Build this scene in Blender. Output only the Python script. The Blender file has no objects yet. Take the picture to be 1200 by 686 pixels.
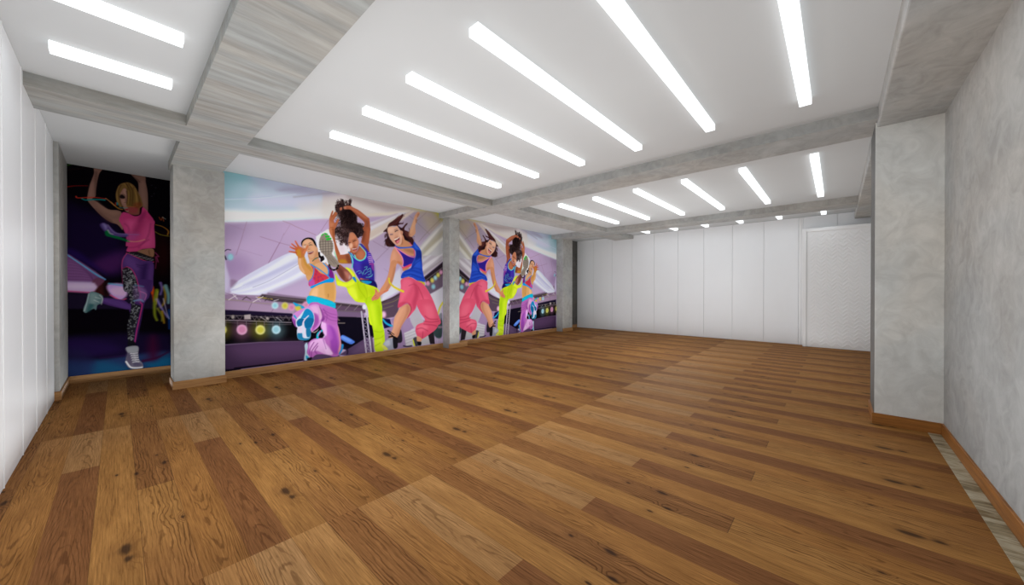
import bpy, bmesh, math, random
import numpy as np
from mathutils import Vector

scene = bpy.context.scene
COL = scene.collection
H = 1.3                        # eye height of the camera (m)

# ------------------------------------------------------------------ room sizes (metres)
X_LEFT, X_FAR = -0.507, 11.05            # faces of the white panel walls
Y_RIGHT, Y_MURAL, Y_DARK = -0.716, 6.693, 7.916
Y_PILLAR = 6.442
Z_CEIL, Z_BEAM, Z_RBEAM = 3.068, 2.96, 2.897

# ------------------------------------------------------------------ node helpers
def new_mat(name):
    m = bpy.data.materials.new(name); m.use_nodes = True
    nt = m.node_tree; nt.nodes.clear()
    out = nt.nodes.new('ShaderNodeOutputMaterial')
    return m, nt, out

def N(nt, kind, **kw):
    n = nt.nodes.new(kind)
    for k, v in kw.items():
        if k in n.inputs and not hasattr(n, k): n.inputs[k].default_value = v
        else: setattr(n, k, v)
    return n

def setin(n, **kw):
    for k, v in kw.items():
        n.inputs[k.replace('_', ' ')].default_value = v
    return n

def principled(nt, out, color=None, rough=.5, spec=.5):
    b = nt.nodes.new('ShaderNodeBsdfPrincipled')
    b.inputs['Roughness'].default_value = rough
    b.inputs['Specular IOR Level'].default_value = spec
    if color is not None: b.inputs['Base Color'].default_value = (*color, 1)
    nt.links.new(b.outputs[0], out.inputs[0])
    return b

def s2l(r, g, b):
    f = lambda c: (c/255/12.92) if c/255 <= .04045 else ((c/255+.055)/1.055)**2.4
    return (f(r), f(g), f(b))

def ramp(nt, stops, src):
    r = nt.nodes.new('ShaderNodeValToRGB')
    e = r.color_ramp.elements
    e[0].position, e[0].color = stops[0][0], (*stops[0][1], 1)
    e[1].position, e[1].color = stops[-1][0], (*stops[-1][1], 1)
    for p, c in stops[1:-1]:
        x = e.new(p); x.color = (*c, 1)
    nt.links.new(src, r.inputs[0])
    return r

def math_node(nt, op, a, b=None, c=None, clamp=False):
    n = nt.nodes.new('ShaderNodeMath'); n.operation = op; n.use_clamp = clamp
    for i, v in enumerate((a, b, c)):
        if v is None: continue
        if isinstance(v, (int, float)): n.inputs[i].default_value = v
        else: nt.links.new(v, n.inputs[i])
    return n.outputs[0]

def mixc(nt, fac, a, b, mode='MIX'):
    n = nt.nodes.new('ShaderNodeMix'); n.data_type = 'RGBA'; n.blend_type = mode
    for sock, v in ((n.inputs[0], fac), (n.inputs[6], a), (n.inputs[7], b)):
        if isinstance(v, (int, float)): sock.default_value = v
        elif isinstance(v, tuple): sock.default_value = (*v, 1)
        else: nt.links.new(v, sock)
    return n.outputs[2]

def objcoord(nt, scale=(1, 1, 1), loc=(0, 0, 0), rot=(0, 0, 0)):
    t = nt.nodes.new('ShaderNodeTexCoord')
    m = nt.nodes.new('ShaderNodeMapping')
    m.inputs['Scale'].default_value = scale; m.inputs['Location'].default_value = loc; m.inputs['Rotation'].default_value = rot
    nt.links.new(t.outputs['Object'], m.inputs[0])
    return m.outputs[0]

def noise(nt, vec, scale, detail=4, rough=.55, dist=0.0):
    n = nt.nodes.new('ShaderNodeTexNoise')
    n.inputs['Scale'].default_value = scale; n.inputs['Detail'].default_value = detail
    n.inputs['Roughness'].default_value = rough; n.inputs['Distortion'].default_value = dist
    if vec is not None: nt.links.new(vec, n.inputs['Vector'])
    return n.outputs['Fac']

def bump(nt, height, strength, dist, bsdf):
    b = nt.nodes.new('ShaderNodeBump')
    b.inputs['Strength'].default_value = strength; b.inputs['Distance'].default_value = dist
    nt.links.new(height, b.inputs['Height']); nt.links.new(b.outputs[0], bsdf.inputs['Normal'])

# ------------------------------------------------------------------ materials
def mat_paint(name, col, rough=.6, spec=.3, grain=.15):
    m, nt, out = new_mat(name)
    b = principled(nt, out, col, rough, spec)
    v = objcoord(nt)
    n = noise(nt, v, 220, 3)
    bump(nt, n, grain, .0006, b)
    c = mixc(nt, noise(nt, v, 1.2, 3), tuple(x*.97 for x in col), tuple(min(1, x*1.03) for x in col))
    nt.links.new(c, b.inputs['Base Color'])
    return m

def mat_plaster(name, lo, hi, scale=1.0, stretch=(1, 1, 1)):
    """trowelled grey concrete plaster: cloudy tone, hair-like ridges"""
    m, nt, out = new_mat(name)
    b = principled(nt, out, None, .72, .25)
    v = objcoord(nt, tuple(s*scale for s in stretch))
    big = noise(nt, v, 1.6, 5, .6, .8)
    fine = noise(nt, v, 7.0, 7, .62, 1.6)
    ridg = nt.nodes.new('ShaderNodeTexNoise')
    ridg.noise_type = 'RIDGED_MULTIFRACTAL'
    setin(ridg, Scale=3.2, Detail=6.0, Roughness=.55, Distortion=1.4)
    nt.links.new(v, ridg.inputs['Vector'])
    a = math_node(nt, 'MULTIPLY', big, .40)
    a = math_node(nt, 'MULTIPLY_ADD', fine, .40, a)
    a = math_node(nt, 'MULTIPLY_ADD', ridg.outputs[0], .10, a)
    mid = tuple((x+y)/2 for x, y in zip(lo, hi))
    r = ramp(nt, [(.30, lo), (.46, mid), (.64, hi)], a)
    tint = noise(nt, v, .9, 3, .5, .5)
    warm = ramp(nt, [(.40, (1.03, 1.0, .965)), (.6, (.975, 1.0, 1.015))], tint)
    nt.links.new(mixc(nt, 1.0, r.outputs[0], warm.outputs[0], 'MULTIPLY'), b.inputs['Base Color'])
    h = math_node(nt, 'MULTIPLY_ADD', ridg.outputs[0], .6, fine)
    bump(nt, h, .28, .009, b)
    return m

def mat_grained(name, lo, hi):
    """board-marked concrete of the beams: streaks running along x"""
    m, nt, out = new_mat(name)
    b = principled(nt, out, None, .68, .25)
    v = objcoord(nt, (.55, 9.0, 9.0), rot=(0, 0, .035))
    s1 = noise(nt, v, 1.5, 6, .6, .6)
    v2 = objcoord(nt, (.9, 4.5, 3.0), rot=(0, 0, -.05))
    s2 = noise(nt, v2, 2.2, 5, .6, 1.2)
    f = math_node(nt, 'MULTIPLY_ADD', s1, .6, math_node(nt, 'MULTIPLY', s2, .4))
    mid = tuple((x+y)/2 for x, y in zip(lo, hi))
    r = ramp(nt, [(.36, lo), (.5, mid), (.64, hi)], f)
    tint = noise(nt, objcoord(nt, (.4, 3, 3)), 1.7, 3)
    warm = ramp(nt, [(.42, (1.03, 1.0, .96)), (.58, (.97, 1.0, 1.01))], tint)
    nt.links.new(mixc(nt, 1.0, r.outputs[0], warm.outputs[0], 'MULTIPLY'), b.inputs['Base Color'])
    bump(nt, f, .25, .006, b)
    return m

def mat_oak(name, lo, hi, axis='X'):
    m, nt, out = new_mat(name)
    b = principled(nt, out, None, .5, .3)
    sc = (1.5, 26, 26) if axis == 'X' else (26, 1.5, 26)
    v = objcoord(nt, sc)
    g = noise(nt, v, 1.6, 6, .62, .7)
    r = ramp(nt, [(.3, lo), (.68, hi)], g)
    nt.links.new(r.outputs[0], b.inputs['Base Color'])
    bump(nt, g, .2, .002, b)
    return m

def mat_floor():
    """oak boards along y, .176 m wide; the same four boards repeat every .705 x 2.94 m"""
    m, nt, out = new_mat('oak_floor_boards')
    b = principled(nt, out, None, .62, .05)
    tc = nt.nodes.new('ShaderNodeTexCoord')
    sx = nt.nodes.new('ShaderNodeSeparateXYZ'); nt.links.new(tc.outputs['Object'], sx.inputs[0])
    X, Y = sx.outputs[0], sx.outputs[1]
    PW, TX, TY = .17625, .705, 2.94
    u = math_node(nt, 'ADD', X, .272 + 10*TX)
    u = math_node(nt, 'MODULO', u, TX)                    # 0..TX inside the repeat
    t = math_node(nt, 'MODULO', math_node(nt, 'ADD', Y, -2.12 + 3*TY), TY)
    col = math_node(nt, 'FLOOR', math_node(nt, 'DIVIDE', u, PW))
    w = math_node(nt, 'MODULO', u, PW)                    # 0..PW inside the board
    # local coordinates of the repeating pattern
    cv = nt.nodes.new('ShaderNodeCombineXYZ'); nt.links.new(u, cv.inputs[0]); nt.links.new(t, cv.inputs[1])
    nt.links.new(math_node(nt, 'MULTIPLY', col, 3.7), cv.inputs[2])
    def eq(k): return math_node(nt, 'COMPARE', col, float(k), .25)
    def gt(a, v): return math_node(nt, 'GREATER_THAN', a, v)
    c0, c1, c2, c3 = eq(0), eq(1), eq(2), eq(3)
    b0 = gt(t, 1.94); b2 = gt(t, 1.25)
    AND = lambda p, q: math_node(nt, 'MULTIPLY', p, q)
    inv = lambda p: math_node(nt, 'SUBTRACT', 1.0, p)
    def MUL0(p, q, tt):
        n = nt.nodes.new('ShaderNodeMapRange'); setin(n, From_Min=0, From_Max=.9, To_Min=.9, To_Max=0); nt.links.new(tt, n.inputs[0])
        return AND(AND(p, q), n.outputs[0])
    light, dark = s2l(160, 115, 66), s2l(130, 86, 51)
    pale, brown, tan = s2l(158, 117, 74), s2l(138, 94, 54), s2l(166, 120, 68)
    base = mixc(nt, AND(c0, inv(b0)), light, dark)
    base = mixc(nt, AND(c0, b0), base, pale)
    base = mixc(nt, c1, base, s2l(160, 114, 63))
    base = mixc(nt, AND(c2, b2), base, brown)
    base = mixc(nt, AND(c2, inv(b2)), base, tan)
    base = mixc(nt, c3, base, s2l(154, 107, 58))
    base = mixc(nt, MUL0(c2, inv(b2), t), base, brown)
    # cloudier, bleached ends of the repeat, darker starts
    def rng(src, lo, hi, a, z):
        n = nt.nodes.new('ShaderNodeMapRange'); n.interpolation_type = 'SMOOTHSTEP'
        setin(n, From_Min=lo, From_Max=hi, To_Min=a, To_Max=z); nt.links.new(src, n.inputs[0]); return n.outputs[0]
    notc2 = inv(c2)
    base = mixc(nt, math_node(nt, 'MULTIPLY', rng(t, 2.0, 2.94, 0, .20), notc2), base, s2l(176, 140, 102))
    base = mixc(nt, math_node(nt, 'MULTIPLY', rng(t, 0, .75, .30, 0), notc2), base, s2l(104, 70, 40))
    def mapped(scale, loc=(0, 0, 0)):
        mp = nt.nodes.new('ShaderNodeMapping'); mp.inputs['Scale'].default_value = scale; mp.inputs['Location'].default_value = loc
        nt.links.new(cv.outputs[0], mp.inputs[0]); return mp.outputs[0]
    MUL = lambda p, q: math_node(nt, 'MULTIPLY', p, q)
    ADD = lambda p, q: math_node(nt, 'ADD', p, q)
    du = math_node(nt, 'SUBTRACT', math_node(nt, 'DIVIDE', w, PW), .5)
    du2 = MUL(du, du)
    wob = math_node(nt, 'SUBTRACT', noise(nt, mapped((7, 1.5, 1)), 1.6, 3, .5, .4), .5)
    wob2 = math_node(nt, 'SUBTRACT', noise(nt, mapped((22, 5, 1)), 1.5, 2, .5), .5)
    # knots: position in the repeat, radius
    kmask, kring = None, None
    for ku, kt, kr in ((.290, .52, .034), (.303, .42, .022), (.507, 1.65, .020), (.357, 1.56, .017), (.262, 1.632, .009), (.52, .664, .012), (.475, 1.86, .012)):
        dx = math_node(nt, 'DIVIDE', math_node(nt, 'SUBTRACT', u, ku), kr)
        dy = math_node(nt, 'DIVIDE', math_node(nt, 'SUBTRACT', t, kt), kr*2.1)
        d = math_node(nt, 'SQRT', ADD(MUL(dx, dx), MUL(dy, dy)))
        d = ADD(d, MUL(wob2, 1.6))
        k1 = rng(d, .25, 1.15, 1, 0); k2 = rng(d, .6, 3.2, 1, 0)
        kmask = k1 if kmask is None else math_node(nt, 'MAXIMUM', kmask, k1)
        kring = k2 if kring is None else math_node(nt, 'MAXIMUM', kring, k2)
    # growth lines: parabolic arches on flat-sawn boards, wavy straight lines on the others
    ph3 = math_node(nt, 'SUBTRACT', MUL(t, 4.2), MUL(du2, 30))
    ph0 = ADD(MUL(t, 4.4), MUL(du2, 20))
    ph12 = MUL(du, 9.0)
    ph = ADD(ADD(MUL(c3, ph3), MUL(c0, ph0)), MUL(ADD(c1, c2), ph12))
    ph = ADD(ph, MUL(wob, 4.2)); ph = ADD(ph, MUL(wob2, .9)); ph = ADD(ph, MUL(kring, 2.2))
    sn = math_node(nt, 'SINE', MUL(ph, 6.2832))
    line = rng(sn, .25, 1.0, 0, 1)
    amp = ADD(ADD(MUL(c3, .62), MUL(c0, .55)), ADD(MUL(c1, .30), MUL(c2, .75)))
    amp = MUL(amp, rng(noise(nt, mapped((9, 1.1, 1), (3, 1, 0)), 1.4, 2), .36, .62, .25, 1.15))
    line = MUL(line, amp)
    fib = noise(nt, mapped((70, 2.2, 1)), 2.2, 6, .68, .25)
    tone = noise(nt, mapped((6, .9, 1)), 1.5, 4, .55, .6)
    fibr = ramp(nt, [(.30, (.48, .43, .37)), (.43, (.88, .87, .86)), (.56, (1.05, 1.05, 1.05)), (.70, (1.42, 1.45, 1.48))], fib)
    toner = ramp(nt, [(.32, (.84, .81, .78)), (.68, (1.12, 1.13, 1.14))], tone)
    c = mixc(nt, 1.0, base, fibr.outputs[0], 'MULTIPLY')
    c = mixc(nt, 1.0, c, toner.outputs[0], 'MULTIPLY')
    c = mixc(nt, line, c, mixc(nt, 1.0, c, (.42, .36, .30), 'MULTIPLY'))
    c = mixc(nt, MUL(kring, .30), c, s2l(98, 62, 34))
    c = mixc(nt, MUL(kmask, .85), c, s2l(44, 28, 20))
    # seams between boards and at the butt ends
    edge = math_node(nt, 'MINIMUM', w, math_node(nt, 'SUBTRACT', PW, w))
    seam = math_node(nt, 'LESS_THAN', edge, .0016)
    seam = math_node(nt, 'MULTIPLY', seam, math_node(nt, 'ADD', math_node(nt, 'MULTIPLY', math_node(nt, 'MAXIMUM', c1, c2), .6), .4))
    def butt(mask, v):
        return math_node(nt, 'MULTIPLY', mask, math_node(nt, 'LESS_THAN', math_node(nt, 'ABSOLUTE', math_node(nt, 'SUBTRACT', t, v)), .0022))
    seam = math_node(nt, 'MAXIMUM', seam, butt(c2, 1.25))
    c = mixc(nt, math_node(nt, 'MULTIPLY', seam, .55), c, s2l(58, 36, 22))
    c = mixc(nt, 1.0, c, (.96, .945, .90), 'MULTIPLY')
    nt.links.new(c, b.inputs['Base Color'])
    h = math_node(nt, 'SUBTRACT', fib, math_node(nt, 'MULTIPLY', seam, 1.5))
    bump(nt, h, .22, .0016, b)
    rr = nt.nodes.new('ShaderNodeMapRange'); setin(rr, From_Min=.3, From_Max=.7, To_Min=.66, To_Max=.54); nt.links.new(fib, rr.inputs[0])
    nt.links.new(rr.outputs[0], b.inputs['Roughness'])
    return m

def mat_stone():
    m, nt, out = new_mat('stone_border')
    b = principled(nt, out, None, .5, .4)
    v = objcoord(nt, (7.0, 2.0, 1), rot=(0, 0, .6))
    n1 = noise(nt, v, 1.3, 7, .62, 1.0)
    r = ramp(nt, [(.34, s2l(84, 72, 46)), (.44, s2l(140, 126, 96)), (.54, s2l(178, 168, 144)), (.64, s2l(112, 94, 60))], n1)
    nt.links.new(r.outputs[0], b.inputs['Base Color'])
    bump(nt, n1, .3, .004, b)
    return m

def mat_emit(name, col, strength):
    m, nt, out = new_mat(name)
    e = nt.nodes.new('ShaderNodeEmission')
    e.inputs[0].default_value = (*col, 1); e.inputs[1].default_value = strength
    nt.links.new(e.outputs[0], out.inputs[0])
    return m

def mat_print(name):
    """printed wall vinyl: inks stored as a colour attribute on the sheet"""
    m, nt, out = new_mat(name)
    b = principled(nt, out, None, .9, .03)
    a = nt.nodes.new('ShaderNodeAttribute'); a.attribute_name = 'ink'
    nt.links.new(a.outputs['Color'], b.inputs['Base Color'])
    return m

M = dict(
    ceiling=mat_paint('ceiling_white_paint', (.565, .575, .575), .8, .1),
    panel=mat_paint('white_lacquered_panel', (.83, .84, .85), .42, .4, .05),
    batten=mat_paint('bright_white_batten', (.86, .86, .86), .4, .4, .02),
    door=mat_paint('white_door_paint', (.84, .84, .835), .5, .3, .05),
    plaster=mat_plaster('grey_trowelled_plaster', s2l(159, 157, 153), s2l(196, 195, 191)),
    plaster_wall=mat_plaster('grey_trowelled_plaster_wall', s2l(148, 147, 144), s2l(190, 189, 186), .8),
    plaster_shaded=mat_plaster('shaded_trowelled_plaster', s2l(84, 82, 79), s2l(116, 114, 111)),  # same plaster with shade put into its colour
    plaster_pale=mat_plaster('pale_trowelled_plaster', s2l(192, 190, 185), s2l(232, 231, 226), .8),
    grained=mat_grained('streaked_concrete', s2l(140, 139, 135), s2l(170, 170, 167)),
    skirting=mat_oak('oak_skirting', s2l(140, 96, 54), s2l(188, 142, 90)),
    skirting_dark=mat_oak('amber_skirting', s2l(120, 74, 30), s2l(168, 110, 50)),
    skirting_dark_y=mat_oak('amber_skirting_along_y', s2l(120, 74, 30), s2l(168, 110, 50), 'Y'),
    skirting_y=mat_oak('oak_skirting_along_y', s2l(140, 96, 54), s2l(188, 142, 90), 'Y'),
    floor=mat_floor(), stone=mat_stone(),
    strip=mat_emit('glowing_diffuser', (.96, .99, 1.01), 1.55),
    ink=mat_print('printed_vinyl'),
)

# ------------------------------------------------------------------ mesh helpers
def link(o, parent=None):
    COL.objects.link(o)
    if parent is not None: o.parent = parent
    return o

def obj_from_bm(name, bm, mat, parent=None):
    me = bpy.data.meshes.new(name); bm.to_mesh(me); bm.free()
    me.materials.append(mat)
    return link(bpy.data.objects.new(name, me), parent)

def box_bm(x0, x1, y0, y1, z0, z1, bevel=0, bm=None):
    bm = bm or bmesh.new()
    vs = [bm.verts.new((x, y, z)) for x in (x0, x1) for y in (y0, y1) for z in (z0, z1)]
    fs = [(0, 1, 3, 2), (4, 6, 7, 5), (0, 4, 5, 1), (2, 3, 7, 6), (0, 2, 6, 4), (1, 5, 7, 3)]
    faces = [bm.faces.new([vs[i] for i in f]) for f in fs]
    if bevel:
        es = list({e for f in faces for e in f.edges})
        bmesh.ops.bevel(bm, geom=es, offset=bevel, segments=2, affect='EDGES', profile=.5)
    return bm

def box(name, x0, x1, y0, y1, z0, z1, mat, parent=None, bevel=0, side=None):
    o = obj_from_bm(name, box_bm(x0, x1, y0, y1, z0, z1, bevel), mat, parent)
    if side:                                # faces looking along +y get their shade from a darker material
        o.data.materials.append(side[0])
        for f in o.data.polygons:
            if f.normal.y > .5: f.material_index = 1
    return o

def struct(o, label=None, cat=None):
    o['kind'] = 'structure'
    if label: o['label'] = label
    if cat: o['category'] = cat
    return o

def tag(o, label, cat, group=None):
    o['label'] = label; o['category'] = cat
    if group: o['group'] = group
    return o

# ------------------------------------------------------------------ shell
struct(box('floor', -.9, 11.4, -1.0, 8.3, -.12, 0, M['floor']), 'warm brown oak board floor running towards the murals', 'floor')
struct(box('ceiling', -.9, 11.4, -1.0, 8.3, Z_CEIL, Z_CEIL+.08, M['ceiling']), 'flat white painted ceiling between the concrete beams', 'ceiling')

wl = struct(box('wall_left', -.85, X_LEFT-.018, Y_RIGHT-.2, 6.83, 0, Z_CEIL, M['panel']), 'white panelled wall at the left end of the room', 'wall')
PL = .7075
edges = [Y_RIGHT] + [4.044+PL*k for k in range(-6, 4) if 4.044+PL*k > Y_RIGHT+.05] + [6.832]
for a, b in zip(edges, edges[1:]):
    box('panel', X_LEFT-.03, X_LEFT, a+.0025, b-.0025, .002, Z_CEIL-.002, M['panel'], wl, .004)

for e_ in edges[1:-1]:
    box('batten', X_LEFT-.002, X_LEFT+.004, e_-.006, e_+.006, .002, Z_CEIL-.002, M['batten'], wl, .0015)

wf = struct(box('wall_far', X_FAR+.018, 11.38, Y_RIGHT-.2, 6.87, 0, Z_CEIL, M['panel']), 'white panelled wall at the far end of the room', 'wall')
PF = .6935
edges = [Y_RIGHT] + [.682+PF*k for k in range(-1, 9)] + [6.88]
for a, b in zip(edges, edges[1:]):
    box('panel', X_FAR, X_FAR+.03, a+.0025, b-.0025, .002, Z_CEIL-.002, M['panel'], wf, .004)

struct(box('wall_right', -.85, 11.38, Y_RIGHT-.2, Y_RIGHT, 0, Z_CEIL, M['plaster_wall']), 'bare grey trowelled plaster wall close by the camera', 'wall')
struct(box('wall_mural', 1.0, 10.0, Y_MURAL, Y_MURAL+.17, 0, Z_CEIL, M['plaster']), 'grey wall carrying the two bright dancer murals', 'wall')
struct(box('wall_recess', -.85, 1.6, Y_DARK, Y_DARK+.15, 0, Z_CEIL, M['plaster']), 'grey back wall of the recess with the dark mural', 'wall')
struct(box('wall_recess_end', 1.35, 1.6, Y_MURAL+.17, Y_DARK, 0, Z_CEIL, M['plaster']), 'grey return wall closing the recess', 'wall')
struct(box('wall_return', 10.0, 11.38, 6.90, 7.05, 0, Z_CEIL, M['plaster_shaded']), 'short grey return wall beside the far pillar', 'wall')  # shade of the far corner painted in with darker plaster
struct(box('pillar', -.85, -.468, 6.845, Y_DARK, 0, Z_CEIL, M['plaster'], None, .003), 'narrow grey concrete stub at the end of the left white panels', 'pillar')

struct(box('pillar', .492, 1.024, Y_PILLAR, 6.86, 0, Z_BEAM+.02, M['plaster'], None, .004), 'wide grey plaster pillar between the dark mural and the large bright mural', 'pillar')
struct(box('pillar', 5.01, 5.295, Y_PILLAR, Y_MURAL+.05, 0, Z_BEAM+.02, M['plaster_wall'], None, .004), 'slim grey pillar between the two bright murals', 'pillar')
struct(box('pillar', 9.506, 10.053, Y_PILLAR, 7.0, 0, Z_BEAM+.02, M['plaster_wall'], None, .004), 'grey pillar by the far white wall', 'pillar')
struct(box('pillar', 4.99, 5.53, Y_RIGHT-.05, -.275, 0, Z_RBEAM+.05, M['plaster_pale'], None, .006, (M['plaster_shaded'], 1)), 'broad grey plaster pillar on the right wall', 'pillar')  # side face coloured dark in place of shade

# beams
B = M['grained']
struct(box('beam', .469, .993, Y_RIGHT-.05, Y_MURAL+.1, Z_BEAM, Z_CEIL+.05, B), 'wide grey beam crossing overhead onto the left pillar', 'beam')
struct(box('beam', 4.90, 5.436, -.32, Y_MURAL+.1, Z_BEAM-.004, Z_CEIL+.05, M['plaster_wall']), 'grey cross beam in the middle of the ceiling', 'beam')
struct(box('beam', 9.22, 9.772, -.32, Y_MURAL+.1, Z_BEAM-.012, Z_CEIL+.05, M['plaster_wall']), 'last grey cross beam before the far white wall', 'beam')
struct(box('beam', -.52, .469, 4.84, 5.405, Z_BEAM, Z_CEIL+.05, B), 'short grey beam from the left white wall to the wide beam', 'beam')
struct(box('beam', .993, 4.90, 4.97, 5.36, Z_BEAM, Z_CEIL+.05, B), 'grey lengthwise beam in front of the large mural', 'beam')
struct(box('beam', 5.436, 9.22, 4.80, 5.42, Z_BEAM-.002, Z_CEIL+.05, M['plaster_wall']), 'grey lengthwise beam in front of the smaller bright mural', 'beam')
struct(box('beam', 9.772, X_FAR+.02, 4.80, 5.42, Z_BEAM, Z_CEIL+.05, M['plaster']), 'stub of grey lengthwise beam meeting the far wall', 'beam')
struct(box('beam', -.52, 10.98, Y_RIGHT-.05, -.289, Z_RBEAM, Z_CEIL+.05, M['plaster_wall'], None, .010), 'deep grey edge beam along the right wall', 'beam')

# skirting boards
HB, TB = .105, .014
def skirt(name, *a, along='X'):
    m = ('skirting_dark' if 'right' in name and 'mural' not in name else 'skirting') + ('' if along == 'X' else '_y')
    struct(box(name, *a, M[m], None, .0025), cat='baseboard')
skirt('baseboard_right', -.5, 4.99, Y_RIGHT-.004, Y_RIGHT+TB, -.002, HB)
skirt('baseboard_pillar_right', 4.99-TB, 4.995, Y_RIGHT+TB, -.275+TB, -.002, HB, along='Y')
skirt('baseboard_pillar_right_side', 4.995, 5.55, -.279, -.275+TB, -.002, HB)
skirt('baseboard_pillar_left', .492-TB, 1.024+TB, Y_PILLAR-TB, Y_PILLAR+.004, -.002, HB)
skirt('baseboard_pillar_left_side', .492-TB, .496, Y_PILLAR+.004, 6.86, -.002, HB, along='Y')
skirt('baseboard_mural_left', 1.024, 5.012, Y_MURAL-TB, Y_MURAL+.004, -.002, HB)
skirt('baseboard_pillar_middle', 4.99, 5.53, Y_PILLAR-TB, Y_PILLAR+.004, -.002, HB)
skirt('baseboard_mural_right', 5.293, 9.508, Y_MURAL-TB, Y_MURAL+.004, -.002, HB)
skirt('baseboard_pillar_far', 9.506-TB, 10.053+TB, Y_PILLAR-TB, Y_PILLAR+.004, -.002, HB)
skirt('baseboard_recess', -.466, 1.35, Y_DARK-TB, Y_DARK+.004, -.002, HB)
skirt('baseboard_stub', -.52, -.468+TB, 6.845-TB, 6.848, -.002, HB)
skirt('baseboard_stub_side', -.472, -.468+TB, 6.848, Y_DARK-TB, -.002, HB, along='Y')
skirt('baseboard_return', 10.06, X_FAR-.002, 6.90-TB, 6.904, -.002, HB)

struct(box('trim_1', -.5, 4.985, Y_RIGHT+TB, -.622, -.01, .004, M['stone'], None, .0015), 'beige stone strip set in the floor along the right wall', 'floor border')

# far door: flat frame with a herringbone relief leaf
d = bpy.data.objects.new('door_1', None); d.location = (10.80, -.05, 0); link(d)
struct(d, 'white framed door with herringbone relief in the far right corner', 'door')
def dbox(name, x0, x1, y0, y1, z0, z1, bev=.004):
    return box(name, x0-10.80, x1-10.80, y0+.05, y1+.05, z0, z1, M['door'], d, bev)
bm = box_bm(10.78-10.8, X_FAR-10.8, .525+.05, .592+.05, 0, 2.745, .004)
box_bm(10.78-10.8, X_FAR-10.8, -.705+.05, -.64+.05, 0, 2.745, .004, bm)
box_bm(10.78-10.8, X_FAR-10.8, -.64+.05, .525+.05, 2.672, 2.745, .004, bm)
obj_from_bm('door_frame', bm, M['door'], d)
leaf = bmesh.new()
box_bm(10.805-10.8, X_FAR-10.8, -.645+.05, .53+.05, .004, 2.68, 0, leaf)
cell, wid = .092, .030
for i in range(-1, 15):                                   # raised herringbone ribs on the leaf
    for j in range(0, 31):
        y = -.645+.05 + i*cell; z = .03 + j*.086
        sgn = 1 if i % 2 == 0 else -1
        cy, cz, a = y+cell/2, z+.05, sgn*math.radians(45)
        L = .118
        if not (-.56 < cy < .54 and .06 < cz < 2.62): continue
        ca, sa = math.cos(a)*L/2, math.sin(a)*L/2
        na, nb = -math.sin(a)*wid/2, math.cos(a)*wid/2
        p = [(cy-ca-na, cz-sa-nb), (cy+ca-na, cz+sa-nb), (cy+ca+na, cz+sa+nb), (cy-ca+na, cz-sa+nb)]
        q = [(cy-ca*.95-na*.7, cz-sa*.95-nb*.7), (cy+ca*.95-na*.7, cz+sa*.95-nb*.7), (cy+ca*.95+na*.7, cz+sa*.95+nb*.7), (cy-ca*.95+na*.7, cz-sa*.95+nb*.7)]
        v0 = [leaf.verts.new((.0051, *k)) for k in p]; v1 = [leaf.verts.new((.001, *k)) for k in q]
        leaf.faces.new(v1[::-1])
        for k in range(4): leaf.faces.new((v0[k], v0[(k+1) % 4], v1[(k+1) % 4], v1[k]))
bmesh.ops.recalc_face_normals(leaf, faces=leaf.faces)
obj_from_bm('door_leaf', leaf, M['door'], d)
for n, (a, b_) in enumerate(((.60, .628), (.634, .676)), 2):
    struct(box('trim_%d' % n, X_FAR-.012, X_FAR+.004, a, b_, 0, Z_CEIL-.01, M['door'], None, .003), 'slim white upright strip beside the far door', 'trim')

# ------------------------------------------------------------------ strip lights
PITCH, YM0 = .786, 4.148
def strip_light(x0, x1, y, label, group):
    o = box('strip_light', -(x1-x0)/2, (x1-x0)/2, -.045, .045, -.063, -.0005, M['strip'], None, .003)
    o.location = ((x0+x1)/2, y, Z_CEIL)
    lamp = bpy.data.lights.new('strip_lamp', 'AREA'); lamp.shape = 'RECTANGLE'
    lamp.size, lamp.size_y = x1-x0-.02, .08
    lamp.energy = STRIP_W*(x1-x0); lamp.color = (.90, .98, 1.05)
    lo = bpy.data.objects.new('strip_lamp', lamp); link(lo); lo.location = ((x0+x1)/2, y, Z_CEIL-.066)
    return tag(o, label, 'ceiling light', group)
STRIP_W = 1.6
order = ['nearest the long mural wall', 'second from the mural wall', 'third from the mural wall',
         'third from the grey wall', 'second from the grey wall', 'nearest the grey wall']
for bay, (x0, x1, g) in {
    'short glowing ceiling strip by the left white panels': (-.322, .312, 'strip lights beside the left white panels'),
    'long glowing strip light in the middle ceiling bay': (1.592, 4.262, 'strip lights in the middle bay'),
    'glowing strip light beyond the middle cross beam': (6.01, 8.58, 'strip lights beyond the middle cross beam'),
    'half hidden strip light behind the last beam': (9.99, 10.62, 'strip lights by the far wall'),
}.items():
    for k in range(6):
        strip_light(x0, x1, YM0-PITCH*k, bay + ', ' + order[k], g)

GAIN_D, GAIN_S = 1.18, 1.8
# ------------------------------------------------------------------ printed murals
def _smooth(p, closed):
    n = len(p); out = []
    if n < 3: return p
    for i in range(n if closed else n-1):
        p0 = p[(i-1) % n] if closed or i > 0 else p[0]
        p1, p2 = p[i], p[(i+1) % n]
        p3 = p[(i+2) % n] if closed or i+2 < n else p[n-1]
        for t in (0, .25, .5, .75):
            out.append(.5*((2*p1) + (p2-p0)*t + (2*p0-5*p1+4*p2-p3)*t*t + (3*p1-p0-3*p2+p3)*t**3))
    if not closed: out.append(p[-1])
    return np.array(out)

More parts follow.
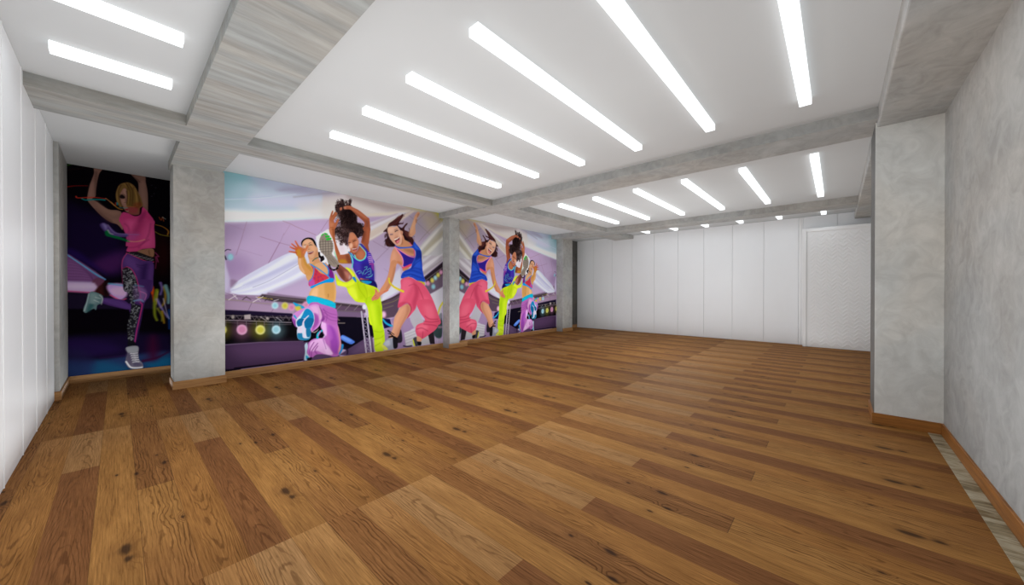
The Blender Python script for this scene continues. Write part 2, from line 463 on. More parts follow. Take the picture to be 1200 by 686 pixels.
def paint(ops, wid, z0, z1, cell, gain):
    """returns (nu, nv, linear rgb array) for a sheet wid x (z1-z0) metres; ops in millimetres from the sheet's left edge and the floor"""
    nu, nv = int(round(wid/cell))+1, int(round((z1-z0)/cell))+1
    U = np.linspace(0, wid*1000, nu); V = np.linspace(z0*1000, z1*1000, nv)
    img = np.zeros((nv, nu, 3))
    for line in ops.strip().splitlines():
        head, pts = line.split('|')
        h = head.split(); kind = h[0]
        col = np.array([int(h[1]), int(h[2]), int(h[3])], float)
        f, a, s = float(h[4]), int(h[5])/100, int(h[6])
        p = np.array([int(k) for k in pts.split()], float).reshape(-1, 2)
        if s: p = _smooth(p, kind == 'P')
        f = max(f, cell*1000*.9)
        pad = f + (max(float(h[7]), float(h[8])) if kind == 'S' else 0)
        i0, i1 = np.searchsorted(U, p[:, 0].min()-pad), np.searchsorted(U, p[:, 0].max()+pad)
        j0, j1 = np.searchsorted(V, p[:, 1].min()-pad), np.searchsorted(V, p[:, 1].max()+pad)
        if i1 <= i0 or j1 <= j0: continue
        X, Y = np.meshgrid(U[i0:i1], V[j0:j1])
        best = np.full(X.shape, 1e9); inside = np.zeros(X.shape, bool)
        n = len(p); m = n if kind == 'P' else n-1
        for k in range(m):
            (ax, ay), (bx, by) = p[k], p[(k+1) % n]
            dx, dy = bx-ax, by-ay
            L = dx*dx+dy*dy
            t = np.clip(((X-ax)*dx+(Y-ay)*dy)/L, 0, 1) if L > 0 else np.zeros_like(X)
            d = np.hypot(X-ax-t*dx, Y-ay-t*dy)
            if kind == 'S':
                w0, w1 = float(h[7]), float(h[8])
                d = d - .5*(w0+(w1-w0)*(k+t)/m)
            elif dy != 0:
                c = (ay > Y) != (by > Y)
                inside ^= c & (X < dx*(Y-ay)/dy+ax)
            best = np.minimum(best, d)
        sd = np.where(inside, -best, best) if kind == 'P' else best
        al = np.clip(.5-sd/f, 0, 1); al = (al*al*(3-2*al)*a)[..., None]
        img[j0:j1, i0:i1] = img[j0:j1, i0:i1]*(1-al)+col*al
    c = img/255
    lin = np.where(c <= .04045, c/12.92, ((c+.055)/1.055)**2.4)
    return nu, nv, np.clip(lin**1.08*gain, 0, .92)

MURAL_DANCERS = """
P 182 162 192 15 100 0|-87 3291 4264 4528 4260 -787 -97 13
P 160 140 172 318 80 1|297 2232 239 2097 103 2030 -28 2067 -81 2184 -28 2314 104 2385 240 2353
P 205 178 214 617 75 1|1742 2451 1573 2252 1191 2140 841 2172 705 2316 842 2495 1192 2618 1574 2605
P 196 170 206 443 50 1|889 2034 771 1874 501 1795 249 1836 150 1966 250 2114 502 2202 772 2172
P 158 132 172 275 70 1|346 1662 283 1530 137 1473 -4 1521 -60 1643 -3 1769 138 1831 284 1788
P 168 152 172 493 60 1|2993 2204 2859 1960 2549 1847 2258 1920 2143 2128 2259 2356 2550 2482 2860 2424
P 150 140 150 647 90 1|4073 2830 3892 2533 3480 2379 3098 2444 2948 2676 3098 2949 3481 3119 3893 3077
P 176 160 190 352 60 1|2810 1794 2732 1561 2549 1463 2372 1552 2301 1769 2373 1993 2550 2099 2733 2020
P 160 140 170 256 70 1|2464 1166 2308 1086 1951 1062 1620 1102 1490 1180 1620 1254 1951 1285 2308 1251
P 193 209 222 26 100 0|-33 3149 1780 3624 1779 2665 1500 2593 890 2463 450 2382 -35 2306
P 204 195 198 53 100 0|1394 3039 4159 3606 4159 3143 3584 3079 3064 2943 2636 2813 2263 2744 1843 2671 1393 2581
P 134 176 184 187 95 1|-33 3149 693 3211 504 2993 225 2901 -34 2641
P 165 195 206 206 70 1|-34 2873 299 2947 349 2713 -35 2539
P 173 178 198 206 80 1|350 3127 1040 3146 1193 2925 748 2918 452 2935
P 165 160 182 114 75 1|693 2931 1193 3121 1779 3149 1779 3095 1352 2956 1039 2945
P 233 237 239 105 95 1|-35 2481 477 2551 1038 2660 1779 2839 1779 2656 1500 2600 890 2471 450 2391 -35 2315
P 217 213 235 211 70 1|349 2744 891 2882 1352 2921 1192 2754 610 2636
P 226 220 220 234 70 1|1039 2761 1779 2985 1779 2711 1192 2584
S 215 226 235 24 70 1 14 9|23 2644 477 2753 979 2916
S 180 195 220 19 70 1 8 7|23 2659 349 2732 638 2816
S 165 162 184 41 60 1 13 8|748 2926 1039 3025 1288 3107
S 165 158 167 43 60 1 17 20|949 2861 1272 2966 1691 3104
P 220 215 209 189 70 1|1427 2871 1954 2986 2551 2879 2243 2752 1771 2670 1426 2625
P 165 151 147 212 80 1|1844 3058 2768 3057 3380 3047 2768 2935 2303 2955
P 217 209 193 71 80 1|2183 2771 2636 2883 3136 3007 2902 2886 2636 2817 2263 2747
P 165 162 77 207 85 1|3041 3127 4016 3188 4016 2822 3905 2897 3689 3066 3380 3058
P 182 180 66 129 80 1|3796 3128 4016 3142 4016 2959 3850 3025
P 176 162 132 332 60 1|3380 3015 3960 2974 3960 2792 3635 2615 3480 2814
S 158 128 152 14 70 0 7 7|304 2355 254 2151
S 158 128 152 18 50 0 5 5|33 2301 273 2229
S 168 130 150 16 80 1 8 8|790 2440 904 2407 978 2374 1286 2271
S 172 140 170 21 50 0 8 8|890 2389 803 2215
S 165 130 160 17 70 0 9 9|1492 2559 1326 2275
S 146 112 140 14 70 0 7 7|254 2142 174 1841
S 150 112 140 15 70 1 7 7|476 2152 732 2084 889 2051
S 142 106 134 15 80 0 9 9|741 2079 581 1729
S 165 132 165 21 60 0 8 8|803 2238 746 2079
S 158 132 166 19 50 0 6 6|223 1928 501 1850
S 165 138 170 19 50 0 5 5|284 1690 271 1552
S 140 118 142 28 70 0 8 8|2322 2270 2635 2132
S 140 118 142 28 70 0 8 8|2657 2174 2382 1896
S 132 118 128 32 70 1 9 9|3064 2922 3232 2821 3583 2587 3688 2511
S 128 116 110 33 60 1 10 10|3960 2974 3557 2584 3354 2366
S 132 118 126 32 60 0 9 9|3532 3018 3232 2736
S 140 125 150 36 40 0 8 8|2549 1742 2722 1628
P 206 202 210 53 100 0|2252 2619 2902 2927 3064 2943 2636 2633 2252 2407
P 206 192 178 54 90 1|2252 2436 2636 2693 3136 2975 3183 2951 2679 2569 2252 2273
P 182 160 172 42 60 1|2252 2590 2767 2864 2812 2857 2252 2542
P 216 212 216 35 80 1|2252 2523 2723 2807 2745 2786 2252 2480
P 212 206 200 34 80 1|2252 2311 2550 2502 2550 2478 2252 2280
P 196 194 208 73 100 0|2464 1068 2591 1504 2901 1778 2946 1408 2900 1305 2634 1164
P 178 176 178 63 100 0|3341 2236 3960 2883 4159 3027 4158 2008 3441 1962
P 158 148 120 168 60 1|3480 2248 3988 2727 3988 2545 3505 2076
P 204 200 196 50 80 1|3366 2216 3960 2815 3960 2764 3391 2154
P 206 204 196 63 80 1|3442 2071 3960 2519 3960 2446 3454 1985
P 172 164 172 42 100 0|3442 2065 3987 2104 3987 1979 3479 1621
P 206 202 206 50 85 1|3441 1837 3849 2094 3959 2114 3454 1740
P 150 142 146 50 80 1|3454 1707 3959 2011 3959 1984 3466 1653
P 200 198 204 49 70 1|3441 1978 3583 2075 3661 2081 3441 1913
P 206 206 216 54 80 1|2464 1117 2765 1406 2855 1305 2634 1184 2485 1067
P 206 206 226 20 100 1|107 1294 119 1369 271 1515 581 1737 874 1926 1128 1972 1335 2284 1367 2287 1285 1622 1127 1540 801 1359 513 1247 345 1210 221 1231
P 224 226 236 49 90 1|149 1369 346 1494 635 1708 889 1903 1022 1888 690 1655 384 1448 173 1332
P 184 184 214 50 75 1|270 1401 580 1579 992 1811 999 1769 607 1532 345 1402
P 220 222 236 37 90 1|113 1287 383 1371 689 1535 1021 1762 1036 1730 689 1487 383 1333 172 1264
S 150 146 176 20 80 1 7 6|383 1356 580 1452 745 1561 1006 1745
P 226 228 240 51 80 1|197 1249 500 1326 888 1524 1112 1666 1112 1598 801 1408 500 1271 320 1230
P 190 184 204 40 80 1|580 1286 859 1425 1127 1565 1127 1514 830 1359 607 1262
P 176 160 190 54 50 1|689 1310 1127 1531 1174 1464 830 1319
S 170 170 200 19 60 1 7 5|119 1309 185 1332 270 1385
P 232 230 238 30 100 0|1286 2240 1367 2310 1475 2393 1534 2401 1619 2259 1706 2133 1706 1933 1533 1921 1415 1763 1318 1905 1318 2044
P 236 226 232 31 100 1|1603 2369 1708 2345 1788 2209 1879 2061 1833 1992 1752 1963 1698 1955 1620 2191
P 222 206 214 92 60 1|1708 2164 1770 2097 1770 1988 1707 1965 1664 2070
P 190 176 206 45 100 1|21 1852 55 1663 101 1472 107 1369 89 1294 19 1280
P 206 200 222 45 70 1|32 1765 72 1546 77 1368 42 1309 27 1544
P 130 104 130 46 60 1|107 1465 185 1444 113 1346
S 48 36 56 11 100 1 11 11|32 1879 67 1914 108 1910
S 40 30 48 13 100 0 18 18|38 1816 55 1766
P 140 180 200 45 70 1|145 1808 132 1767 102 1748 72 1763 60 1802 72 1842 102 1861 133 1847
P 150 196 208 18 100 1|135 1807 127 1777 107 1763 87 1774 79 1803 87 1833 107 1847 127 1836
P 150 126 152 25 100 0|19 1252 559 1225 1130 1156 1130 901 18 1010
P 166 142 168 37 80 0|19 1159 364 1117 640 1057 960 997 937 923 325 992 18 1032
S 108 86 108 14 80 0 6 6|364 1111 321 998
S 108 86 108 15 60 0 7 7|650 1008 619 950
P 70 58 66 31 100 0|500 1249 1130 1162 1130 1079 916 1098 599 1141 460 1197
P 120 100 120 26 70 0|580 1272 1130 1188 1130 1161 559 1241
P 104 92 96 26 80 0|559 1225 1130 1137 1130 1115 539 1207
S 196 180 60 15 100 1 11 9|446 1200 539 1187 640 1167
S 150 136 130 17 100 1 14 11|23 1177 251 1146 402 1116 640 1093
S 80 62 76 19 60 1 5 5|28 1274 251 1205 579 1165
S 210 202 206 14 100 0 10 8|138 1246 187 1178
S 214 206 208 14 100 0 10 8|84 1168 169 1229
S 214 206 208 15 100 0 11 9|383 1128 514 1211
S 190 180 186 15 100 0 10 7|421 1209 480 1138
S 66 52 60 16 100 0 9 8|251 1165 298 1210
S 66 52 60 17 100 0 9 8|298 1210 354 1164
S 66 52 60 17 100 0 10 9|539 1142 584 1195
S 66 52 60 18 100 0 10 9|584 1195 630 1141
P 30 22 46 24 100 0|18 1021 344 991 915 924 948 873 18 944
P 16 12 20 25 100 0|18 955 960 872 1026 580 17 669
P 12 10 14 20 100 0|18 861 1034 781 1125 445 472 497 17 508
S 112 100 110 17 100 1 11 10|22 938 260 921 479 892 915 850
S 150 138 148 17 100 1 14 12|22 867 269 846 578 809 904 776
S 84 72 78 20 100 1 13 11|22 839 578 768 904 745
S 118 106 112 16 90 0 7 7|35 932 75 864
S 100 90 96 16 90 0 7 7|101 923 70 864
S 118 106 112 16 90 0 7 7|106 929 146 859
S 100 90 96 16 90 0 7 7|173 919 141 860
S 118 106 112 16 90 0 7 7|177 925 218 855
S 100 90 96 16 90 0 7 7|246 916 214 855
S 118 106 112 17 90 0 7 7|363 915 406 843
S 100 90 96 17 90 0 7 7|435 906 401 844
S 118 106 112 17 90 0 7 7|421 912 464 840
S 100 90 96 17 90 0 8 8|494 903 459 840
S 118 106 112 17 90 0 8 8|539 906 584 833
S 100 90 96 18 90 0 8 8|614 896 579 833
S 118 106 112 18 90 0 8 8|640 901 686 827
S 100 90 96 18 90 0 8 8|717 891 681 827
S 118 106 112 18 90 0 8 8|743 896 791 820
S 100 90 96 18 90 0 8 8|823 886 786 820
S 118 106 112 18 90 0 8 8|828 891 877 815
S 100 90 96 19 90 0 8 8|910 881 872 815
S 176 166 172 15 100 0 9 9|479 892 558 828
S 176 166 172 15 100 0 9 9|691 874 764 810
P 168 156 156 19 100 0|269 932 349 939 354 861 271 865
P 150 140 136 23 100 1|152 909 146 891 132 884 118 892 113 911 119 930 133 937 146 929
P 160 150 148 25 100 1|591 862 585 847 570 842 556 849 550 864 556 879 571 885 585 877
P 117 111 37 156 65 1|111 709 80 618 6 586 -67 631 -96 726 -66 816 6 850 80 806
S 110 100 104 13 90 0 8 8|-35 857 -35 762
S 110 100 104 13 90 0 8 8|48 851 48 756
P 206 200 120 27 100 1|59 722 43 676 6 659 -31 682 -47 731 -31 777 6 794 44 771
P 190 180 60 36 100 1|41 724 31 693 6 682 -19 697 -29 729 -19 760 6 771 31 756
P 121 80 101 164 65 1|364 692 327 591 241 556 157 607 123 711 158 810 242 847 328 799
S 110 100 104 14 90 0 8 8|188 843 188 745
S 110 100 104 14 90 0 8 8|296 836 296 737
P 212 160 190 28 100 1|308 705 289 651 241 632 195 659 176 716 195 770 242 789 289 763
P 196 130 164 37 100 1|286 707 272 671 241 659 211 677 198 714 211 750 242 763 273 745
P 117 114 43 172 65 1|601 669 564 569 476 536 390 586 355 689 390 787 476 823 564 775
S 110 100 104 15 90 0 8 8|424 828 424 727
S 110 100 104 15 90 0 9 9|529 821 529 719
P 210 206 130 29 100 1|542 683 523 632 476 614 430 640 411 694 430 745 476 764 523 738
P 190 184 70 39 100 1|520 685 507 651 476 639 446 656 433 692 446 726 476 738 507 721
P 86 114 121 179 65 1|814 655 777 557 690 524 605 573 570 675 605 771 690 806 777 759
S 110 100 104 15 90 0 9 9|644 814 643 710
S 110 100 104 15 90 0 9 9|738 808 737 703
P 176 206 216 31 100 1|751 670 733 621 690 604 647 628 630 680 647 728 690 745 733 722
P 140 184 196 41 100 1|730 671 718 639 690 628 662 644 650 678 662 710 690 721 719 706
P 178 214 220 41 95 1|722 1062 708 1024 674 1009 641 1027 628 1065 642 1103 675 1118 708 1102
P 140 188 200 41 100 1|702 1063 694 1041 674 1032 655 1042 647 1065 655 1087 675 1096 694 1086
P 204 196 110 42 95 1|864 1055 849 1016 815 1001 780 1018 766 1058 781 1096 815 1112 849 1095
P 186 176 60 42 100 1|843 1055 835 1033 815 1024 794 1034 786 1057 795 1080 815 1089 835 1079
P 206 146 176 43 95 1|963 1027 948 988 913 972 878 990 863 1030 878 1069 913 1085 948 1067
P 190 120 156 43 100 1|942 1028 934 1004 913 996 892 1006 884 1030 892 1053 913 1062 934 1051
P 206 190 90 43 95 1|1063 1015 1048 975 1012 960 976 978 961 1019 976 1058 1012 1074 1048 1056
P 190 170 50 43 100 1|1042 1016 1033 992 1012 983 991 994 982 1018 991 1041 1012 1050 1033 1040
P 206 150 180 44 95 1|1179 1062 1164 1022 1126 1006 1089 1024 1074 1065 1090 1105 1126 1121 1164 1104
P 200 130 160 44 100 1|1157 1063 1148 1039 1126 1030 1105 1040 1096 1065 1105 1088 1126 1098 1148 1087
S 200 196 200 20 100 0 11 7|661 1140 723 1160
P 72 52 80 20 100 0|17 501 472 492 1125 445 1187 139 885 116 16 112
P 92 66 98 225 70 1|158 478 1033 429 1094 186 471 208 218 275
S 26 18 34 20 100 1 32 26|157 133 604 129 1078 129
S 24 16 32 23 100 0 53 19|16 112 218 116
P 14 11 20 23 100 0|1087 795 1364 778 1446 561 1347 396 1094 426
P 88 66 98 29 100 0|1110 429 1379 410 1738 62 1737 -193 1063 -79
P 92 72 92 25 100 0|1575 1097 2141 1017 2180 892 1950 790 1592 810
S 70 58 66 25 100 0 48 40|1592 1070 2141 989
S 140 128 136 25 100 0 11 11|1592 1097 2141 1023
S 112 100 104 25 100 0 13 13|1609 944 2122 894
S 128 116 120 21 100 0 11 11|1626 952 1714 1048
S 128 116 120 22 100 0 11 11|1786 946 1877 1044
S 128 116 120 23 100 0 11 11|1951 939 2045 1039
P 112 90 118 32 100 0|1626 934 2141 884 2141 794 1626 835
P 16 12 26 26 100 0|1626 835 2299 780 2339 398 1820 208 1660 264
P 86 66 96 32 100 0|1677 135 1820 217 2140 379 2299 421 2339 86 1856 93
P 112 88 120 132 50 1|1949 193 2299 382 2318 108 1987 113
S 40 28 50 37 100 1 29 22|1731 292 1820 208 1820 135
S 120 100 90 30 100 0 21 18|1626 808 1678 765
S 130 118 110 25 100 0 18 14|1661 716 1776 708
P 80 120 206 25 100 1|1704 468 1758 486 1949 361 1931 316 1866 314 1713 412
P 120 160 226 37 70 1|1731 474 1894 385 1857 352 1722 439
S 176 166 182 20 100 0 27 31|2087 905 2179 117
S 184 176 190 20 100 0 31 31|2180 930 2278 114
S 150 142 158 20 100 0 12 12|2098 876 2191 811
S 140 132 148 20 100 0 12 12|2191 811 2102 770
S 150 142 158 20 100 0 12 12|2111 762 2205 695
S 140 132 148 20 100 0 12 12|2205 695 2115 655
S 150 142 158 20 100 0 12 12|2125 647 2219 579
S 140 132 148 20 100 0 12 12|2219 579 2128 540
S 150 142 158 20 100 0 12 12|2138 531 2232 462
S 140 132 148 20 100 0 12 12|2232 462 2142 424
S 150 142 158 20 100 0 12 12|2152 416 2246 345
S 140 132 148 20 100 0 12 12|2246 345 2155 309
S 150 142 158 20 100 0 12 12|2165 300 2260 228
S 140 132 148 20 100 0 12 12|2260 228 2169 192
S 150 142 158 20 100 0 12 12|2177 203 2272 130
S 140 132 148 20 100 0 12 12|2272 130 2180 95
P 206 206 216 33 100 1|2188 991 2176 956 2145 943 2115 958 2103 994 2115 1028 2145 1042 2176 1026
P 86 68 84 43 100 0|2464 1076 2634 1112 2900 1272 2923 1169 2854 862 2764 764 2505 739
S 60 46 50 36 100 1 30 21|2506 1075 2765 1171 2900 1231
S 120 110 80 29 100 1 13 13|2527 1025 2765 1090 2877 1149
S 110 98 92 29 100 0 17 17|2505 937 2743 999
P 206 160 190 70 100 1|2590 824 2574 777 2535 759 2496 781 2480 829 2496 876 2535 894 2574 872
P 216 176 200 53 100 1|2565 829 2556 801 2535 791 2514 803 2505 832 2514 859 2535 870 2556 857
P 24 20 66 28 100 0|2495 759 2676 729 2720 564 2547 547
S 40 150 190 25 100 1 33 46|2526 728 2601 643 2742 573
P 146 122 156 37 100 0|2676 729 2854 780 2991 752 3133 723 3204 39 2525 122 2558 536 2742 583
P 170 166 174 39 100 0|3133 744 3278 1015 3427 707 3478 573 3253 503 3180 530
P 182 178 184 42 100 0|3634 1226 3959 1224 3958 768 3848 818 3740 1024
P 168 164 170 40 80 1|3241 696 3377 709 3529 613 3302 542
P 150 126 158 38 100 0|2945 692 3109 725 3229 505 2991 419
P 188 184 190 31 100 0|2991 419 3241 493 3351 129 3037 143
S 150 144 154 31 80 0 11 11|3009 380 3265 442
S 150 144 154 31 80 0 11 11|3009 317 3265 378
S 150 144 154 31 80 0 11 11|3009 255 3265 314
S 150 144 154 31 80 0 11 11|3009 192 3265 250
P 40 34 44 30 100 1|2842 453 2922 487 2949 257 2853 226 2797 273
P 176 174 178 32 100 0|3376 213 3607 343 3633 120 3327 121
P 44 36 42 33 100 0|3581 346 3739 399 3766 105 3638 119
P 56 70 72 43 100 1|3726 377 3848 548 3958 677 3958 266 3820 234
P 112 118 120 43 80 1|3848 751 3958 791 3958 654 3875 636
S 180 140 160 65 70 0 50 35|3875 478 3958 472
S 150 148 150 30 80 0 12 12|3793 237 3815 122
S 150 148 150 30 80 0 12 12|3847 231 3869 116
S 150 148 150 30 80 0 13 13|3897 227 3919 111
S 34 30 40 27 100 1 20 22|2979 150 3061 130 3168 132
P 44 34 42 42 100 0|3479 1599 3987 1967 3987 1671 3876 1565 3556 1437
P 104 88 104 51 100 0|3504 1414 3987 1671 3987 1351 3634 1228
S 108 98 102 34 100 0 17 17|3492 1512 3987 1842
P 196 140 170 66 100 1|3632 1471 3617 1433 3582 1417 3547 1432 3533 1469 3547 1507 3582 1523 3617 1508
P 196 186 90 67 100 1|3746 1540 3731 1501 3695 1485 3659 1500 3645 1537 3660 1575 3695 1592 3731 1577
P 150 190 200 68 100 1|3832 1598 3817 1559 3781 1543 3745 1558 3730 1595 3745 1633 3781 1650 3817 1636
P 196 188 96 68 100 1|3909 1664 3894 1625 3857 1608 3820 1622 3805 1660 3820 1699 3857 1716 3894 1701
P 196 140 170 69 100 1|3990 1728 3974 1689 3937 1671 3900 1686 3884 1724 3900 1763 3937 1780 3974 1766
P 130 180 190 67 100 1|3778 1395 3763 1357 3727 1341 3691 1356 3676 1394 3691 1432 3727 1448 3763 1433
P 190 188 196 51 100 0|3634 1217 3987 1397 3986 985 3875 740 3713 1105
S 196 186 60 34 100 1 45 35|3986 1031 3903 920 3848 764
P 24 18 22 12 100 1|1318 1966 1350 1977 1358 1926 1383 1910 1407 1921 1428 1865 1415 1842 1366 1809 1358 1865 1334 1889
S 70 52 56 17 60 1 8 7|1366 1900 1399 1876 1391 1832
P 204 150 108 14 100 1|1159 1928 1190 1794 1182 1742 1366 1752 1358 1804 1330 1889 1318 1992 1254 2004
P 222 168 128 34 70 1|1182 1862 1237 1814 1253 1746 1198 1743
S 80 96 70 14 100 1 13 12|1233 1814 1277 1859 1326 1884
P 60 120 120 14 100 1|1295 1861 1292 1853 1284 1849 1276 1852 1273 1859 1276 1867 1284 1870 1292 1868
P 206 156 104 14 100 1|1198 1772 1399 1801 1499 1736 1566 1490 1582 1079 1189 1089 1221 1345 1127 1548 1159 1753
P 214 166 108 15 100 1|1236 1345 1583 1472 1582 1079 1204 1157
P 196 146 80 59 70 1|1431 1452 1583 1472 1582 1079 1464 1082
P 232 190 150 57 70 1|1228 1311 1316 1346 1300 1173 1205 1191
S 150 100 60 18 80 0 12 9|1489 1241 1489 1187
P 196 62 92 14 100 1|1198 1755 1269 1707 1366 1608 1490 1577 1490 1524 1349 1450 1189 1379 1174 1464 1221 1534 1245 1655
P 200 60 70 35 80 1|1253 1707 1349 1607 1473 1559 1415 1504 1284 1466 1253 1586
P 186 84 170 34 90 1|1174 1464 1237 1517 1268 1414 1197 1388
P 120 40 130 18 100 1|1473 1753 1532 1703 1583 1598 1583 1490 1498 1542 1490 1648
P 150 44 110 29 60 1|1299 1588 1295 1573 1285 1567 1274 1572 1270 1587 1275 1602 1285 1608 1295 1602
P 150 44 110 29 60 1|1339 1537 1335 1522 1325 1516 1315 1522 1310 1536 1315 1551 1325 1558 1335 1552
P 150 44 110 28 60 1|1283 1518 1279 1503 1269 1497 1258 1503 1254 1518 1258 1532 1269 1539 1279 1533
P 150 44 110 29 60 1|1380 1556 1376 1541 1365 1534 1355 1540 1351 1555 1355 1570 1366 1576 1376 1570
P 150 44 110 29 60 1|1413 1504 1409 1489 1398 1483 1388 1489 1383 1503 1388 1518 1398 1525 1409 1519
P 150 44 110 29 60 1|1315 1640 1311 1626 1301 1619 1291 1625 1286 1639 1291 1654 1301 1661 1311 1655
P 150 44 110 29 60 1|1339 1476 1335 1461 1325 1455 1314 1461 1310 1476 1314 1490 1325 1497 1335 1491
P 214 166 124 17 100 1|1269 1759 1415 1794 1482 1718 1473 1594 1382 1661
S 40 146 210 12 100 1 17 19|1198 1759 1325 1684 1481 1568 1515 1531
S 40 146 210 12 100 1 19 19|1407 1788 1473 1717 1495 1648 1481 1573
S 40 146 210 11 100 1 13 12|1198 1755 1253 1707 1245 1586 1213 1499 1177 1464
P 20 148 214 12 100 1|1197 1371 1284 1415 1490 1515 1575 1526 1574 1458 1448 1443 1316 1398 1224 1345
P 20 16 20 11 100 1|1060 2072 1058 2122 1083 2166 1129 2201 1183 2215 1238 2204 1278 2153 1298 2085 1302 2043 1270 2066 1238 2140 1144 2173 1087 2125 1075 2065
P 214 164 128 14 100 1|1079 2115 1113 2165 1168 2188 1230 2165 1262 2108 1294 2068 1318 2035 1314 1983 1293 1921 1253 1875 1206 1863 1167 1912 1152 1961 1128 1993 1090 2015 1071 2064
P 228 182 146 33 80 1|1098 2134 1160 2175 1207 2162 1183 2117 1113 2094
P 226 172 132 34 80 1|1206 2060 1254 2073 1270 2014 1238 1985
S 90 60 50 14 80 0 7 5|1175 2112 1207 2133
S 70 48 44 17 90 1 11 8|1183 2083 1206 2094 1226 2089
S 90 64 54 17 70 0 8 6|1102 2076 1129 2087
P 220 210 206 28 60 1|1124 2052 1119 2036 1107 2029 1095 2034 1090 2049 1095 2065 1107 2073 1119 2067
S 190 130 100 20 70 1 8 8|1171 2057 1163 2022 1187 2015
S 160 96 76 17 80 0 7 6|1163 2009 1191 2017
P 120 50 50 14 100 1|1159 1954 1198 1972 1244 1986 1244 1969 1206 1933 1171 1929
S 240 232 226 14 100 1 9 7|1167 1950 1206 1966 1238 1977
S 206 130 120 17 80 1 7 7|1171 1925 1210 1932 1246 1965
P 190 130 92 34 60 1|1286 1989 1314 2009 1318 1949 1277 1885 1253 1866
P 200 140 76 14 100 1|1007 1866 1052 1886 1105 1890 1113 1823 1136 1740 1021 1734 1010 1816
P 206 150 88 14 100 1|1014 1854 1097 1876 1143 1769 1213 1705 1237 1620 1190 1567 1112 1581 1036 1663 1018 1762
P 226 180 140 27 80 1|1014 1845 1052 1848 1059 1731 1112 1615 1082 1606 1029 1696
P 190 140 60 28 70 1|1082 1867 1113 1869 1159 1753 1221 1688 1229 1620 1159 1685 1105 1767
P 196 128 62 14 100 1|970 1997 999 2024 1045 2045 1090 2015 1128 2019 1132 1977 1113 1924 1097 1873 1029 1851 999 1882 970 1930
P 200 146 44 54 70 1|988 1982 1029 1993 1060 1946 1052 1878 1014 1892 988 1923
P 190 104 76 55 60 1|1052 2029 1128 2010 1105 1932 1067 1887 1052 1953
S 200 108 62 11 100 1 36 21|1026 2022 1003 2066 970 2128
S 198 104 60 11 100 1 34 20|996 2016 959 2045 917 2079
S 196 100 58 11 100 1 33 19|985 1994 940 2006 895 2027
S 194 98 56 11 100 1 31 17|981 1939 933 1944 880 1952
S 206 124 84 14 100 1 39 21|1098 1949 1128 2002 1160 2073
S 226 110 84 16 80 0 16 14|970 2128 977 2114
S 226 110 84 16 80 0 16 14|917 2079 927 2069
S 226 110 84 16 80 0 16 14|895 2027 907 2020
S 226 110 84 16 80 0 15 14|880 1952 893 1949
P 24 168 196 12 100 1|1167 1218 1423 1163 1592 1089 1601 981 1423 1040 1166 1082
P 24 176 206 14 100 1|1197 1174 1284 1187 1582 1088 1582 1061 1173 1072
P 176 104 176 15 100 1|1180 1074 1299 1103 1375 1068 1595 987 1635 926 1643 723 1676 585 1708 344 1675 144 1577 115 1466 171 1297 194 1215 140 1163 179 1142 278 1164 403 1252 474 1420 474 1420 540 1359 676 1389 756 1313 777 1253 620 1208 599 1179 850
P 196 132 196 14 100 1|917 864 965 939 1107 1012 1254 1072 1344 1036 1382 855 1343 694 1238 605 1179 626 993 688 937 769
P 214 172 206 57 80 1|1194 1025 1299 1038 1329 923 1268 845 1238 943
P 206 170 190 35 80 1|1321 1037 1367 987 1382 855 1344 792 1336 923
P 140 66 146 43 80 1|1253 910 1313 875 1328 744 1253 636 1223 622 1253 781
P 112 50 120 29 80 1|1336 1037 1436 852 1405 772 1366 774 1390 855
P 130 60 140 27 90 1|917 848 979 782 986 688 937 754
S 30 150 190 16 100 0 27 18|951 885 982 837
P 168 96 166 45 70 1|1390 986 1627 943 1635 707 1467 735
S 132 66 136 24 70 1 13 10|1405 969 1515 898 1627 867
S 132 66 136 24 70 1 13 10|1421 919 1531 839 1635 808
S 132 66 136 24 70 1 13 10|1436 852 1530 780 1635 757
S 132 66 136 23 70 1 13 10|1405 985 1467 867 1452 769
P 222 178 222 35 90 1|1366 741 1451 719 1467 586 1451 504 1404 558
P 140 64 160 60 80 1|1483 684 1594 609 1659 366 1642 165 1545 228 1514 448
P 178 100 186 59 60 1|1451 686 1514 665 1562 460 1498 433
P 222 180 220 35 85 1|1208 430 1404 459 1466 304 1561 176 1450 173 1297 259 1222 252 1178 305
P 226 190 226 36 70 1|1420 375 1498 300 1561 159 1450 190
S 136 66 140 23 85 1 14 15|1252 410 1193 304 1178 209
S 136 66 140 23 85 1 14 16|1312 387 1222 268 1207 157
S 136 66 140 23 85 1 14 16|1312 338 1267 262 1297 210
S 130 60 140 29 60 0 13 8|1404 443 1450 273
P 206 150 140 31 80 1|1651 655 1684 533 1708 361 1725 308 1675 161 1659 214 1684 364
S 30 170 190 17 100 1 32 41|1381 601 1320 557 1309 485
S 200 120 180 23 100 0 19 16|1358 595 1320 516
S 170 150 140 17 80 1 14 12|1216 606 1268 578 1320 630
S 200 190 200 17 60 0 11 9|1253 587 1313 606
P 30 150 196 16 100 1|931 1111 1008 1078 1093 1036 1093 1005 993 1024
P 196 180 70 38 90 1|1051 1022 1040 1004 1014 998 989 1006 978 1024 989 1042 1015 1048 1041 1040
P 190 206 220 14 100 1|979 814 1035 889 1114 988 1165 1002 1238 927 1261 829 1245 717 1196 656 1201 527 1164 467 1049 471 999 515 990 641 1007 671 976 720
P 28 130 180 14 100 1|1114 980 1165 994 1231 927 1253 821 1231 718 1194 648 1121 662 1099 743 1114 829 1049 833 1071 887
P 20 96 140 16 100 1|986 782 1035 834 1107 814 1078 729 1007 702
P 20 100 146 17 100 1|1107 822 1247 822 1223 702 1142 660 1114 710
